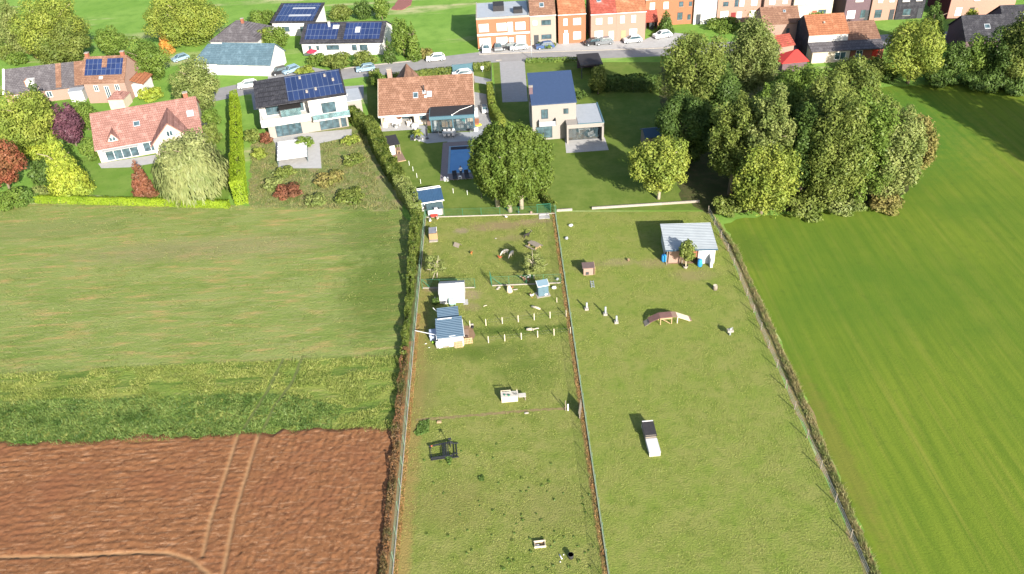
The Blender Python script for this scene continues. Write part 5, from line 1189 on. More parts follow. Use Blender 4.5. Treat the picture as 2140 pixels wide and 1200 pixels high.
mesh_fence('long green wire fence along the right side of the paddocks', (XR, 37.5), (XR, 98.6), 1.45, m='fence_pale', wire=.007, vstep=.2)
uf0, uf1 = Pxy(890, 455), Pxy(1162, 447)
mesh_fence('wire fence on a pale concrete base across the end of the pool garden', uf0, uf1, 1.25, 2.5, wire=.008)
mf0, mf1, mf2, mf3 = Pxy(883, 603), Pxy(993, 602), Pxy(1028, 598), Pxy(1172, 592)
mesh_fence('short wire fence behind the white plastic shed', mf0, mf1, 1.35, 2.4, braces=((.1, .9),))
mesh_fence('wire fence with slanting brace between the goats and the wooden posts', mf2, mf3, 1.35, 2.4, braces=((.1, 1.2),))
gt = thing('garden_gate', 'open green metal gate frame in the cross fence', 'gate', (*mf2, 0), R_(98))
gt_f = MB().box(0, 1.3, -.02, .02, .1, .14).box(0, 1.3, -.02, .02, 1.35, 1.39).box(0, .04, -.02, .02, .14, 1.35).box(1.26, 1.3, -.02, .02, .14, 1.35); gt_f.build('gate_frame', M['green_metal'], gt)
gw2 = MB(); [gw2.bar((.04 + .1 * i, 0, .14), (.04 + .1 * i, 0, 1.35), .012) for i in range(12)]; gw2.build('gate_mesh', M['green_metal'], gt)
g2 = thing('garden_gate', 'green framed gate at the right end of the pool garden fence', 'gate', (*Pxy(1122, 447), 0), R_(1))
MB().box(0, .05, -.03, .03, 0, 1.5).box(1.85, 1.9, -.03, .03, 0, 1.5).box(.05, 1.85, -.03, .03, 1.44, 1.5).build('gate_frame', M['green_metal'], g2)
gw3 = MB(); [gw3.bar((.1 + .1 * i, 0, .1), (.1 + .1 * i, 0, 1.44), .012) for i in range(18)]; gw3.build('gate_mesh', M['green_metal'], g2)
MB().box(0, 1.45, -.9, .0, 0, .06).box(.05, 1.4, 0, .35, .06, .16).build('stepping_slab', M['palepaver'], None); so2 = bpy.data.objects['stepping_slab']; so2.location = (*Pxy(1126, 451), .005); tag(so2, 'pale stone slab step in front of the green framed gate', 'slab')
sf = mesh_fence('black fence panel beside the short clipped hedge', Pxy(1027, 150), Pxy(1027, 178), 1.5, 2.0, False, 'dframe', .03)
rt = thing('boundary_fence', 'old post and wire fence in the dry grass strip on the right', 'fence', (*Pxy(1480, 445), 0))
pts = [Vector((*Pxy(*q), 0)) - rt.location for q in ((1480, 445), (1521, 525), (1590, 690), (1660, 856), (1745, 1050), (1812, 1205))]
for a, b in zip(pts[:-1], pts[1:]):
    k = int((b - a).length / 3)
    for i in range(k): q = a.lerp(b, i / k); MB().tube([q, q + Vector((0, 0, 1.1))], .05, 6).build('post', M['oldwood'], rt)
wv = MB()
for a, b in zip(pts[:-1], pts[1:]):
    for z in (.3, .6, .9): wv.bar(a + Vector((0, 0, z)), b + Vector((0, 0, z)), .015)
wv.build('wire', M['zinc'], rt)
# wooden posts in two rows
def stake(q, hh, lb, grp, r=.06, m='cream_wood', tape=False):
    t = thing('wooden_post', lb, 'post', P(*q), 0, grp)
    MB().tube([(0, 0, 0), (0, 0, hh)], [r, r * .95], 8).build('shaft', M[m], t); MB().tube([(0, 0, hh), (0, 0, hh + .03)], [r * .95, r * .5], 8).build('point', M[m], t); return t
z5 = lambda x, y: (850 + x / 5.944, 570 + y / 5.944)
rowA = [(985, 657), (1188, 635), (1386, 612), (1584, 588), (1781, 565), (1979, 545)]
rowB = [(1016, 872), (1219, 850), (1424, 829), (1627, 803), (1830, 779), (2032, 758)]
for i, q in enumerate(rowA): stake(z5(*q), .92, 'pale wooden post in the upper of two post rows across the paddock', 'upper row of pale wooden posts')
for i, q in enumerate(rowB): stake(z5(*q), .92, 'pale wooden post in the lower of two post rows across the paddock', 'lower row of pale wooden posts')
stake(z5(788, 680), .95, 'wooden post at the corner of the brown boarded ramp', None, .06)
stake(z5(1865, 370), .7, 'short pale post right of the blue cabinet shed', None, .045)
for row, nm in ((rowA, 'upper'), (rowB, 'lower')):
    qs = [P(*z5(*q)) for q in row]; wv = MB(); o = qs[0]
    for a, b in zip(qs[:-1], qs[1:]):
        for z in (.45, .82): wv.bar(a - o + Vector((0, 0, z)), b - o + Vector((0, 0, z)), .008)
    wo = wv.build('fence_wire', M['wire']); wo.location = o; tag(wo, 'thin wires strung along the %s row of wooden posts' % nm, 'wire')
z2k = lambda x, y: (780 + x / 5.35, 260 + y / 5.35)
qs = [(404, 460), (447, 523), (490, 597), (532, 664)]
for q in qs: stake(z2k(*q), .75, 'thin white stake in the line on the pool lawn', 'white stakes on the pool lawn', .03, 'frame')
for q in ((896, 770), (1053, 790)): stake(z2k(*q), .75, 'thin white stake left of the three big trees', 'white stakes by the big trees', .03, 'frame')
stake(z2k(1213, 830), .8, 'thin dark stake left of the three big trees', None, .03, 'oldwood')
stake((1182, 858), 1.35, 'tall pale stake beside the leaning wooden gate', None, .05, 'oldwood')
stake((1187, 858), .85, 'short white stake next to the tall pale stake', None, .07, 'frame')

# ------------------------------------------------------------------ sheds
def corr_roof(x0, x1, y0, y1, z0, z1, pitch=.2, amp=.045, along='x'):
    """trapezoid ribbed sheet; ribs run along x when along == 'x'"""
    mb = MB(); n = int(round((y1 - y0 if along == 'x' else x1 - x0) / (pitch / 4))); prof = [0, 0, amp, amp]
    rows = []
    for i in range(n + 1):
        f = i / n; h_ = prof[i % 4]
        if along == 'x': y = y0 + (y1 - y0) * f; z = z0 + (z1 - z0) * f + h_; rows.append(((x0, y, z), (x1, y, z)))
        else: x = x0 + (x1 - x0) * f; rows.append(((x, y0, z0 + h_), (x, y1, z1 + h_)))
    for a, b in zip(rows[:-1], rows[1:]): mb.poly([a[0], a[1], b[1], b[0]])
    b = len(mb.v); first, last = rows[0], rows[-1]
    return mb
s1 = Bld('animal_stable', 'white boarded animal stable under a ribbed blue grey roof', 'stable', -8.45, 71.5, 5.1)
s1.walls(2.7, 2.7, 1.42, 2.0, M['plastic_white'], ridge=.98)
corr_roof(-.14, 2.84, -.15, 2.75, 1.45, 2.08, .24, .055).build('roof', M['steel'], s1.e)
s1.part('rear_wall', M['plastic_white'], (.22, 2.5, 2.72, 4.3, 0, 1.78))
corr_roof(.12, 2.55, 2.72, 4.5, 1.80, 2.12, .24, .055).build('rear_roof', M['steel'], s1.e)
s1.part('roof_edge', M['frame'], (-.2, -.145, -.17, 2.78, 1.38, 1.5), (2.845, 2.9, -.17, 2.78, 1.38, 1.5)).location = (0, 0, .02)
s1.part('ridge_lath', M['frame'], (.1, 1.7, 2.5, 2.62, 2.07, 2.11)); s1.part('eave_lath', M['frame'], (1.2, 1.9, -.02, .05, 1.52, 1.55)); s1.part('corner_board', M['frame'], (-.03, .06, -.03, .06, 0, 1.4), (2.64, 2.73, -.03, .06, 0, 1.4))
s1.part('dirt_stain_board', M['oldwood'], (.35, 1.1, -.03, -.004, .05, .22))
pl = thing('pipe', 'white drain pipe reaching from the left fence to the stable roof', 'pipe', P(868, 696))
e1 = s1.e.matrix_basis @ Vector((-.1, .75, 1.3)) - pl.location; MB().tube([(0, 0, .35), e1], .055, 8).build('tube', M['frame'], pl)
MB().tube([(0, 0, 0), (0, 0, .34)], .03, 6).build('support', M['oldwood'], pl)
pl2 = tag(MB().bar((0, 0, 0), (-.45, .6, .1), .06).build('batten', M['frame']), 'white batten sticking out behind the stable roof', 'batten'); pl2.location = s1.e.matrix_basis @ Vector((.1, 4.45, 1.75))
def pallet(lb, q, rz, tilt, s=1.0):
    t = thing('wooden_pallet', lb, 'pallet', P(*q), R_(rz)); t.rotation_euler = (R_(tilt), 0, R_(rz))
    for i in range(6): MB().box(i * .17, i * .17 + .10, 0, .022, 0, .8 * s).build('slat', M['wood'], t)
    for z in (.06, .36, .66): MB().box(-.02, .98, .022, .09, z * s, z * s + .09).build('rail', M['wood'], t)
    return t
pallet('light wooden pallet leaning on the white stable wall', (950.5, 728), 4, -8)
pallet('light wooden pallet standing as a gate beside the stable', (970, 720), 6, -4)
dr = thing('milk_churn', 'slim white drum at the left corner of the stable', 'drum', P(914.5, 726))
MB().tube([(0, 0, 0), (0, 0, .62), (0, 0, .75), (0, 0, .85)], [.2, .2, .13, .13], 12).build('body', M['plastic_white'], dr, True); MB().tube([(0, 0, .85), (0, 0, .9)], [.16, .16], 12).build('lid', M['zinc'], dr, True)
kn = Bld('plastic_tank', 'blue grey plastic tank between the left fence and the stable', 'tank', *Pxy(899, 714), 4)
kn.part('body', mat('blue_grey_plastic', (.26, .31, .41), (.22, .265, .36), 2, .5), (0, .85, 0, 1.2, 0, .7), bevel=.08); kn.part('lid', mat('blue_grey_plastic_lid', (.32, .37, .46), (.27, .32, .41), 2, .5), (-.04, .89, -.04, 1.24, .7, .8), bevel=.03)
bk = thing('bucket', 'lime green bucket beside the blue grey tank', 'bucket', P(905.5, 717)); MB().tube([(0, 0, 0), (0, 0, .26)], [.11, .15], 12).build('body', mat('lime_plastic', (.25, .45, .05), (.2, .38, .04), 3, .5), bk, True); MB().tube([(-.14, 0, .25), (0, 0, .38), (.14, 0, .25)], .008, 4).build('handle', M['zinc'], bk)
rp = Bld('boarded_ramp', 'brown boarded ramp at the right door of the stable', 'ramp', *Pxy(967, 706), 5)
rp.part('boards', M['deck'], *[(0, .75, i * .18, i * .18 + .165, .03, .08) for i in range(8)]); rp.part('rail', M['deck'], (.05, .12, 0, 1.44, 0, .03), (.6, .67, 0, 1.44, 0, .03))
sheet('dirt', px((964, 712), (966, 680), (985, 682), (993, 700), (990, 708), (975, 714)), .014, mat('trampled_dirt', (.20, .13, .08), (.15, .095, .055), 2, .95, bmp=.6, bscale=6), .06, 4)
fd = thing('feed_bowl', 'black feed bowl beside the corner post', 'bowl', P(987, 685)); MB().tube([(0, 0, 0), (0, 0, .16), (0, 0, .06)], [.17, .22, .15], 12).build('body', M['rubber'], fd, True)
fs = tag(MB().blob((0, 0, .1), (.2, .15, .12), 9, 6, 3, .12).build('stone', M['conc']), 'pale stone beside the black feed bowl', 'stone'); fs.location = P(986.5, 680)

s2 = Bld('plastic_shed', 'white plastic shed with pale grey panelled roof', 'shed', -8.68, 79.72, -1.3)
s2.walls(2.95, 2.4, 1.45, 2.0, M['plastic_white']); s2.roof(mat('translucent_roof', (.31, .315, .335), (.27, .275, .295), 1, .5), .08, .05, .06)
s2.onroof('roof_panel', M['frame'], 1.9, 2.95, .02, .98, .02); s2.part('back_roof_panel', M['greycloth'], (.7, 2.6, 1.5, 1.52, 1.86, 1.87))
s2.part('wall_rib', M['frame'], *[(x, x + .05, -.02, 0, .05, 1.4) for x in (.05, .75, 1.45, 2.2, 2.85)]); s2.door(1.0, .8, 1.3, M['frame']); s2.part('corner_trim', M['zinc'], (2.3, 2.9, -.03, -.021, .2, 1.2))
fl2 = tag(MB().box(0, .55, 0, .5, 0, .05).box(.05, .6, -.5, -.02, 0, .05).build('paving_slab', M['palepaver']), 'pale pinkish slabs beside the white plastic shed', 'slab'); fl2.location = P(968, 632)
wb = Bld('wheeled_bin', 'pale green lidded cart in front of the white plastic shed', 'cart', *Pxy(940, 640), -2)
wb.part('body', mat('pale_green_plastic', (.20, .33, .29), (.17, .29, .25), 2, .5), (0, .72, 0, .16, .1, .62), bevel=.03); MB().frame((-.04, -.22, .46), (.80, 0, 0), (0, .42, .50), (0, -.03, .035)).build('lid', mat('pale_green_lid', (.25, .38, .33), (.215, .335, .29), 2, .5), wb.e)
for x in (.05, .6): MB().tube([(x - .04, -.06, .12), (x + .04, -.06, .12)], .12, 10).build('wheel', M['rubber'], wb.e)
cr = Bld('crate', 'grey plastic crate beside the door of the white plastic shed', 'crate', *Pxy(926, 636), 0); cr.part('side', M['greycloth'], (0, .7, 0, .03, 0, .35), (0, .7, .45, .48, 0, .35), (0, .03, .03, .45, 0, .35), (.67, .7, .03, .45, 0, .35), (.03, .67, .03, .45, 0, .03))
nb_ = bush('bush', 'dark green shrub between the white plastic shed and the stable', (912, 636), 16, .9, 'dark', .09, 900, 5)
tr_ = tag(MB().tube([(0, 0, 0), (.02, .02, .75)], .035, 6).build('cane', M['frame']), 'white cane standing in the dark green shrub', 'cane'); tr_.location = P(910, 632)

s3 = Bld('metal_cabinet', 'narrow blue metal cabinet shed on a pale slab', 'shed', 3.1, 79.85, 12)
s3.part('slab', M['conc'], (-.2, 1.45, -.22, 1.0, 0, .06)); bl_ = mat('light_blue_sheet', (.085, .14, .175), (.072, .12, .155), 1.5, .45, .3)
MB().prism([(0, .06), (.8, .06), (.8, 1.72), (0, 1.50)], 0, 1.24).build('body', bl_, s3.e)
MB().frame((-.06, -.08, 1.51), (1.36, 0, 0), (0, .96, .26), (0, 0, .05)).build('roof', mat('pale_blue_roof', (.15, .22, .27), (.13, .195, .24), 1.5, .4, .3), s3.e)
MB().frame((-.09, -.11, 1.52), (1.42, 0, 0), (0, .03, 0), (0, 0, .08)).frame((-.09, -.08, 1.52), (.03, 0, 0), (0, .96, .26), (0, 0, .08)).frame((1.30, -.08, 1.52), (.03, 0, 0), (0, .96, .26), (0, 0, .08)).build('roof_trim', M['frame'], s3.e)
s3.part('door', bl_, (.1, .6, -.015, -.001, .12, 1.42), (.63, 1.13, -.015, -.001, .12, 1.42)); s3.part('handle', M['dframe'], (.66, .7, -.05, -.015, .7, .82)); s3.part('vent', M['frame'], (.78, 1.1, -.03, -.015, .14, .3))

s4 = Bld('garden_house', 'white garden house with ribbed royal blue roof and dark lean-to', 'garden house', -12.55, 101.3, 10.5)
s4.walls(3.6, 3.4, 1.55, 2.2, M['plastic_white'], ridge=.6)
corr_roof(-.2, 3.8, -.35, 2.06, 1.50, 2.24, .22, .03, 'y').build('roof', M['steel_royal'], s4.e); corr_roof(-.2, 3.8, 2.06, 3.7, 2.24, 1.55, .22, .03, 'y').build('back_roof', mat('dull_blue_sheet', (.08, .12, .19), (.07, .105, .165), 1.5, .45, .4), s4.e)
s4.part('ridge_cap', M['frame'], (-.22, 3.82, 2.0, 2.12, 2.26, 2.31)); s4.part('fascia', M['frame'], (-.22, 3.82, -.42, -.37, 1.42, 1.56)); s4.part('back_fascia', M['frame'], (-.22, 3.82, 3.72, 3.77, 1.48, 1.62))
s4.part('lean_to_wall', M['plastic_white'], (1.3, 3.3, -1.7, -1.64, 0, 1.0), (1.3, 1.36, -1.64, -.02, 0, 1.1)); s4.part('lean_to_post', M['oldwood'], (3.3, 3.38, -1.7, -1.62, 0, 1.05), (3.5, 3.56, -.9, -.84, 0, 1.2))
corr_roof(1.2, 3.5, -1.85, -.05, 1.05, 1.32, .2, .03, 'y').build('lean_to_roof', M['steel_dark'], s4.e); s4.win('F', .3, .6, .8, .7, M['frame'], M['glass'])
rb = thing('wheelbarrow', 'red wheelbarrow tub at the foot of the garden house lean-to', 'wheelbarrow', P(908, 455)); MB().prism([(-.35, .22), (.35, .22), (.5, .45), (-.5, .45)], -.2, .2, 'y').build('tub', M['red'], rb); MB().tube([(-.55, -.03, .18), (-.55, .03, .18)], .18, 10).build('wheel', M['rubber'], rb); MB().bar((-.55, -.15, .18), (.9, -.22, .4), .035).bar((-.55, .15, .18), (.9, .22, .4), .035).build('handles', M['steel'], rb)
wbx = Bld('white_box', 'white box on the lean-to roof of the garden house', 'box', *Pxy(908, 441, 1.2), 10); wbx.e.location.z = 1.33; wbx.part('box', M['plastic_white'], (0, .45, 0, .4, 0, .2), bevel=.02); wbx.part('lid', M['dframe'], (.45, .7, .05, .35, 0, .16))

s5 = Bld('deck_shed', 'small white shed with dark felt roof and timber deck in front', 'shed', -18.4, 118.9, 17)
s5.walls(1.45, 2.4, 1.75, 2.0, M['plastic_white'], ridge=.98); MB().frame((-.2, -.25, 1.74), (2.5, 0, 0), (0, 2.9, .35), (0, 0, .09)).build('roof', M['bitumen'], s5.e)
s5.part('post', M['oldwood'], (2.2, 2.27, -.15, -.08, 0, 1.72), (2.2, 2.27, 2.3, 2.37, 0, 2.0)); s5.part('deck_boards', M['deck'], *[(-.3 + i * .2, -.3 + i * .2 + .185, -2.6, 2.2 if i > 8 else -.05, .06, .1) for i in range(14)]); s5.part('deck_edge', M['wood'], (-.3, 2.5, -2.68, -2.61, 0, .11))
s5.door(.4, .7, 1.6, M['frame'])
tb = thing('garden_table', 'small pale wooden table on the deck of the dark roofed shed', 'table', P(834, 322)); MB().box(-.3, .3, -.25, .25, .42, .46).build('table_top', M['wood'], tb); MB().box(-.27, -.22, -.22, -.17, 0, .42).box(.22, .27, -.22, -.17, 0, .42).box(-.27, -.22, .17, .22, 0, .42).box(.22, .27, .17, .22, 0, .42).build('legs', M['wood'], tb); tb.location.z = .1
cc_ = thing('garden_chair', 'brown folding chair on the deck of the dark roofed shed', 'chair', P(826, 322)); MB().box(-.22, .22, -.2, .2, .38, .41).build('seat', M['deck'], cc_); MB().frame((-.22, .18, .41), (.44, 0, 0), (0, .12, .42), (0, .03, 0)).build('backrest', M['deck'], cc_); MB().bar((-.2, -.18, 0), (-.2, .18, .38), .03).bar((.2, -.18, 0), (.2, .18, .38), .03).bar((-.2, .18, 0), (-.2, -.18, .38), .03).bar((.2, .18, 0), (.2, -.18, .38), .03).build('legs', M['black'], cc_); cc_.location.z = .1
wp = thing('white_pot', 'white round pot behind the dark roofed shed', 'pot', P(796, 299)); MB().tube([(0, 0, 0), (0, 0, .3), (0, 0, .55), (0, 0, .62)], [.22, .36, .34, .26], 14).build('body', M['plastic_white'], wp, True); MB().blob((0, 0, .62), (.26, .26, .12), 12, 5).build('lid', M['plastic_white'], wp, True)

# white roofed stable of the neighbour
s6 = Bld('field_stable', 'white walled field stable with pale sheet metal roof', 'stable', *Pxy(1392, 553), -3.5)
s6.part('wall', M['plastic_white'], (3.9, 5.9, 0, .08, 0, 2.3), (0, .08, 1.6, 5.2, 0, 2.4), (5.82, 5.9, .08, 5.2, 0, 2.3), (0.08, 5.82, 5.1, 5.2, 0, 2.3)); s6.part('board_wall', M['pinkwall'], (.3, 1.7, .3, .38, 0, 2.1)); s6.part('door', M['brick'], (3.0, 3.85, .15, .2, .9, 2.1)); s6.part('post', M['oldwood'], (.0, .1, .0, .1, 0, 2.3), (1.9, 2.0, .0, .1, 0, 2.3), (3.8, 3.9, .0, .1, 0, 2.3)); s6.part('rear_floor', M['soil'], (.1, 5.8, .1, 5.1, .012, .03)); s6.part('partition', M['dframe'], (1.7, 3.8, 2.6, 2.7, 0, 2.2))
corr_roof(-.25, 6.1, -.35, 5.4, 2.34, 2.55, .35, .03, 'x').build('roof', M['galv'], s6.e); s6.part('roof_edge', M['steel'], (-.25, 6.1, -.42, -.36, 2.22, 2.4))
for lb, q in (('blue barrel under the right half of the white roofed stable', (1462, 556)), ('blue barrel at the left corner of the white roofed stable', (1387, 546))):
    t = thing('barrel', lb, 'barrel', P(*q)); MB().tube([(0, 0, 0), (0, 0, .1), (0, 0, .45), (0, 0, .85), (0, 0, .95)], [.27, .3, .32, .3, .27], 14).build('body', M['plastic_blue'], t, True); MB().tube([(0, 0, .3), (0, 0, .34)], [.33, .33], 14).tube([(0, 0, .6), (0, 0, .64)], [.33, .33], 14).build('hoops', M['plastic_blue'], t)
tag(MB().prism([(0, 0), (1.6, 0), (1.6, .3), (.8, 1.5), (0, 1.2)], 0, .3).build('feed_sacks', M['plastic_white']), 'pile of white feed sacks at the right end of the white roofed stable', 'sacks').location = P(1484, 560)
pot_ = thing('flower_pot', 'pale pot under the small round tree by the stable', 'pot', P(1432, 560)); MB().tube([(0, 0, 0), (0, 0, .4)], [.25, .33], 12).build('body', M['conc'], pot_, True); MB().tube([(0, 0, .36), (0, 0, .4)], [.35, .35], 12).build('rim', M['conc'], pot_)

# chicken coop, hutches, bridge and other paddock furniture
c1 = Bld('chicken_coop', 'orange wooden hutch with open grey lid by the left fence', 'hutch', *Pxy(898, 507), 2)
c1.part('box', mat('orange_plywood', (.30, .185, .095), (.26, .16, .08), 2, .8), (0, 1.0, .55, 1.5, 0, .95)); c1.part('front_panel', mat('orange_plywood', ()), (-.03, 1.03, .5, .55, .1, 1.0)); c1.part('base', M['conc'], (-.05, 1.08, 0, .5, 0, .12)); c1.part('side_board', M['wood'], (1.0, 1.06, .5, 1.55, 0, 1.15))
MB().frame((-.02, .62, 1.0), (1.04, 0, 0), (0, 1.0, .3), (0, 0, .03)).build('lid', mat('slate_felt', (.13, .14, .165), (.09, .095, .115), 2, .8), c1.e); c1.part('lid_edge', M['frame'], (.98, 1.04, .6, 1.6, 1.31, 1.36)); MB().bar((.3, .7, 1.02), (.36, 1.5, 1.28), .03).build('strut', M['dframe'], c1.e)
a1 = thing('shelter', 'small grey wooden ridge shelter lying in the grass', 'shelter', P(956, 514), R_(-38)); MB().frame((-.45, -.35, 0), (.9, 0, 0), (0, .36, .42), (0, -.02, .03)).build('board', M['oldwood'], a1); MB().frame((-.45, .40, 0), (.9, 0, 0), (0, -.36, .42), (0, .02, .03)).build('board', M['oldwood'], a1)
h1 = thing('picnic_table', 'weathered wooden picnic table with attached benches', 'picnic table', P(1116.5, 519), R_(-47))
for i in range(5): MB().box(-.85, .85, -.36 + i * .146, -.36 + i * .146 + .138, .68, .72).build('table_board', M['oldwood'], h1)
for y in (-.80, .58): MB().box(-.85, .85, y, y + .22, .40, .44).build('bench', M['oldwood'], h1)
for x in (-.62, .62):
    MB().bar((x, -.62, 0), (x, -.2, .68), .07).bar((x, .62, 0), (x, .2, .68), .07).box(x - .035, x + .035, -.72, .72, .33, .39).build('a_frame', M['wood'], h1)
k1 = Bld('play_kitchen', 'cream wooden play kitchen with a grey worktop and side table', 'play kitchen', *Pxy(1049, 842), 2)
k1.part('cabinet', M['cream_wood'], (0, 1.65, 0, .75, 0, .72)); k1.part('front_panel', M['cream_wood'], (-.02, 1.6, -.03, -.002, .03, .70)); k1.part('worktop', mat('pale_grey_board', (.42, .40, .35), (.37, .35, .31), 2, .8), (-.05, 1.72, -.05, .8, .72, .76)); k1.part('side_shelf', mat('pale_grey_board', ()), (1.74, 2.5, .05, .62, .50, .54)); k1.part('leg', M['oldwood'], (2.38, 2.46, .08, .16, 0, .5)); k1.part('leg', M['oldwood'], (2.38, 2.46, .5, .58, 0, .5)); k1.part('back_rail', M['cream_wood'], (-.03, .03, .72, .78, .76, 1.0), (.9, .96, .72, .78, .76, 1.0), (1.6, 1.66, .72, .78, .76, 1.0), (.03, .9, .74, .77, .92, .98))
for lb, nm, ux, uy, mm, sz in (('small dark green pot on the play kitchen worktop', 'toy_pot', .32, .3, 'green_metal', .09), ('dark green tray on the play kitchen worktop', 'toy_tray', .75, .18, 'green_metal', .11)):
    t = thing(nm, lb, 'toy', k1.e.matrix_basis @ Vector((ux, uy, .76))); MB().tube([(0, 0, 0), (0, 0, .1)], [sz, sz * 1.15], 10).build('body', M[mm], t, True); MB().bar((sz, 0, .07), (sz + .14, 0, .09), .02).build('handle', M['black'], t)
t = thing('toy_tongs', 'black tongs lying open on the play kitchen worktop', 'toy', k1.e.matrix_basis @ Vector((1.1, .3, .765))); MB().bar((0, .3, .02), (.18, 0, .02), .035).build('arm', M['black'], t); MB().bar((.14, .3, .02), (.28, .02, .02), .03).build('arm', M['black'], t)
t = thing('toy_wire', 'dark wire bundle at the right end of the worktop', 'toy', k1.e.matrix_basis @ Vector((1.5, .2, .765))); MB().tube([(.12 * math.cos(i * .7), .12 * math.sin(i * .7), .03 + .01 * i) for i in range(12)], .012, 5).build('coil', M['black'], t); MB().tube([(0, .1, .03), (.1, .35, .2)], .012, 5).build('end', M['black'], t)
gp = Bld('wooden_gate', 'grey wooden gate panel propped open against the right fence', 'gate', *Pxy(1212, 877), 78)
for i in range(9): MB().box(i * .2, i * .2 + .185, -.02, .02, .06, 1.15).build('board', M['oldwood'], gp.e)
gp.part('rail', M['oldwood'], (-.02, 1.8, .02, .06, .25, .35), (-.02, 1.8, .02, .06, .85, .95)); gp.e.rotation_euler = (R_(-6), 0, R_(78))
tp = px((868, 880), (930, 876), (1000, 870), (1060, 864), (1120, 860), (1182, 856)); tq = [(x, y + .32) for x, y in tp]
tr2 = sheet('trench', wobble(tp + tq[::-1], .3, .09, 5), .013, mat('bare_trench', (.20, .15, .075), (.14, .115, .045), 3, .95, bmp=.8, bscale=8))
for i, (lb, q, r) in enumerate((('pale stone at the middle of the bare line in the grass', (1100, 864), .16), ('brown brick lying left of the bare line in the grass', (918, 883), .2))):
    o = tag((MB().blob((0, 0, r * .3), (r * 1.6, r * .7, r * .5), 8, 5, i, .15) if i == 0 else MB().box(-.22, .22, -.12, .12, 0, .14)).build('stone' if i == 0 else 'brick', M['conc'] if i == 0 else M['wood']), lb, 'stone' if i == 0 else 'brick'); o.location = P(*q)
# black timber frame
bf = thing('timber_frame', 'low black timber climbing frame with slatted platform', 'climbing frame', P(901, 962), R_(4))
MB().bar((0, 0, .28), (2.15, 0, .34), .13).build('beam', M['black'], bf); MB().bar((.05, -.16, .22), (2.0, -.14, .26), .09).build('beam', M['black'], bf); MB().bar((-.15, 1.55, .28), (2.15, 1.75, .36), .12).build('beam', M['black'], bf); MB().bar((.05, .06, .2), (.0, 1.55, .2), .06).build('cross_bar', M['black'], bf)
for x in (1.2, 1.36, 1.52, 1.68): MB().bar((x, .06, .36), (x, 1.66, .40), .09, .05).build('slat', M['black'], bf)
for x in (2.25, 2.5): MB().bar((x, -.1, .1), (x, 1.75, .1), .07).build('ground_bar', M['black'], bf)
MB().bar((2.0, 1.72, .2), (2.7, 1.72, .1), .08).bar((1.9, -.1, .12), (2.65, -.05, .12), .08).bar((2.0, .35, .12), (2.6, .4, .12), .06).build('side_bar', M['black'], bf)
for x, y in ((.05, 0), (1.9, 0), (1.9, 1.7), (0, 1.55)): MB().box(x - .06, x + .06, y - .06, y + .06, 0, .28).build('foot', M['black'], bf)
MB().bar((1.95, 1.3, .05), (2.0, 1.35, 1.3), .05).build('upright', M['black'], bf); MB().box(1.8, 2.1, 1.28, 1.4, 1.15, 1.3).build('head_board', M['black'], bf); MB().blob((.12, 1.5, .36), (.09, .07, .06), 8, 6).build('orange_cap', mat('orange_plastic', (.5, .12, .05), (.42, .1, .04), 3, .6), bf, True)
# near objects
pb_ = Bld('planter_box', 'open cream wooden planter box in the near grass', 'planter', *Pxy(1118, 1146), 3)
pb_.part('front_board', M['cream_wood'], (-.04, .96, -.03, .03, 0, .22)); pb_.part('back_board', M['cream_wood'], (-.04, .96, .52, .57, 0, .26)); pb_.part('side_board', M['cream_wood'], (-.0, .05, .03, .52, 0, .24), (.87, .92, .03, .52, 0, .24)); pb_.part('bottom', M['soil'], (.05, .87, .03, .52, 0, .03))
tag(MB().blob((0, 0, .05), (.17, .09, .07), 9, 5, 2, .2).build('stone', M['plastic_white']), 'white stone inside the cream planter box', 'stone').location = pb_.e.matrix_basis @ Vector((.26, .22, .03))
bt = thing('bucket', 'tall black bucket standing in the near grass', 'bucket', P(1193, 1166)); MB().tube([(0, 0, 0), (0, 0, .46), (0, 0, .46), (0, 0, .06)], [.20, .25, .225, .18], 18).build('body', M['rubber'], bt, True); MB().tube([(.24 * math.cos(a), .24 * math.sin(a), .45) for a in [i * PI / 8 for i in range(17)]], .014, 5).build('rim', M['dframe'], bt)
pp = thing('pipe', 'short white pipe piece lying left of the black bucket', 'pipe', P(1171.5, 1164), R_(112)); MB().tube([(-.22, 0, .055), (.22, 0, .055)], .055, 10).build('tube', M['plastic_white'], pp, True); MB().tube([(-.26, 0, .055), (-.2, 0, .055)], .07, 10).build('collar', M['frame'], pp, True)
for lb, q in (('small white lump between pipe and black bucket', (1178, 1160)), ('small dark and white stone below the white pipe', (1171, 1175))):
    tag(MB().blob((0, 0, .05), (.06, .07, .05), 8, 5, 7, .15).build('stone', M['plastic_white']), lb, 'stone').location = P(*q)
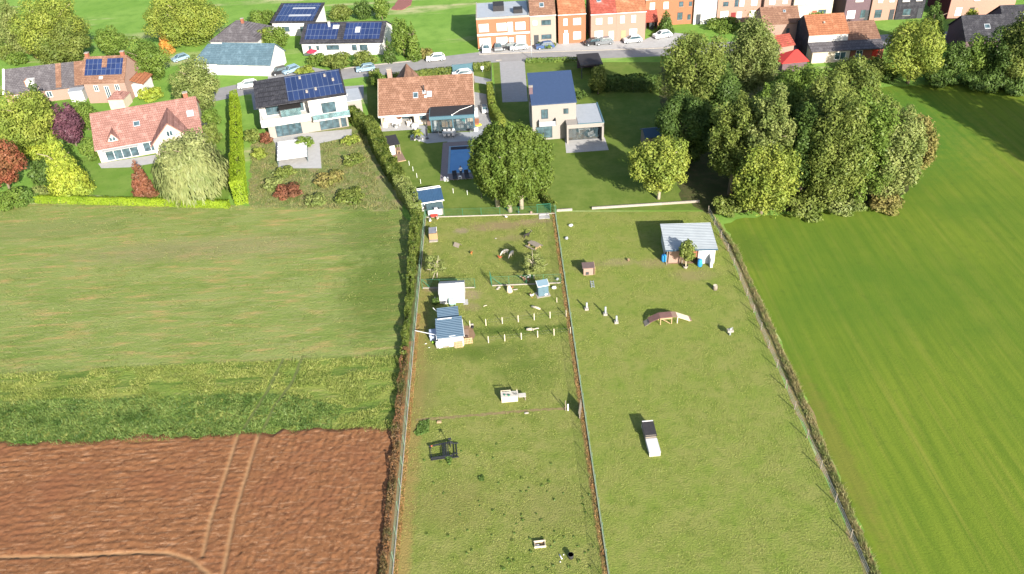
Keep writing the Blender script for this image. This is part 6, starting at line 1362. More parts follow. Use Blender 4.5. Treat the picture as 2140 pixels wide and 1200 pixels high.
# logs, stones and stumps in the paddock
def log(lb, q, L, r, rz, m='palebark', z=0):
    t = thing('log', lb, 'log', P(*q), R_(rz)); MB().tube([(-L / 2, 0, r), (0, .04, r * 1.05), (L / 2, 0, r * .9)], [r, r * 1.05, r * .85], 10).build('stem', M[m], t, True); MB().tube([(-L / 2 - .004, 0, r), (-L / 2, 0, r)], [r * .9, r * .9], 10).build('cut_end', M['cream_wood'], t); MB().tube([(L * .1, 0, r), (L * .2, r * 1.3, r * 1.7)], [r * .4, r * .2], 6).build('branch_stub', M[m], t); return t
log('grey log with a knob above the upper post row', (1120, 645), 1.15, .13, -32)
log('thick grey log between the two post rows', (1108, 691), .8, .16, -8)
log('forked branch lying beside the thick grey log', (1121, 688), .6, .07, 12)
log('small branch lying in the grass right of the white shed', (1014, 640), .45, .05, 25)
st_ = thing('tree_stump', 'big cream coloured tree stump beside the cross fence', 'stump', P(1065, 610)); MB().tube([(0, 0, 0), (.0, .02, .25), (-.04, .08, .55), (-.06, .1, .85)], [.38, .34, .27, .14], 12).build('stem', mat('stripped_wood', (.60, .48, .34), (.5, .39, .27), 2, .85), st_, True); MB().tube([(.05, 0, .3), (.4, -.1, .12)], [.08, .03], 6).build('root', mat('stripped_wood', ()), st_)
for i, (lb, q, sx, sy, sz, m) in enumerate((
 ('pale flat stone right of the big tree stump', (1077, 606), .3, .1, .08, 'conc'), ('cream stone pair left of the big tree stump', (1040, 605), .22, .13, .1, 'conc'), ('grey stone beside the fence brace', (1043, 602), .2, .12, .12, 'conc'),
 ('white stone heap right of the blue cabinet shed', (1158, 603), .3, .2, .2, 'plastic_white'), ('grey stone in the corner by the right fence', (1165, 585), .2, .18, .2, 'zinc'),
 ('rust coloured stone at the foot of the tree stump', (1071, 601), .12, .1, .1, 'brick'), ('grey stone in the soil near the pool garden fence', (1036, 499), .12, .1, .06, 'conc'),
 ('white stone near the left fence below the tank', (897, 727), .1, .07, .05, 'plastic_white'), ('white stone by the fence in line with the drum', (890, 719), .12, .06, .05, 'plastic_white'))):
    tag(MB().blob((0, 0, sz * .7), (sx, sy, sz), 9, 6, i, .18).build('stone', M[m]), lb, 'stone').location = P(*q)
# neighbour paddock: hutches, bridge, posts
n1 = Bld('beehive_hutch', 'small pale hutch with brown roof and ladder on the neighbour grass', 'hutch', *Pxy(1219, 577), 0)
n1.part('body', M['pinkwall'], (.05, 1.25, .1, 1.0, .0, 1.1)); n1.part('roof', mat('brown_felt', (.13, .09, .085), (.1, .07, .065), 2, .85), (-.1, 1.4, -.05, 1.2, 1.1, 1.2)); n1.part('door', M['dframe'], (.3, .7, .07, .1, .1, .5)); n1.part('side_board', M['wood'], (1.4, 1.46, .1, 1.4, .0, 1.2))
ld = thing('ladder', 'pale ladder lying in front of the small hutch', 'ladder', P(1239, 602), R_(88)); MB().box(0, 1.4, -.2, -.14, .05, .1).box(0, 1.4, .14, .2, .05, .1).build('rail', M['galv'], ld); MB().box(.15, .2, -.14, .14, .06, .09).box(.5, .55, -.14, .14, .06, .09).box(.85, .9, -.14, .14, .06, .09).box(1.2, 1.25, -.14, .14, .06, .09).build('rungs', M['galv'], ld)
for lb, q, hh in (('grey post, leftmost of three below the small hutch', (1226, 647), 1.0), ('grey post with a pale foot, middle of three below the small hutch', (1265, 658), 1.15), ('grey post, rightmost of three below the small hutch', (1288, 675), 1.0)):
    t = thing('grey_post', lb, 'post', P(*q)); MB().tube([(0, 0, 0), (0, 0, hh)], [.12, .1], 8).build('shaft', M['galv'], t, True); MB().box(-.22, .22, -.22, .22, 0, .25).build('foot', M['conc'], t)
ab = Bld('arched_bridge', 'brown wooden play bridge with two sloping ramps', 'bridge', *Pxy(1348, 683), 4)
ab.part('deck', mat('dark_brown_board', (.16, .085, .075), (.125, .068, .06), 3, .8), (1.7, 3.1, 0, 1.0, .95, 1.03)); ab.part('post', M['wood'], (1.72, 1.8, .02, .1, 0, .95), (3.0, 3.08, .02, .1, 0, .95), (1.72, 1.8, .9, .98, 0, .95), (3.0, 3.08, .9, .98, 0, .95)); ab.part('side_board', M['wood'], (1.8, 3.0, .02, .06, .75, .9))
MB().frame((.5, 0, .45), (0, 1.0, 0), (1.2, 0, .54), (0, 0, .05)).build('left_ramp', mat('dark_brown_board', ()), ab.e); MB().frame((3.1, 0, .97), (0, 1.0, 0), (.6, 0, -.1), (0, 0, .05)).build('step_board', M['deck'], ab.e); MB().frame((3.7, 0, .85), (0, .95, 0), (1.5, 0, -.75), (0, 0, .05)).build('right_ramp', M['cream_wood'], ab.e); ab.part('ramp_side', M['cream_wood'], (3.65, 3.75, .0, .06, 0, .85)); MB().frame((0, 0, .02), (0, .9, 0), (.6, 0, .42), (0, 0, .05)).build('end_ramp', M['oldwood'], ab.e); ab.part('edge_board', M['deck'], (5.0, 5.4, .1, .9, .05, .14)); MB().bar((2.0, .04, .75), (2.9, .04, .05), .06).build('cross_brace', M['wood'], ab.e)
w1 = thing('water_post', 'pale grey water trough post at the right of the neighbour paddock', 'post', P(1525, 700)); MB().tube([(0, 0, 0), (0, 0, .9)], [.13, .11], 8).build('shaft', M['galv'], w1, True); MB().box(-.32, .32, -.22, .22, .5, .75).build('trough', M['conc'], w1); MB().tube([(0, 0, .9), (.25, 0, 1.05)], .03, 6).build('tap', M['zinc'], w1)
w3 = thing('tree_stump', 'pale stump near the right boundary below the white roofed stable', 'stump', P(1494, 605)); MB().tube([(0, 0, 0), (.02, 0, .35), (0, .02, .6)], [.3, .27, .25], 10).build('stem', M['oldwood'], w3, True); MB().tube([(0, 0.02, .6), (0, .02, .61)], [.24, .24], 10).build('cut_top', M['cream_wood'], w3)
hx = Bld('long_hutch', 'long low hutch with dark felt half roof and white run', 'hutch', *Pxy(1357, 955), 2)
hx.part('run', mat('pale_grey_board', ()), (0, 1.05, 0, 1.9, 0, .5)); hx.part('run_lid', M['plastic_white'], (-.02, 1.07, -.03, 1.8, .5, .55)); hx.part('night_box', M['oldwood'], (.0, 1.02, 1.92, 3.6, 0, .8)); MB().frame((-.06, 1.85, .72), (1.15, 0, 0), (0, 1.85, .22), (0, 0, .06)).build('felt_roof', M['bitumen'], hx.e); hx.part('back_board', M['plastic_white'], (-.02, 1.05, 3.62, 3.7, .1, 1.05))
for i, (lb, q) in enumerate((('white rabbit sized lump near the white garden wall', (1193, 473)), ('grey lump near the right fence below the garden wall', (1184, 500)), ('brown heap on bare soil left of the stable tree', (1313, 545)))):
    tag(MB().blob((0, 0, .15), (.3 - .06 * i, .22, .2), 9, 6, i, .15).build('stone', M['plastic_white'] if i == 0 else M['zinc'] if i == 1 else M['soil']), lb, 'stone').location = P(*q)

lp = thing('lamp_post', 'slim pale lamp post at the roadside by the pale brick row house', 'lamp post', P(1111, 124)); MB().tube([(0, 0, 0), (0, 0, 3.4)], [.07, .05], 8).build('pole', M['galv'], lp, True); MB().bar((0, 0, 3.4), (0, .8, 3.5), .06).build('arm', M['galv'], lp); MB().box(-.08, .08, .6, 1.05, 3.44, 3.52).build('lamp_head', M['zinc'], lp)

# ------------------------------------------------------------------ figures
def skin(name, nodes, edges, m, parent, sub=1):
    """one continuous surface grown round a skeleton; nodes: {key: (x, y, z, r)}, first one is the root"""
    keys = list(nodes); ix = {k: i for i, k in enumerate(keys)}
    me = bpy.data.meshes.new(name); me.from_pydata([nodes[k][:3] for k in keys], [(ix[a], ix[b]) for a, b in edges], []); me.update()
    o = bpy.data.objects.new(name, me); COL.objects.link(o)
    md = o.modifiers.new('skin', 'SKIN'); sv = me.skin_vertices[0].data
    for i, k in enumerate(keys): sv[i].radius = (nodes[k][3], nodes[k][3]); sv[i].use_root = i == 0
    o.modifiers.new('sub', 'SUBSURF').levels = sub
    dg = bpy.context.evaluated_depsgraph_get(); me2 = bpy.data.meshes.new_from_object(o.evaluated_get(dg))
    bpy.data.objects.remove(o); bpy.data.meshes.remove(me); me2.name = name; me2.materials.clear()
    for p in me2.polygons: p.use_smooth = True
    return link_mesh(name, me2, m, parent)
def chain(*k): return list(zip(k[:-1], k[1:]))
skinm = mat('skin', (.42, .25, .17), (.38, .22, .15), 5, .6)
pe = thing('person', 'person in white t-shirt and dark trousers seen from behind at the pool edge', 'person', P(964, 369), R_(4))
nd = {'pelvis': (0, 0, .93, .13), 'waist': (0, .0, 1.08, .125), 'chest': (0, .01, 1.28, .15), 'neck': (0, .01, 1.47, .06), 'head0': (0, .03, 1.56, .075), 'head1': (0, .035, 1.66, .095), 'crown': (0, .03, 1.73, .06)}
ed = chain('pelvis', 'waist', 'chest', 'neck', 'head0', 'head1', 'crown')
for s, t in ((-1, 'l'), (1, 'r')):
    nd.update({t + 'sh': (s * .17, .01, 1.40, .065), t + 'el': (s * .27, .02, 1.16, .045), t + 'wr': (s * .13, .24, 1.10, .032), t + 'ha': (s * .08, .30, 1.11, .036), t + 'hip': (s * .09, 0, .88, .095), t + 'kn': (s * .11, .02, .48, .062), t + 'an': (s * .12, -.02, .09, .042), t + 'toe': (s * .14, .13, .045, .038)})
    ed += chain('chest', t + 'sh', t + 'el', t + 'wr', t + 'ha') + chain('pelvis', t + 'hip', t + 'kn', t + 'an', t + 'toe')
    for f in range(4):
        a = f'{t}f{f}'; L_ = (.06, .075, .08, .068)[f]
        nd.update({a + 'a': (s * (.055 + .012 * 0) - s * .0, .34, 1.135 - .02 * f, .010), a + 'b': (s * .03, .34 + L_ * .5, 1.13 - .02 * f, .009), a + 'c': (s * .012, .34 + L_ * .55, 1.125 - .02 * f, .008)}); ed += chain(t + 'ha', a + 'a', a + 'b', a + 'c')
    nd.update({t + 'tha': (s * .06, .30, 1.15, .011), t + 'thb': (s * .03, .33, 1.165, .009)}); ed += chain(t + 'ha', t + 'tha', t + 'thb')
skin('body', nd, ed, skinm, pe, 1)
sh = {k: (v[0], v[1], v[2], v[3] + .022) for k, v in nd.items() if k in ('pelvis', 'waist', 'chest', 'lsh', 'rsh')}
sh['pelvis'] = (0, 0, .98, .155); sh['lsl'] = (-.235, .015, 1.25, .066); sh['rsl'] = (.235, .015, 1.25, .066); sh['coll'] = (0, .01, 1.43, .085)
shirt = skin('t_shirt', sh, chain('pelvis', 'waist', 'chest', 'coll') + chain('chest', 'lsh', 'lsl') + chain('chest', 'rsh', 'rsl'), mat('white_cotton', (.85, .85, .85), (.8, .8, .8), 4, .9), pe, 1)
MB().blob((0, -.185, 1.27), (.055, .02, .07), 10, 6).build('print', M['black'], pe, True)
tp_ = {k: (v[0], v[1], v[2], v[3] + .018) for k, v in nd.items() if k in ('pelvis', 'lhip', 'lkn', 'lan', 'rhip', 'rkn', 'ran')}
skin('trousers', tp_, chain('pelvis', 'lhip', 'lkn', 'lan') + chain('pelvis', 'rhip', 'rkn', 'ran'), mat('dark_denim', (.02, .03, .06), (.015, .024, .05), 5, .8), pe, 1)
MB().blob((0, .005, 1.70), (.105, .115, .085), 12, 7).build('hair', mat('dark_hair', (.025, .018, .014), (.018, .012, .01), 8, .7), pe, True)
for s in (-1, 1):
    MB().blob((s * .135, .06, .045), (.055, .135, .045), 10, 6).build('shoe', M['black'], pe, True); MB().blob((s * .1, .04, 1.63), (.018, .025, .035), 8, 5).build('ear', skinm, pe, True); MB().blob((s * .035, .128, 1.655), (.014, .01, .01), 8, 5).build('eye', M['black'], pe)
MB().blob((0, .137, 1.62), (.015, .02, .022), 8, 5).build('nose', skinm, pe, True); MB().box(-.025, .025, .12, .128, 1.575, 1.585).build('mouth', M['red'], pe)
MB().box(-.07, .07, .34, .38, 1.09, 1.13).build('handset', M['black'], pe)

wool = mat('cream_wool', (.60, .54, .44), (.50, .44, .35), 6, .95, bmp=.7, bscale=18)
def quadruped(name, label, cat, q, rz, m, L=.95, hb=.62, rb=.17, neck=(.30, .18), head_down=True, leg=None, horns=False, patch=None, face=None):
    t = thing(name, label, cat, P(*q), R_(rz)); h2 = hb
    hx_, hz = (L / 2 + .22, .12) if head_down else (L / 2 + neck[0] * .75, hb + neck[1] + .18)
    nd = {'mid': (0, 0, h2, rb * 1.02), 'rump': (-L * .36, 0, h2 + .01, rb * .95), 'tailb': (-L * .50, 0, h2 + .04, rb * .45), 'chest': (L * .32, 0, h2 + .0, rb * .98), 'neck0': (L * .46, 0, h2 + (.0 if head_down else .14), rb * .6),
          'neck1': (L * .5 + .1, 0, (h2 + hz) / 2 + .04, rb * .42), 'poll': (hx_, 0, hz + .05, rb * .42), 'muzzle': (hx_ + (.10 if head_down else .2), 0, hz - (.06 if head_down else .05), rb * .24)}
    ed = chain('mid', 'rump', 'tailb') + chain('mid', 'chest', 'neck0', 'neck1', 'poll', 'muzzle')
    for s, k in ((-1, 'l'), (1, 'r')):
        y = s * rb * .55; st = .06 * s
        nd.update({k + 'st': (-L * .34, y, h2 * .62, rb * .42), k + 'hk': (-L * .42 + st, y, h2 * .34, rb * .2), k + 'hf': (-L * .38 + st, y, .02, rb * .17), k + 'el': (L * .30, y, h2 * .6, rb * .34), k + 'kn': (L * .31 - st, y, h2 * .32, rb * .19), k + 'ff': (L * .31 - st, y, .02, rb * .16)})
        ed += chain('rump', k + 'st', k + 'hk', k + 'hf') + chain('chest', k + 'el', k + 'kn', k + 'ff')
    skin('body', nd, ed, m, t, 1)
    ea = MB()
    for s in (-1, 1): ea.blob((hx_ - .03, s * rb * .55, hz + .10), (.03, .06, .025), 7, 5)
    ea.build('ears', face or m, t, True)
    MB().tube([(-L * .5, 0, h2 + .06), (-L * .56, 0, h2 - .02), (-L * .57, 0, h2 - .14)], [.03, .035, .015], 6).build('tail', m, t, True)
    MB().blob((hx_ + .08, 0, hz - .05), (.055, .045, .05), 8, 6).build('muzzle', face or m, t, True)
    if horns:
        hb_ = MB()
        for s in (-1, 1): hb_.tube([(hx_ - .02, s * .04, hz + .12), (hx_ - .08, s * .06, hz + .22), (hx_ - .17, s * .08, hz + .25)], [.022, .016, .006], 6)
        hb_.build('horns', M['oldwood'], t, True)
    if patch: MB().blob((-.02, 0, h2 + .03), (L * .26, rb * 1.08, rb * 1.02), 10, 7).build('coat_patch', patch, t, True)
    return t
quadruped('sheep', 'cream sheep grazing in the tree shade, left one of two', 'sheep', (1056, 531), 205, wool, .85, .52, .19, face=mat('sheep_face', (.45, .38, .3), (.38, .32, .25), 6, .9))
quadruped('sheep', 'cream sheep standing in the tree shade, right one of two', 'sheep', (1069, 535), 238, wool, .88, .52, .175, face=mat('sheep_face', ()))
brown = mat('brown_coat', (.17, .085, .05), (.12, .06, .04), 5, .9); blk = mat('black_coat', (.03, .026, .025), (.02, .018, .017), 5, .85)
quadruped('goat', 'brown goat with white front legs beside the orchard tree', 'goat', (1100, 590), 170, brown, .85, .52, .145, head_down=False, horns=True, face=M['plastic_white'])
quadruped('goat', 'white goat with dark patch under the orchard tree', 'goat', (1105, 585), 60, M['plastic_white'], .8, .5, .14, head_down=False, patch=blk, face=blk)
quadruped('goat', 'black goat standing behind the picnic table', 'goat', (1101, 497), 20, blk, .85, .52, .145, head_down=False, horns=True, face=M['conc'])
def bird(name, label, cat, q, rz, m, s=1.0, neck=.16, comb=True):
    t = thing(name, label, cat, P(*q), R_(rz), None, s)
    nd = {'b': (0, 0, .24, .10), 'r': (-.12, 0, .27, .07), 'tl': (-.24, 0, .36, .025), 'c': (.09, 0, .27, .075), 'n': (.15, 0, .27 + neck * .6, .035), 'h': (.18, 0, .27 + neck * 1.1, .04), 'k': (.235, 0, .26 + neck * 1.08, .012)}
    skin('body', nd, chain('b', 'r', 'tl') + chain('b', 'c', 'n', 'h', 'k'), m, t, 1)
    lg = MB()
    for y in (-.04, .04): lg.tube([(0, y, .17), (.01, y, .0)], .011, 5).box(-.02, .06, y - .025, y + .025, 0, .012)
    lg.build('legs', mat('yellow_leg', (.4, .24, .04), (.35, .2, .03), 5, .7), t)
    if comb: MB().box(.15, .21, -.006, .006, .27 + neck * 1.2, .27 + neck * 1.2 + .045).build('comb', M['red'], t)
    return t
hen_red = mat('russet_feathers', (.30, .075, .03), (.22, .055, .025), 7, .85)
bird('hen', 'russet hen walking in the tree shade left of the sheep', 'hen', (1045, 542), 180, hen_red, 1.25)
bird('hen', 'orange brown hen in the sunlit grass', 'hen', (986, 532), 250, mat('orange_feathers', (.42, .16, .04), (.3, .10, .03), 7, .85), 1.15)
bird('hen', 'white hen on the bare soil near the pool garden fence', 'hen', (1058, 457), 150, M['plastic_white'], 1.1)
bird('hen', 'white hen in front of the blue cabinet shed', 'hen', (1112, 622), 210, M['plastic_white'], 1.35)
bird('goose', 'white goose by the upper left fence corner', 'goose', (899, 465), 290, M['plastic_white'], 1.5, .24, False)
bird('duck', 'white and brown duck near the red wheelbarrow', 'duck', (914, 460), 300, mat('duck_feathers', (.55, .5, .4), (.2, .14, .09), 8, .85), 1.4, .15, False)

# ------------------------------------------------------------------ patio furniture and the garden round the pool
def chair(lb, x, y, rz, group=None):
    t = thing('patio_chair', lb, 'chair', (x, y, .018), R_(rz), group)
    MB().box(-.22, .22, -.22, .22, .42, .46).build('seat', M['greycloth'], t); MB().frame((-.22, .2, .48), (.44, 0, 0), (0, .05, .38), (0, .03, 0)).build('backrest', M['plastic_white'], t)
    MB().bar((-.2, -.2, 0), (-.2, -.2, .42), .03).bar((.2, -.2, 0), (.2, -.2, .42), .03).bar((-.2, .2, 0), (-.2, .2, .42), .03).bar((.2, .2, 0), (.2, .2, .42), .03).build('legs', M['zinc'], t); return t
tx, ty = Pxy(939, 285)
dt = thing('dining_table', 'long grey dining table set on the patio before the glazed extension', 'table', (tx, ty, .018)); MB().box(-1.1, 1.1, -.45, .45, .70, .74).build('table_top', M['greycloth'], dt); MB().box(-1.0, -.92, -.4, .4, 0, .7).box(.92, 1.0, -.4, .4, 0, .7).build('legs', M['zinc'], dt)
first = None
for x in (-.7, 0, .7):
    for sy, rz in ((-.62, 180), (.62, 0)): chair('grey patio chair along the dining table', tx + x, ty + sy, rz, 'patio chairs along the dining table')
chair('grey patio chair at the left head of the dining table', tx - 1.4, ty, 90); chair('grey patio chair at the right head of the dining table', tx + 1.4, ty, -90)
pm_ = thing('palm', 'potted palm with arching yellow green fronds on the patio corner', 'palm', P(875, 290))
MB().tube([(0, 0, 0), (0, 0, .4)], [.22, .3], 12).build('pot', M['dframe'], pm_, True); MB().tube([(0, 0, .4), (0, 0, 1.1)], [.1, .07], 8).build('trunk', M['bark'], pm_, True)
fr_ = MB(); rs = np.random.RandomState(9)
for i in range(20):
    a = i * 2.4; up = .25 + .75 * rs.rand(); L_ = .95
    c0 = Vector((0, 0, 1.1)); prev = None
    for j in range(7):
        f = j / 6; p = c0 + Vector((math.cos(a) * L_ * f, math.sin(a) * L_ * f, up * f * 1.1 - .8 * f * f)); wd_ = .02 + .17 * math.sin(PI * min(1, f * .9 + .1)); sd_ = Vector((-math.sin(a), math.cos(a), -.25)) * wd_
        if prev: fr_.poly([prev[0], prev[1], p, p - Vector((0, 0, 0)) - sd_]) ; fr_.poly([prev[1], prev[2], p + Vector((-math.sin(a), math.cos(a), .25)) * wd_, p])
        prev = (p - sd_, p, p + Vector((-math.sin(a), math.cos(a), .25)) * wd_)
fr_.build('fronds', LEAF['yellowgreen'], pm_)
ps = thing('folded_parasol', 'folded black parasol standing at the left end of the glazing', 'parasol', P(893, 290)); MB().tube([(0, 0, 0), (0, 0, .08)], [.28, .28], 12).build('base', M['dframe'], ps); MB().tube([(0, 0, .08), (0, 0, .6)], .03, 6).build('pole', M['black'], ps); MB().tube([(0, 0, .5), (0, 0, .8), (0, 0, 1.7), (0, 0, 2.3)], [.1, .17, .15, .03], 10).build('canopy', M['black'], ps, True)
cvr = thing('furniture_cover', 'pale grey cover draped over lounge furniture beside the brick pillar', 'cover', P(867, 266)); MB().slab([(-.5, -.55), (.45, -.65), (.75, .0), (.5, .6), (-.3, .65), (-.65, .1)], 0, .62).build('cover', M['greycloth'], cvr, bevel=.1); MB().blob((0, 0, .6), (.55, .5, .16), 12, 6).build('top_fold', M['greycloth'], cvr, True)
for i, (lb, q, r, hh) in enumerate((('white bowl planter at the patio corner, left of three', (867, 294), .14, .2), ('white bowl planter at the patio corner, middle of three', (876, 295), .2, .14), ('white curled ornament at the patio corner', (883, 293), .13, .3), ('pale straw pouf in front of the grey cover', (868, 273), .2, .3))):
    t = thing('planter_bowl', lb, 'planter', P(*q)); MB().tube([(0, 0, 0), (0, 0, hh * .6), (0, 0, hh)], [r * .6, r, r * .9], 12).build('bowl', M['plastic_white'] if i < 3 else M['cloth'], t, True); MB().blob((0, 0, hh), (r * .7, r * .7, .08), 8, 5).build('filling', M['soil'] if i < 3 else M['cloth'], t)
bs_ = thing('plant_stand', 'dark plant shelf with pots at the left edge of the patio', 'stand', P(862, 291)); MB().box(-.3, .3, -.5, .5, .0, .06).box(-.3, .3, -.5, .5, .5, .54).box(-.28, -.24, -.48, -.44, .06, .5).box(.24, .28, -.48, -.44, .06, .5).box(-.28, -.24, .44, .48, .06, .5).box(.24, .28, .44, .48, .06, .5).build('shelf', M['dframe'], bs_); MB().tube([(-.1, -.25, .54), (-.1, -.25, .72)], [.08, .11], 8).tube([(.1, .2, .54), (.1, .2, .7)], [.1, .13], 8).build('pots', M['steel'], bs_)
# covered terrace: sofa corner, table, armchair
sfx, sfy = w2(.75, 1.0)
so3 = thing('garden_sofa', 'cream corner sofa under the eave of the tiled house', 'sofa', (sfx, sfy, .016)); MB().box(-.4, .35, -1.3, 1.2, 0, .36).box(.35, 2.6, .45, 1.2, 0, .36).build('base', M['cloth'], so3, bevel=.04); MB().box(-.4, -.18, -1.3, 1.2, .36, .72).box(-.18, 2.6, 1.0, 1.2, .36, .72).build('backrest', M['cloth'], so3, bevel=.05); MB().box(-.16, .34, -1.25, -.45, .36, .46).box(-.16, .34, -.4, .4, .36, .46).box(.4, 1.4, .5, .98, .36, .46).box(1.45, 2.55, .5, .98, .36, .46).build('cushions', M['cloth'], so3, bevel=.04)
lt = thing('coffee_table', 'low white table in front of the cream corner sofa', 'table', (*w2(2.5, .35), .016)); MB().box(-.7, .7, -.35, .35, .34, .4).build('table_top', M['frame'], lt); MB().box(-.62, -.54, -.3, .3, 0, .34).box(.54, .62, -.3, .3, 0, .34).build('legs', M['frame'], lt)
lo = thing('lounge_chair', 'grey round backed chair in front of the low white table', 'chair', (*w2(2.5, -.55), .016)); MB().tube([(0, 0, .0), (0, 0, .32)], [.3, .34], 12).build('seat', M['greycloth'], lo); MB().tube([(.36 * math.cos(a), .36 * math.sin(a), .5) for a in [R_(d_) for d_ in range(90, 271, 20)]], .06, 6).build('backrest', M['dframe'], lo, True)
ar = thing('armchair', 'cream armchair under the eave right of the sofa', 'armchair', (*w2(4.7, .1), .016), R_(-80)); MB().box(-.4, .4, -.4, .4, 0, .38).build('seat', M['cloth'], ar, bevel=.05); MB().box(-.4, .4, .28, .45, .38, .95).build('backrest', M['cloth'], ar, bevel=.05); MB().box(-.45, -.3, -.4, .28, .38, .6).box(.3, .45, -.4, .28, .38, .6).build('armrests', M['cloth'], ar, bevel=.04)
rf2 = thing('flower_bouquet', 'red potted flowers at the back of the covered terrace', 'flowers', (*w2(2.9, 1.95), .016)); MB().tube([(0, 0, 0), (0, 0, .5)], [.2, .26], 10).build('pot', M['dframe'], rf2); c_, n_ = crown_pts([[0, 0, .75, .5, .3, .3]], 300, np.random.RandomState(3)); leafmass('blooms', c_, n_, 'redleaf', .08, np.random.RandomState(4), rf2)
rp2 = thing('flower_pot', 'red pot with a pale upright plant at the left corner of the terrace', 'pot', (*w2(-.05, -1.35), .016)); MB().tube([(0, 0, 0), (0, 0, .3)], [.14, .2], 12).build('body', M['red'], rp2, True); c_, n_ = crown_pts([[0, 0, .5, .18, .18, .3]], 160, np.random.RandomState(5)); leafmass('plant', c_, n_, 'lime', .07, np.random.RandomState(6), rp2)
yp_ = thing('paddling_pool', 'small round yellow paddling pool on the side paving', 'paddling pool', P(1000, 262)); MB().tube([(.5 * math.cos(i * PI / 10), .38 * math.sin(i * PI / 10), .07) for i in range(21)], .08, 6).build('rim', mat('yellow_vinyl', (.62, .58, .06), (.55, .5, .05), 3, .5), yp_, True); MB().slab([(.5 * math.cos(i * PI / 10), .38 * math.sin(i * PI / 10)) for i in range(20)], .02, .05).build('floor', mat('yellow_vinyl', ()), yp_)
wb2 = Bld('storage_box', 'white storage box right of the glazed extension', 'box', *Pxy(991, 275), 0); wb2.part('box', M['plastic_white'], (0, .65, 0, .45, 0, .4), bevel=.02); wb2.part('lid', M['frame'], (-.03, .68, -.03, .48, .4, .46), bevel=.015)
bb = thing('barbecue', 'round black kettle barbecue at the right end of the patio', 'barbecue', P(984, 279)); MB().blob((0, 0, .72), (.24, .24, .22), 12, 8).build('bowl', M['black'], bb, True); MB().bar((0, 0, .6), (.2, .15, 0), .03).bar((0, 0, .6), (-.2, .15, 0), .03).bar((0, 0, .6), (0, -.22, 0), .03).build('legs', M['zinc'], bb)
def lounger(lb, q, rz):
    t = thing('sun_lounger', lb, 'sun lounger', P(*q, .06), R_(rz)); MB().box(-.33, .33, -.9, .35, .26, .31).build('seat', M['black'], t); MB().frame((-.33, .35, .29), (.66, 0, 0), (0, .6, .42), (0, -.03, .05)).build('backrest', M['black'], t); MB().box(-.3, -.26, -.8, -.76, 0, .26).box(.26, .3, -.8, -.76, 0, .26).box(-.3, -.26, .3, .34, 0, .26).box(.26, .3, .3, .34, 0, .26).build('legs', M['zinc'], t); return t
lounger('black sun lounger left of the white stool at the pool end', (951, 372), 6); lounger('black sun lounger right of the white stool at the pool end', (976, 370), 8)
sl2 = thing('stool', 'white step stool between the two black loungers', 'stool', P(961.5, 374, .06)); MB().box(-.2, .2, -.15, .15, .42, .46).build('seat', M['frame'], sl2); MB().bar((-.24, -.2, 0), (-.18, -.1, .42), .04).bar((.24, -.2, 0), (.18, -.1, .42), .04).bar((-.24, .2, 0), (-.18, .1, .42), .04).bar((.24, .2, 0), (.18, .1, .42), .04).box(-.2, .2, -.18, -.14, .15, .19).build('legs', M['frame'], sl2)
for i, (lb, q) in enumerate((('white lantern at the left pool corner, nearer the lawn', (930, 378)), ('white lantern at the left pool corner, nearer the loungers', (936, 378)))):
    t = thing('lantern', lb, 'lantern', P(*q, .06)); MB().box(-.14, .14, -.14, .14, 0, .05).box(-.14, .14, -.14, .14, .5, .55).box(-.14, -.11, -.14, -.11, .05, .5).box(.11, .14, -.14, -.11, .05, .5).box(-.14, -.11, .11, .14, .05, .5).box(.11, .14, .11, .14, .05, .5).build('frame', M['frame'], t); MB().tube([(0, 0, .05), (0, 0, .3)], .05, 8).build('candle', M['cloth'], t); MB().blob((0, 0, .6), (.08, .08, .08), 8, 5).build('cap', M['frame'], t)
ra = tag(MB().blob((0, 0, .12), (.22, .18, .14), 9, 6, 3, .15).build('flower_pot', M['red']), 'orange red pot at the end of the dark low hedge', 'pot'); ra.location = P(1132, 398)
for i, (lb, q, m_) in enumerate((('dark bucket at the foot of the rightmost pale trunk', (1084, 445), 'dframe'), ('pale stone in the grass between the pale trunks', (1057, 424), 'palepaver'), ('pale stone under the rightmost pale trunk', (1072, 424), 'palepaver'), ('brown bricks near the green framed gate', (1110, 446), 'pinkwall'))):
    tag(MB().blob((0, 0, .13), (.2, .18, .18), 9, 6, 20 + i, .15).build('stone' if i else 'bucket', M[m_]), lb, 'stone' if i else 'bucket').location = P(*q)
# gate to the road
sg = thing('driveway_gate', 'wide solid grey blue driveway gate between two hedges', 'gate', P(947, 153), math.atan2(P(988, 149).y - P(947, 153).y, P(988, 149).x - P(947, 153).x)); gl_ = (P(988, 149) - P(947, 153)).length
MB().box(.12, gl_ - .12, -.03, .03, .08, 1.55).build('panel', M['teal'], sg); MB().box(-.05, .1, -.08, .08, 0, 1.7).build('post', M['teal'], sg); MB().box(gl_ - .1, gl_ + .06, -.08, .08, 0, 1.75).build('post', M['teal'], sg); MB().box(.12, gl_ - .12, -.05, .05, 1.55, 1.6).build('top_rail', M['teal'], sg)
gs2 = thing('gate_support', 'slanting grey blue gate rail behind the long clipped hedge', 'rail', P(930, 155)); MB().bar((0, 0, .1), (1.4, .5, 1.5), .08).bar((0, 0, .08), (1.6, .5, .08), .08).build('rail', M['teal'], gs2)
lbx = Bld('letterbox', 'white letterbox plate on the short clipped hedge', 'letterbox', *Pxy(1005, 148), 4); lbx.part('plate', M['frame'], (0, .5, -.75, -.6, .55, 1.1)); lbx.part('post', M['zinc'], (.2, .28, -.7, -.64, 0, .55))
rpz = thing('garden_parasol', 'open red parasol in front of the long white house', 'parasol', P(655, 126)); MB().tube([(0, 0, 0), (0, 0, 2.2)], .04, 6).build('pole', M['frame'], rpz)
u_ = MB()
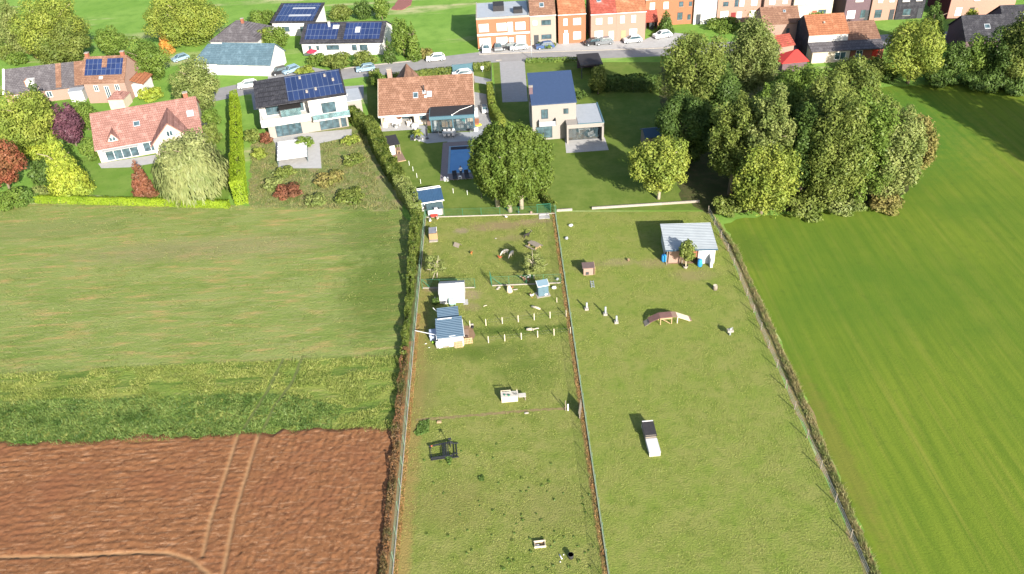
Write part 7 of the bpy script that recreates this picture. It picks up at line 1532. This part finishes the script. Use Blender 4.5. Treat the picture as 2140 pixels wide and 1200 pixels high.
for i in range(8): a, b_ = i * PI / 4, (i + 1) * PI / 4; u_.poly([(0, 0, 2.3), (1.1 * math.cos(a), 1.1 * math.sin(a), 1.8), (1.1 * math.cos(b_), 1.1 * math.sin(b_), 1.8)])
u_.build('canopy', mat('red_cloth', (.5, .03, .06), (.42, .025, .05), 3, .8), rpz)
for i, (lb, q, m_) in enumerate((('red garden chair on the terrace of the blue roofed house', (1168, 283), 'red'), ('dark garden chair on the terrace of the blue roofed house', (1190, 286), 'dframe'), ('grey garden bench at the right end of the terrace', (1238, 287), 'greycloth'))):
    t = thing('garden_chair', lb, 'chair', P(*q), R_(20 * i)); wd_ = .3 if i < 2 else .7
    MB().box(-wd_, wd_, -.3, .3, .36, .44).build('seat', M[m_], t); MB().frame((-wd_, .28, .44), (2 * wd_, 0, 0), (0, .1, .45), (0, .05, 0)).build('backrest', M[m_], t); MB().box(-wd_, -wd_ + .05, -.28, -.23, 0, .36).box(wd_ - .05, wd_, -.28, -.23, 0, .36).box(-wd_, -wd_ + .05, .23, .28, 0, .36).box(wd_ - .05, wd_, .23, .28, 0, .36).build('legs', M['dframe'], t)
tag(MB().slab(wobble(px((818, 20), (835, -4), (862, -4), (858, 12), (838, 22)), .5, .15, 3), .0, .12).build('flower_bed', mat('reddish_soil', (.22, .09, .08), (.17, .07, .06), 2, .95, bmp=.6)), 'reddish flower bed in the green field at the top', 'flower bed')

# ------------------------------------------------------------------ cars
def paint(name, c): return mat(name, c, tuple(x * .97 for x in c), 1, .3, .5)
PA = {'white': paint('white_car_paint', (.72, .72, .72)), 'silver': paint('silver_car_paint', (.42, .44, .46)), 'black': paint('black_car_paint', (.02, .021, .024)), 'blue': paint('blue_car_paint', (.05, .09, .2)), 'grey': paint('grey_car_paint', (.14, .15, .16)), 'bluegrey': paint('pale_blue_car_paint', (.2, .3, .38))}
def make_car():
    t = thing('parked_car', 'car', 'car'); bm_ = MB()
    side = [(-2.0, .28), (-2.05, .55), (-1.95, .82), (-1.0, .92), (1.1, .94), (1.9, .88), (2.0, .6), (1.97, .3)]
    secs = []
    for w_, k in ((-.86, .95), (-.78, 1.0), (.78, 1.0), (.86, .95)): secs.append([(x, w_, .28 + (z - .28) * (k if abs(w_) > .8 else 1.0)) for x, z in side])
    for a, b in zip(secs[:-1], secs[1:]):
        for i in range(len(side)): j = (i + 1) % len(side); bm_.poly([a[i], a[j], b[j], b[i]])
    bm_.poly(secs[0][::-1]); bm_.poly(secs[-1])
    body = bm_.build('body', PA['white'], t, bevel=.06)
    base = [(-1.2, .9), (1.75, .9)]; top = [(-.45, 1.42), (1.3, 1.42)]
    lo = [(-1.15, -.76, .9), (1.8, -.76, .88), (1.8, .76, .88), (-1.15, .76, .9)]; hi = [(-.4, -.6, 1.40), (1.3, -.6, 1.40), (1.3, .6, 1.40), (-.4, .6, 1.40)]
    MB().poly([lo[0], lo[3], hi[3], hi[0]]).build('windscreen', M['glass'], t); MB().poly([lo[2], lo[1], hi[1], hi[2]]).build('rear_window', M['glass'], t)
    MB().poly([lo[1], lo[0], hi[0], hi[1]]).build('side_window', M['glass'], t); MB().poly([lo[3], lo[2], hi[2], hi[3]]).build('side_window', M['glass'], t)
    MB().slab([(-.45, -.62), (1.35, -.62), (1.35, .62), (-.45, .62)], 1.395, 1.45).build('roof_panel', PA['white'], t, bevel=.03)
    pl_ = MB()
    for a, b in ((0, 0), (1, 1), (2, 2), (3, 3)): pl_.bar(lo[a], hi[b], .07)
    pl_.build('pillars', PA['white'], t)
    for x in (-1.3, 1.25):
        for y in (-.80, .80):
            wh = MB().tube([(x, y - .1, .31), (x, y + .1, .31)], .31, 14).build('wheel', M['rubber'], t); MB().tube([(x, y - .11 if y < 0 else y + .102, .31), (x, y - .102 if y < 0 else y + .11, .31)], .19, 10).build('rim', M['zinc'], wh)
    for y in (-.62, .62):
        MB().blob((-1.96, y, .68), (.08, .17, .08), 8, 5).build('headlight', M['frame'], t, True); MB().blob((1.93, y, .74), (.06, .14, .1), 8, 5).build('tail_light', M['red'], t, True)
    MB().box(-.78, -.68, -.95, -.80, .92, 1.02).box(-.78, -.68, .80, .95, .92, 1.02).build('mirrors', M['black'], t); return t
car0 = make_car(); used = [False]
def recolour(t, m_):
    for ch in t.children:
        if ch.name.split('.')[0] in ('body', 'roof_panel', 'pillars'):
            ch.material_slots[0].link = 'OBJECT'; ch.material_slots[0].material = m_
def car(lb, q, rz, col, s=.92, roofcol=None):
    t = car0 if not used[0] else copy_tree(car0); used[0] = True
    t.location = P(*q); t.rotation_euler = (0, 0, R_(rz)); t.scale = (s, s, s); t['label'] = lb; t['group'] = 'cars parked around the houses'; recolour(t, PA[col])
    if roofcol:
        for ch in t.children:
            if ch.name.split('.')[0] == 'roof_panel': ch.material_slots[0].material = PA[roofcol]
    return t
car('white car parked nose out before the orange brick house, left one', (1016, 106), 92, 'white')
car('dark grey car parked nose out before the orange brick house', (1041, 103), 92, 'grey')
car('black car parked behind the silver car at the orange brick house', (1064, 102), 10, 'black', .85)
car('silver car parked along the pavement by the pale brick row house', (1084, 103), 8, 'silver')
car('blue car parked in front of the low green shrub', (1139, 101), 6, 'blue')
car('black car parked at the second alley of the row', (1238, 93), 14, 'black', .85)
car('dark bronze grey car parked before the dark red roofed row house', (1262, 92), 6, 'grey')
car('silver car parked before the bright orange roofed row house', (1322, 88), 6, 'silver')
car('white car parked beside the pointed tree', (1384, 78), 18, 'white')
car('white car on the roadside by the green field', (911, 126), 4, 'white')
car('black car beside the white bungalow, left of two', (585, 154), 30, 'black', .9)
car('dark blue grey car beside the white bungalow, right of two', (609, 151), 40, 'bluegrey', .9)
car('white car on the lawn edge left of the solar terrace house', (519, 182), 14, 'white')
car('pale blue car half hidden by bushes at the roadside', (765, 148), 12, 'bluegrey')
car('blue car at the left end of the white bungalow', (378, 126), 40, 'bluegrey', .85)
car('white car parked behind the driveway gate', (966, 160), 8, 'white')
car('small white car with black roof on the side paving beside the tiled house', (1013, 232), 96, 'white', .62, 'black')
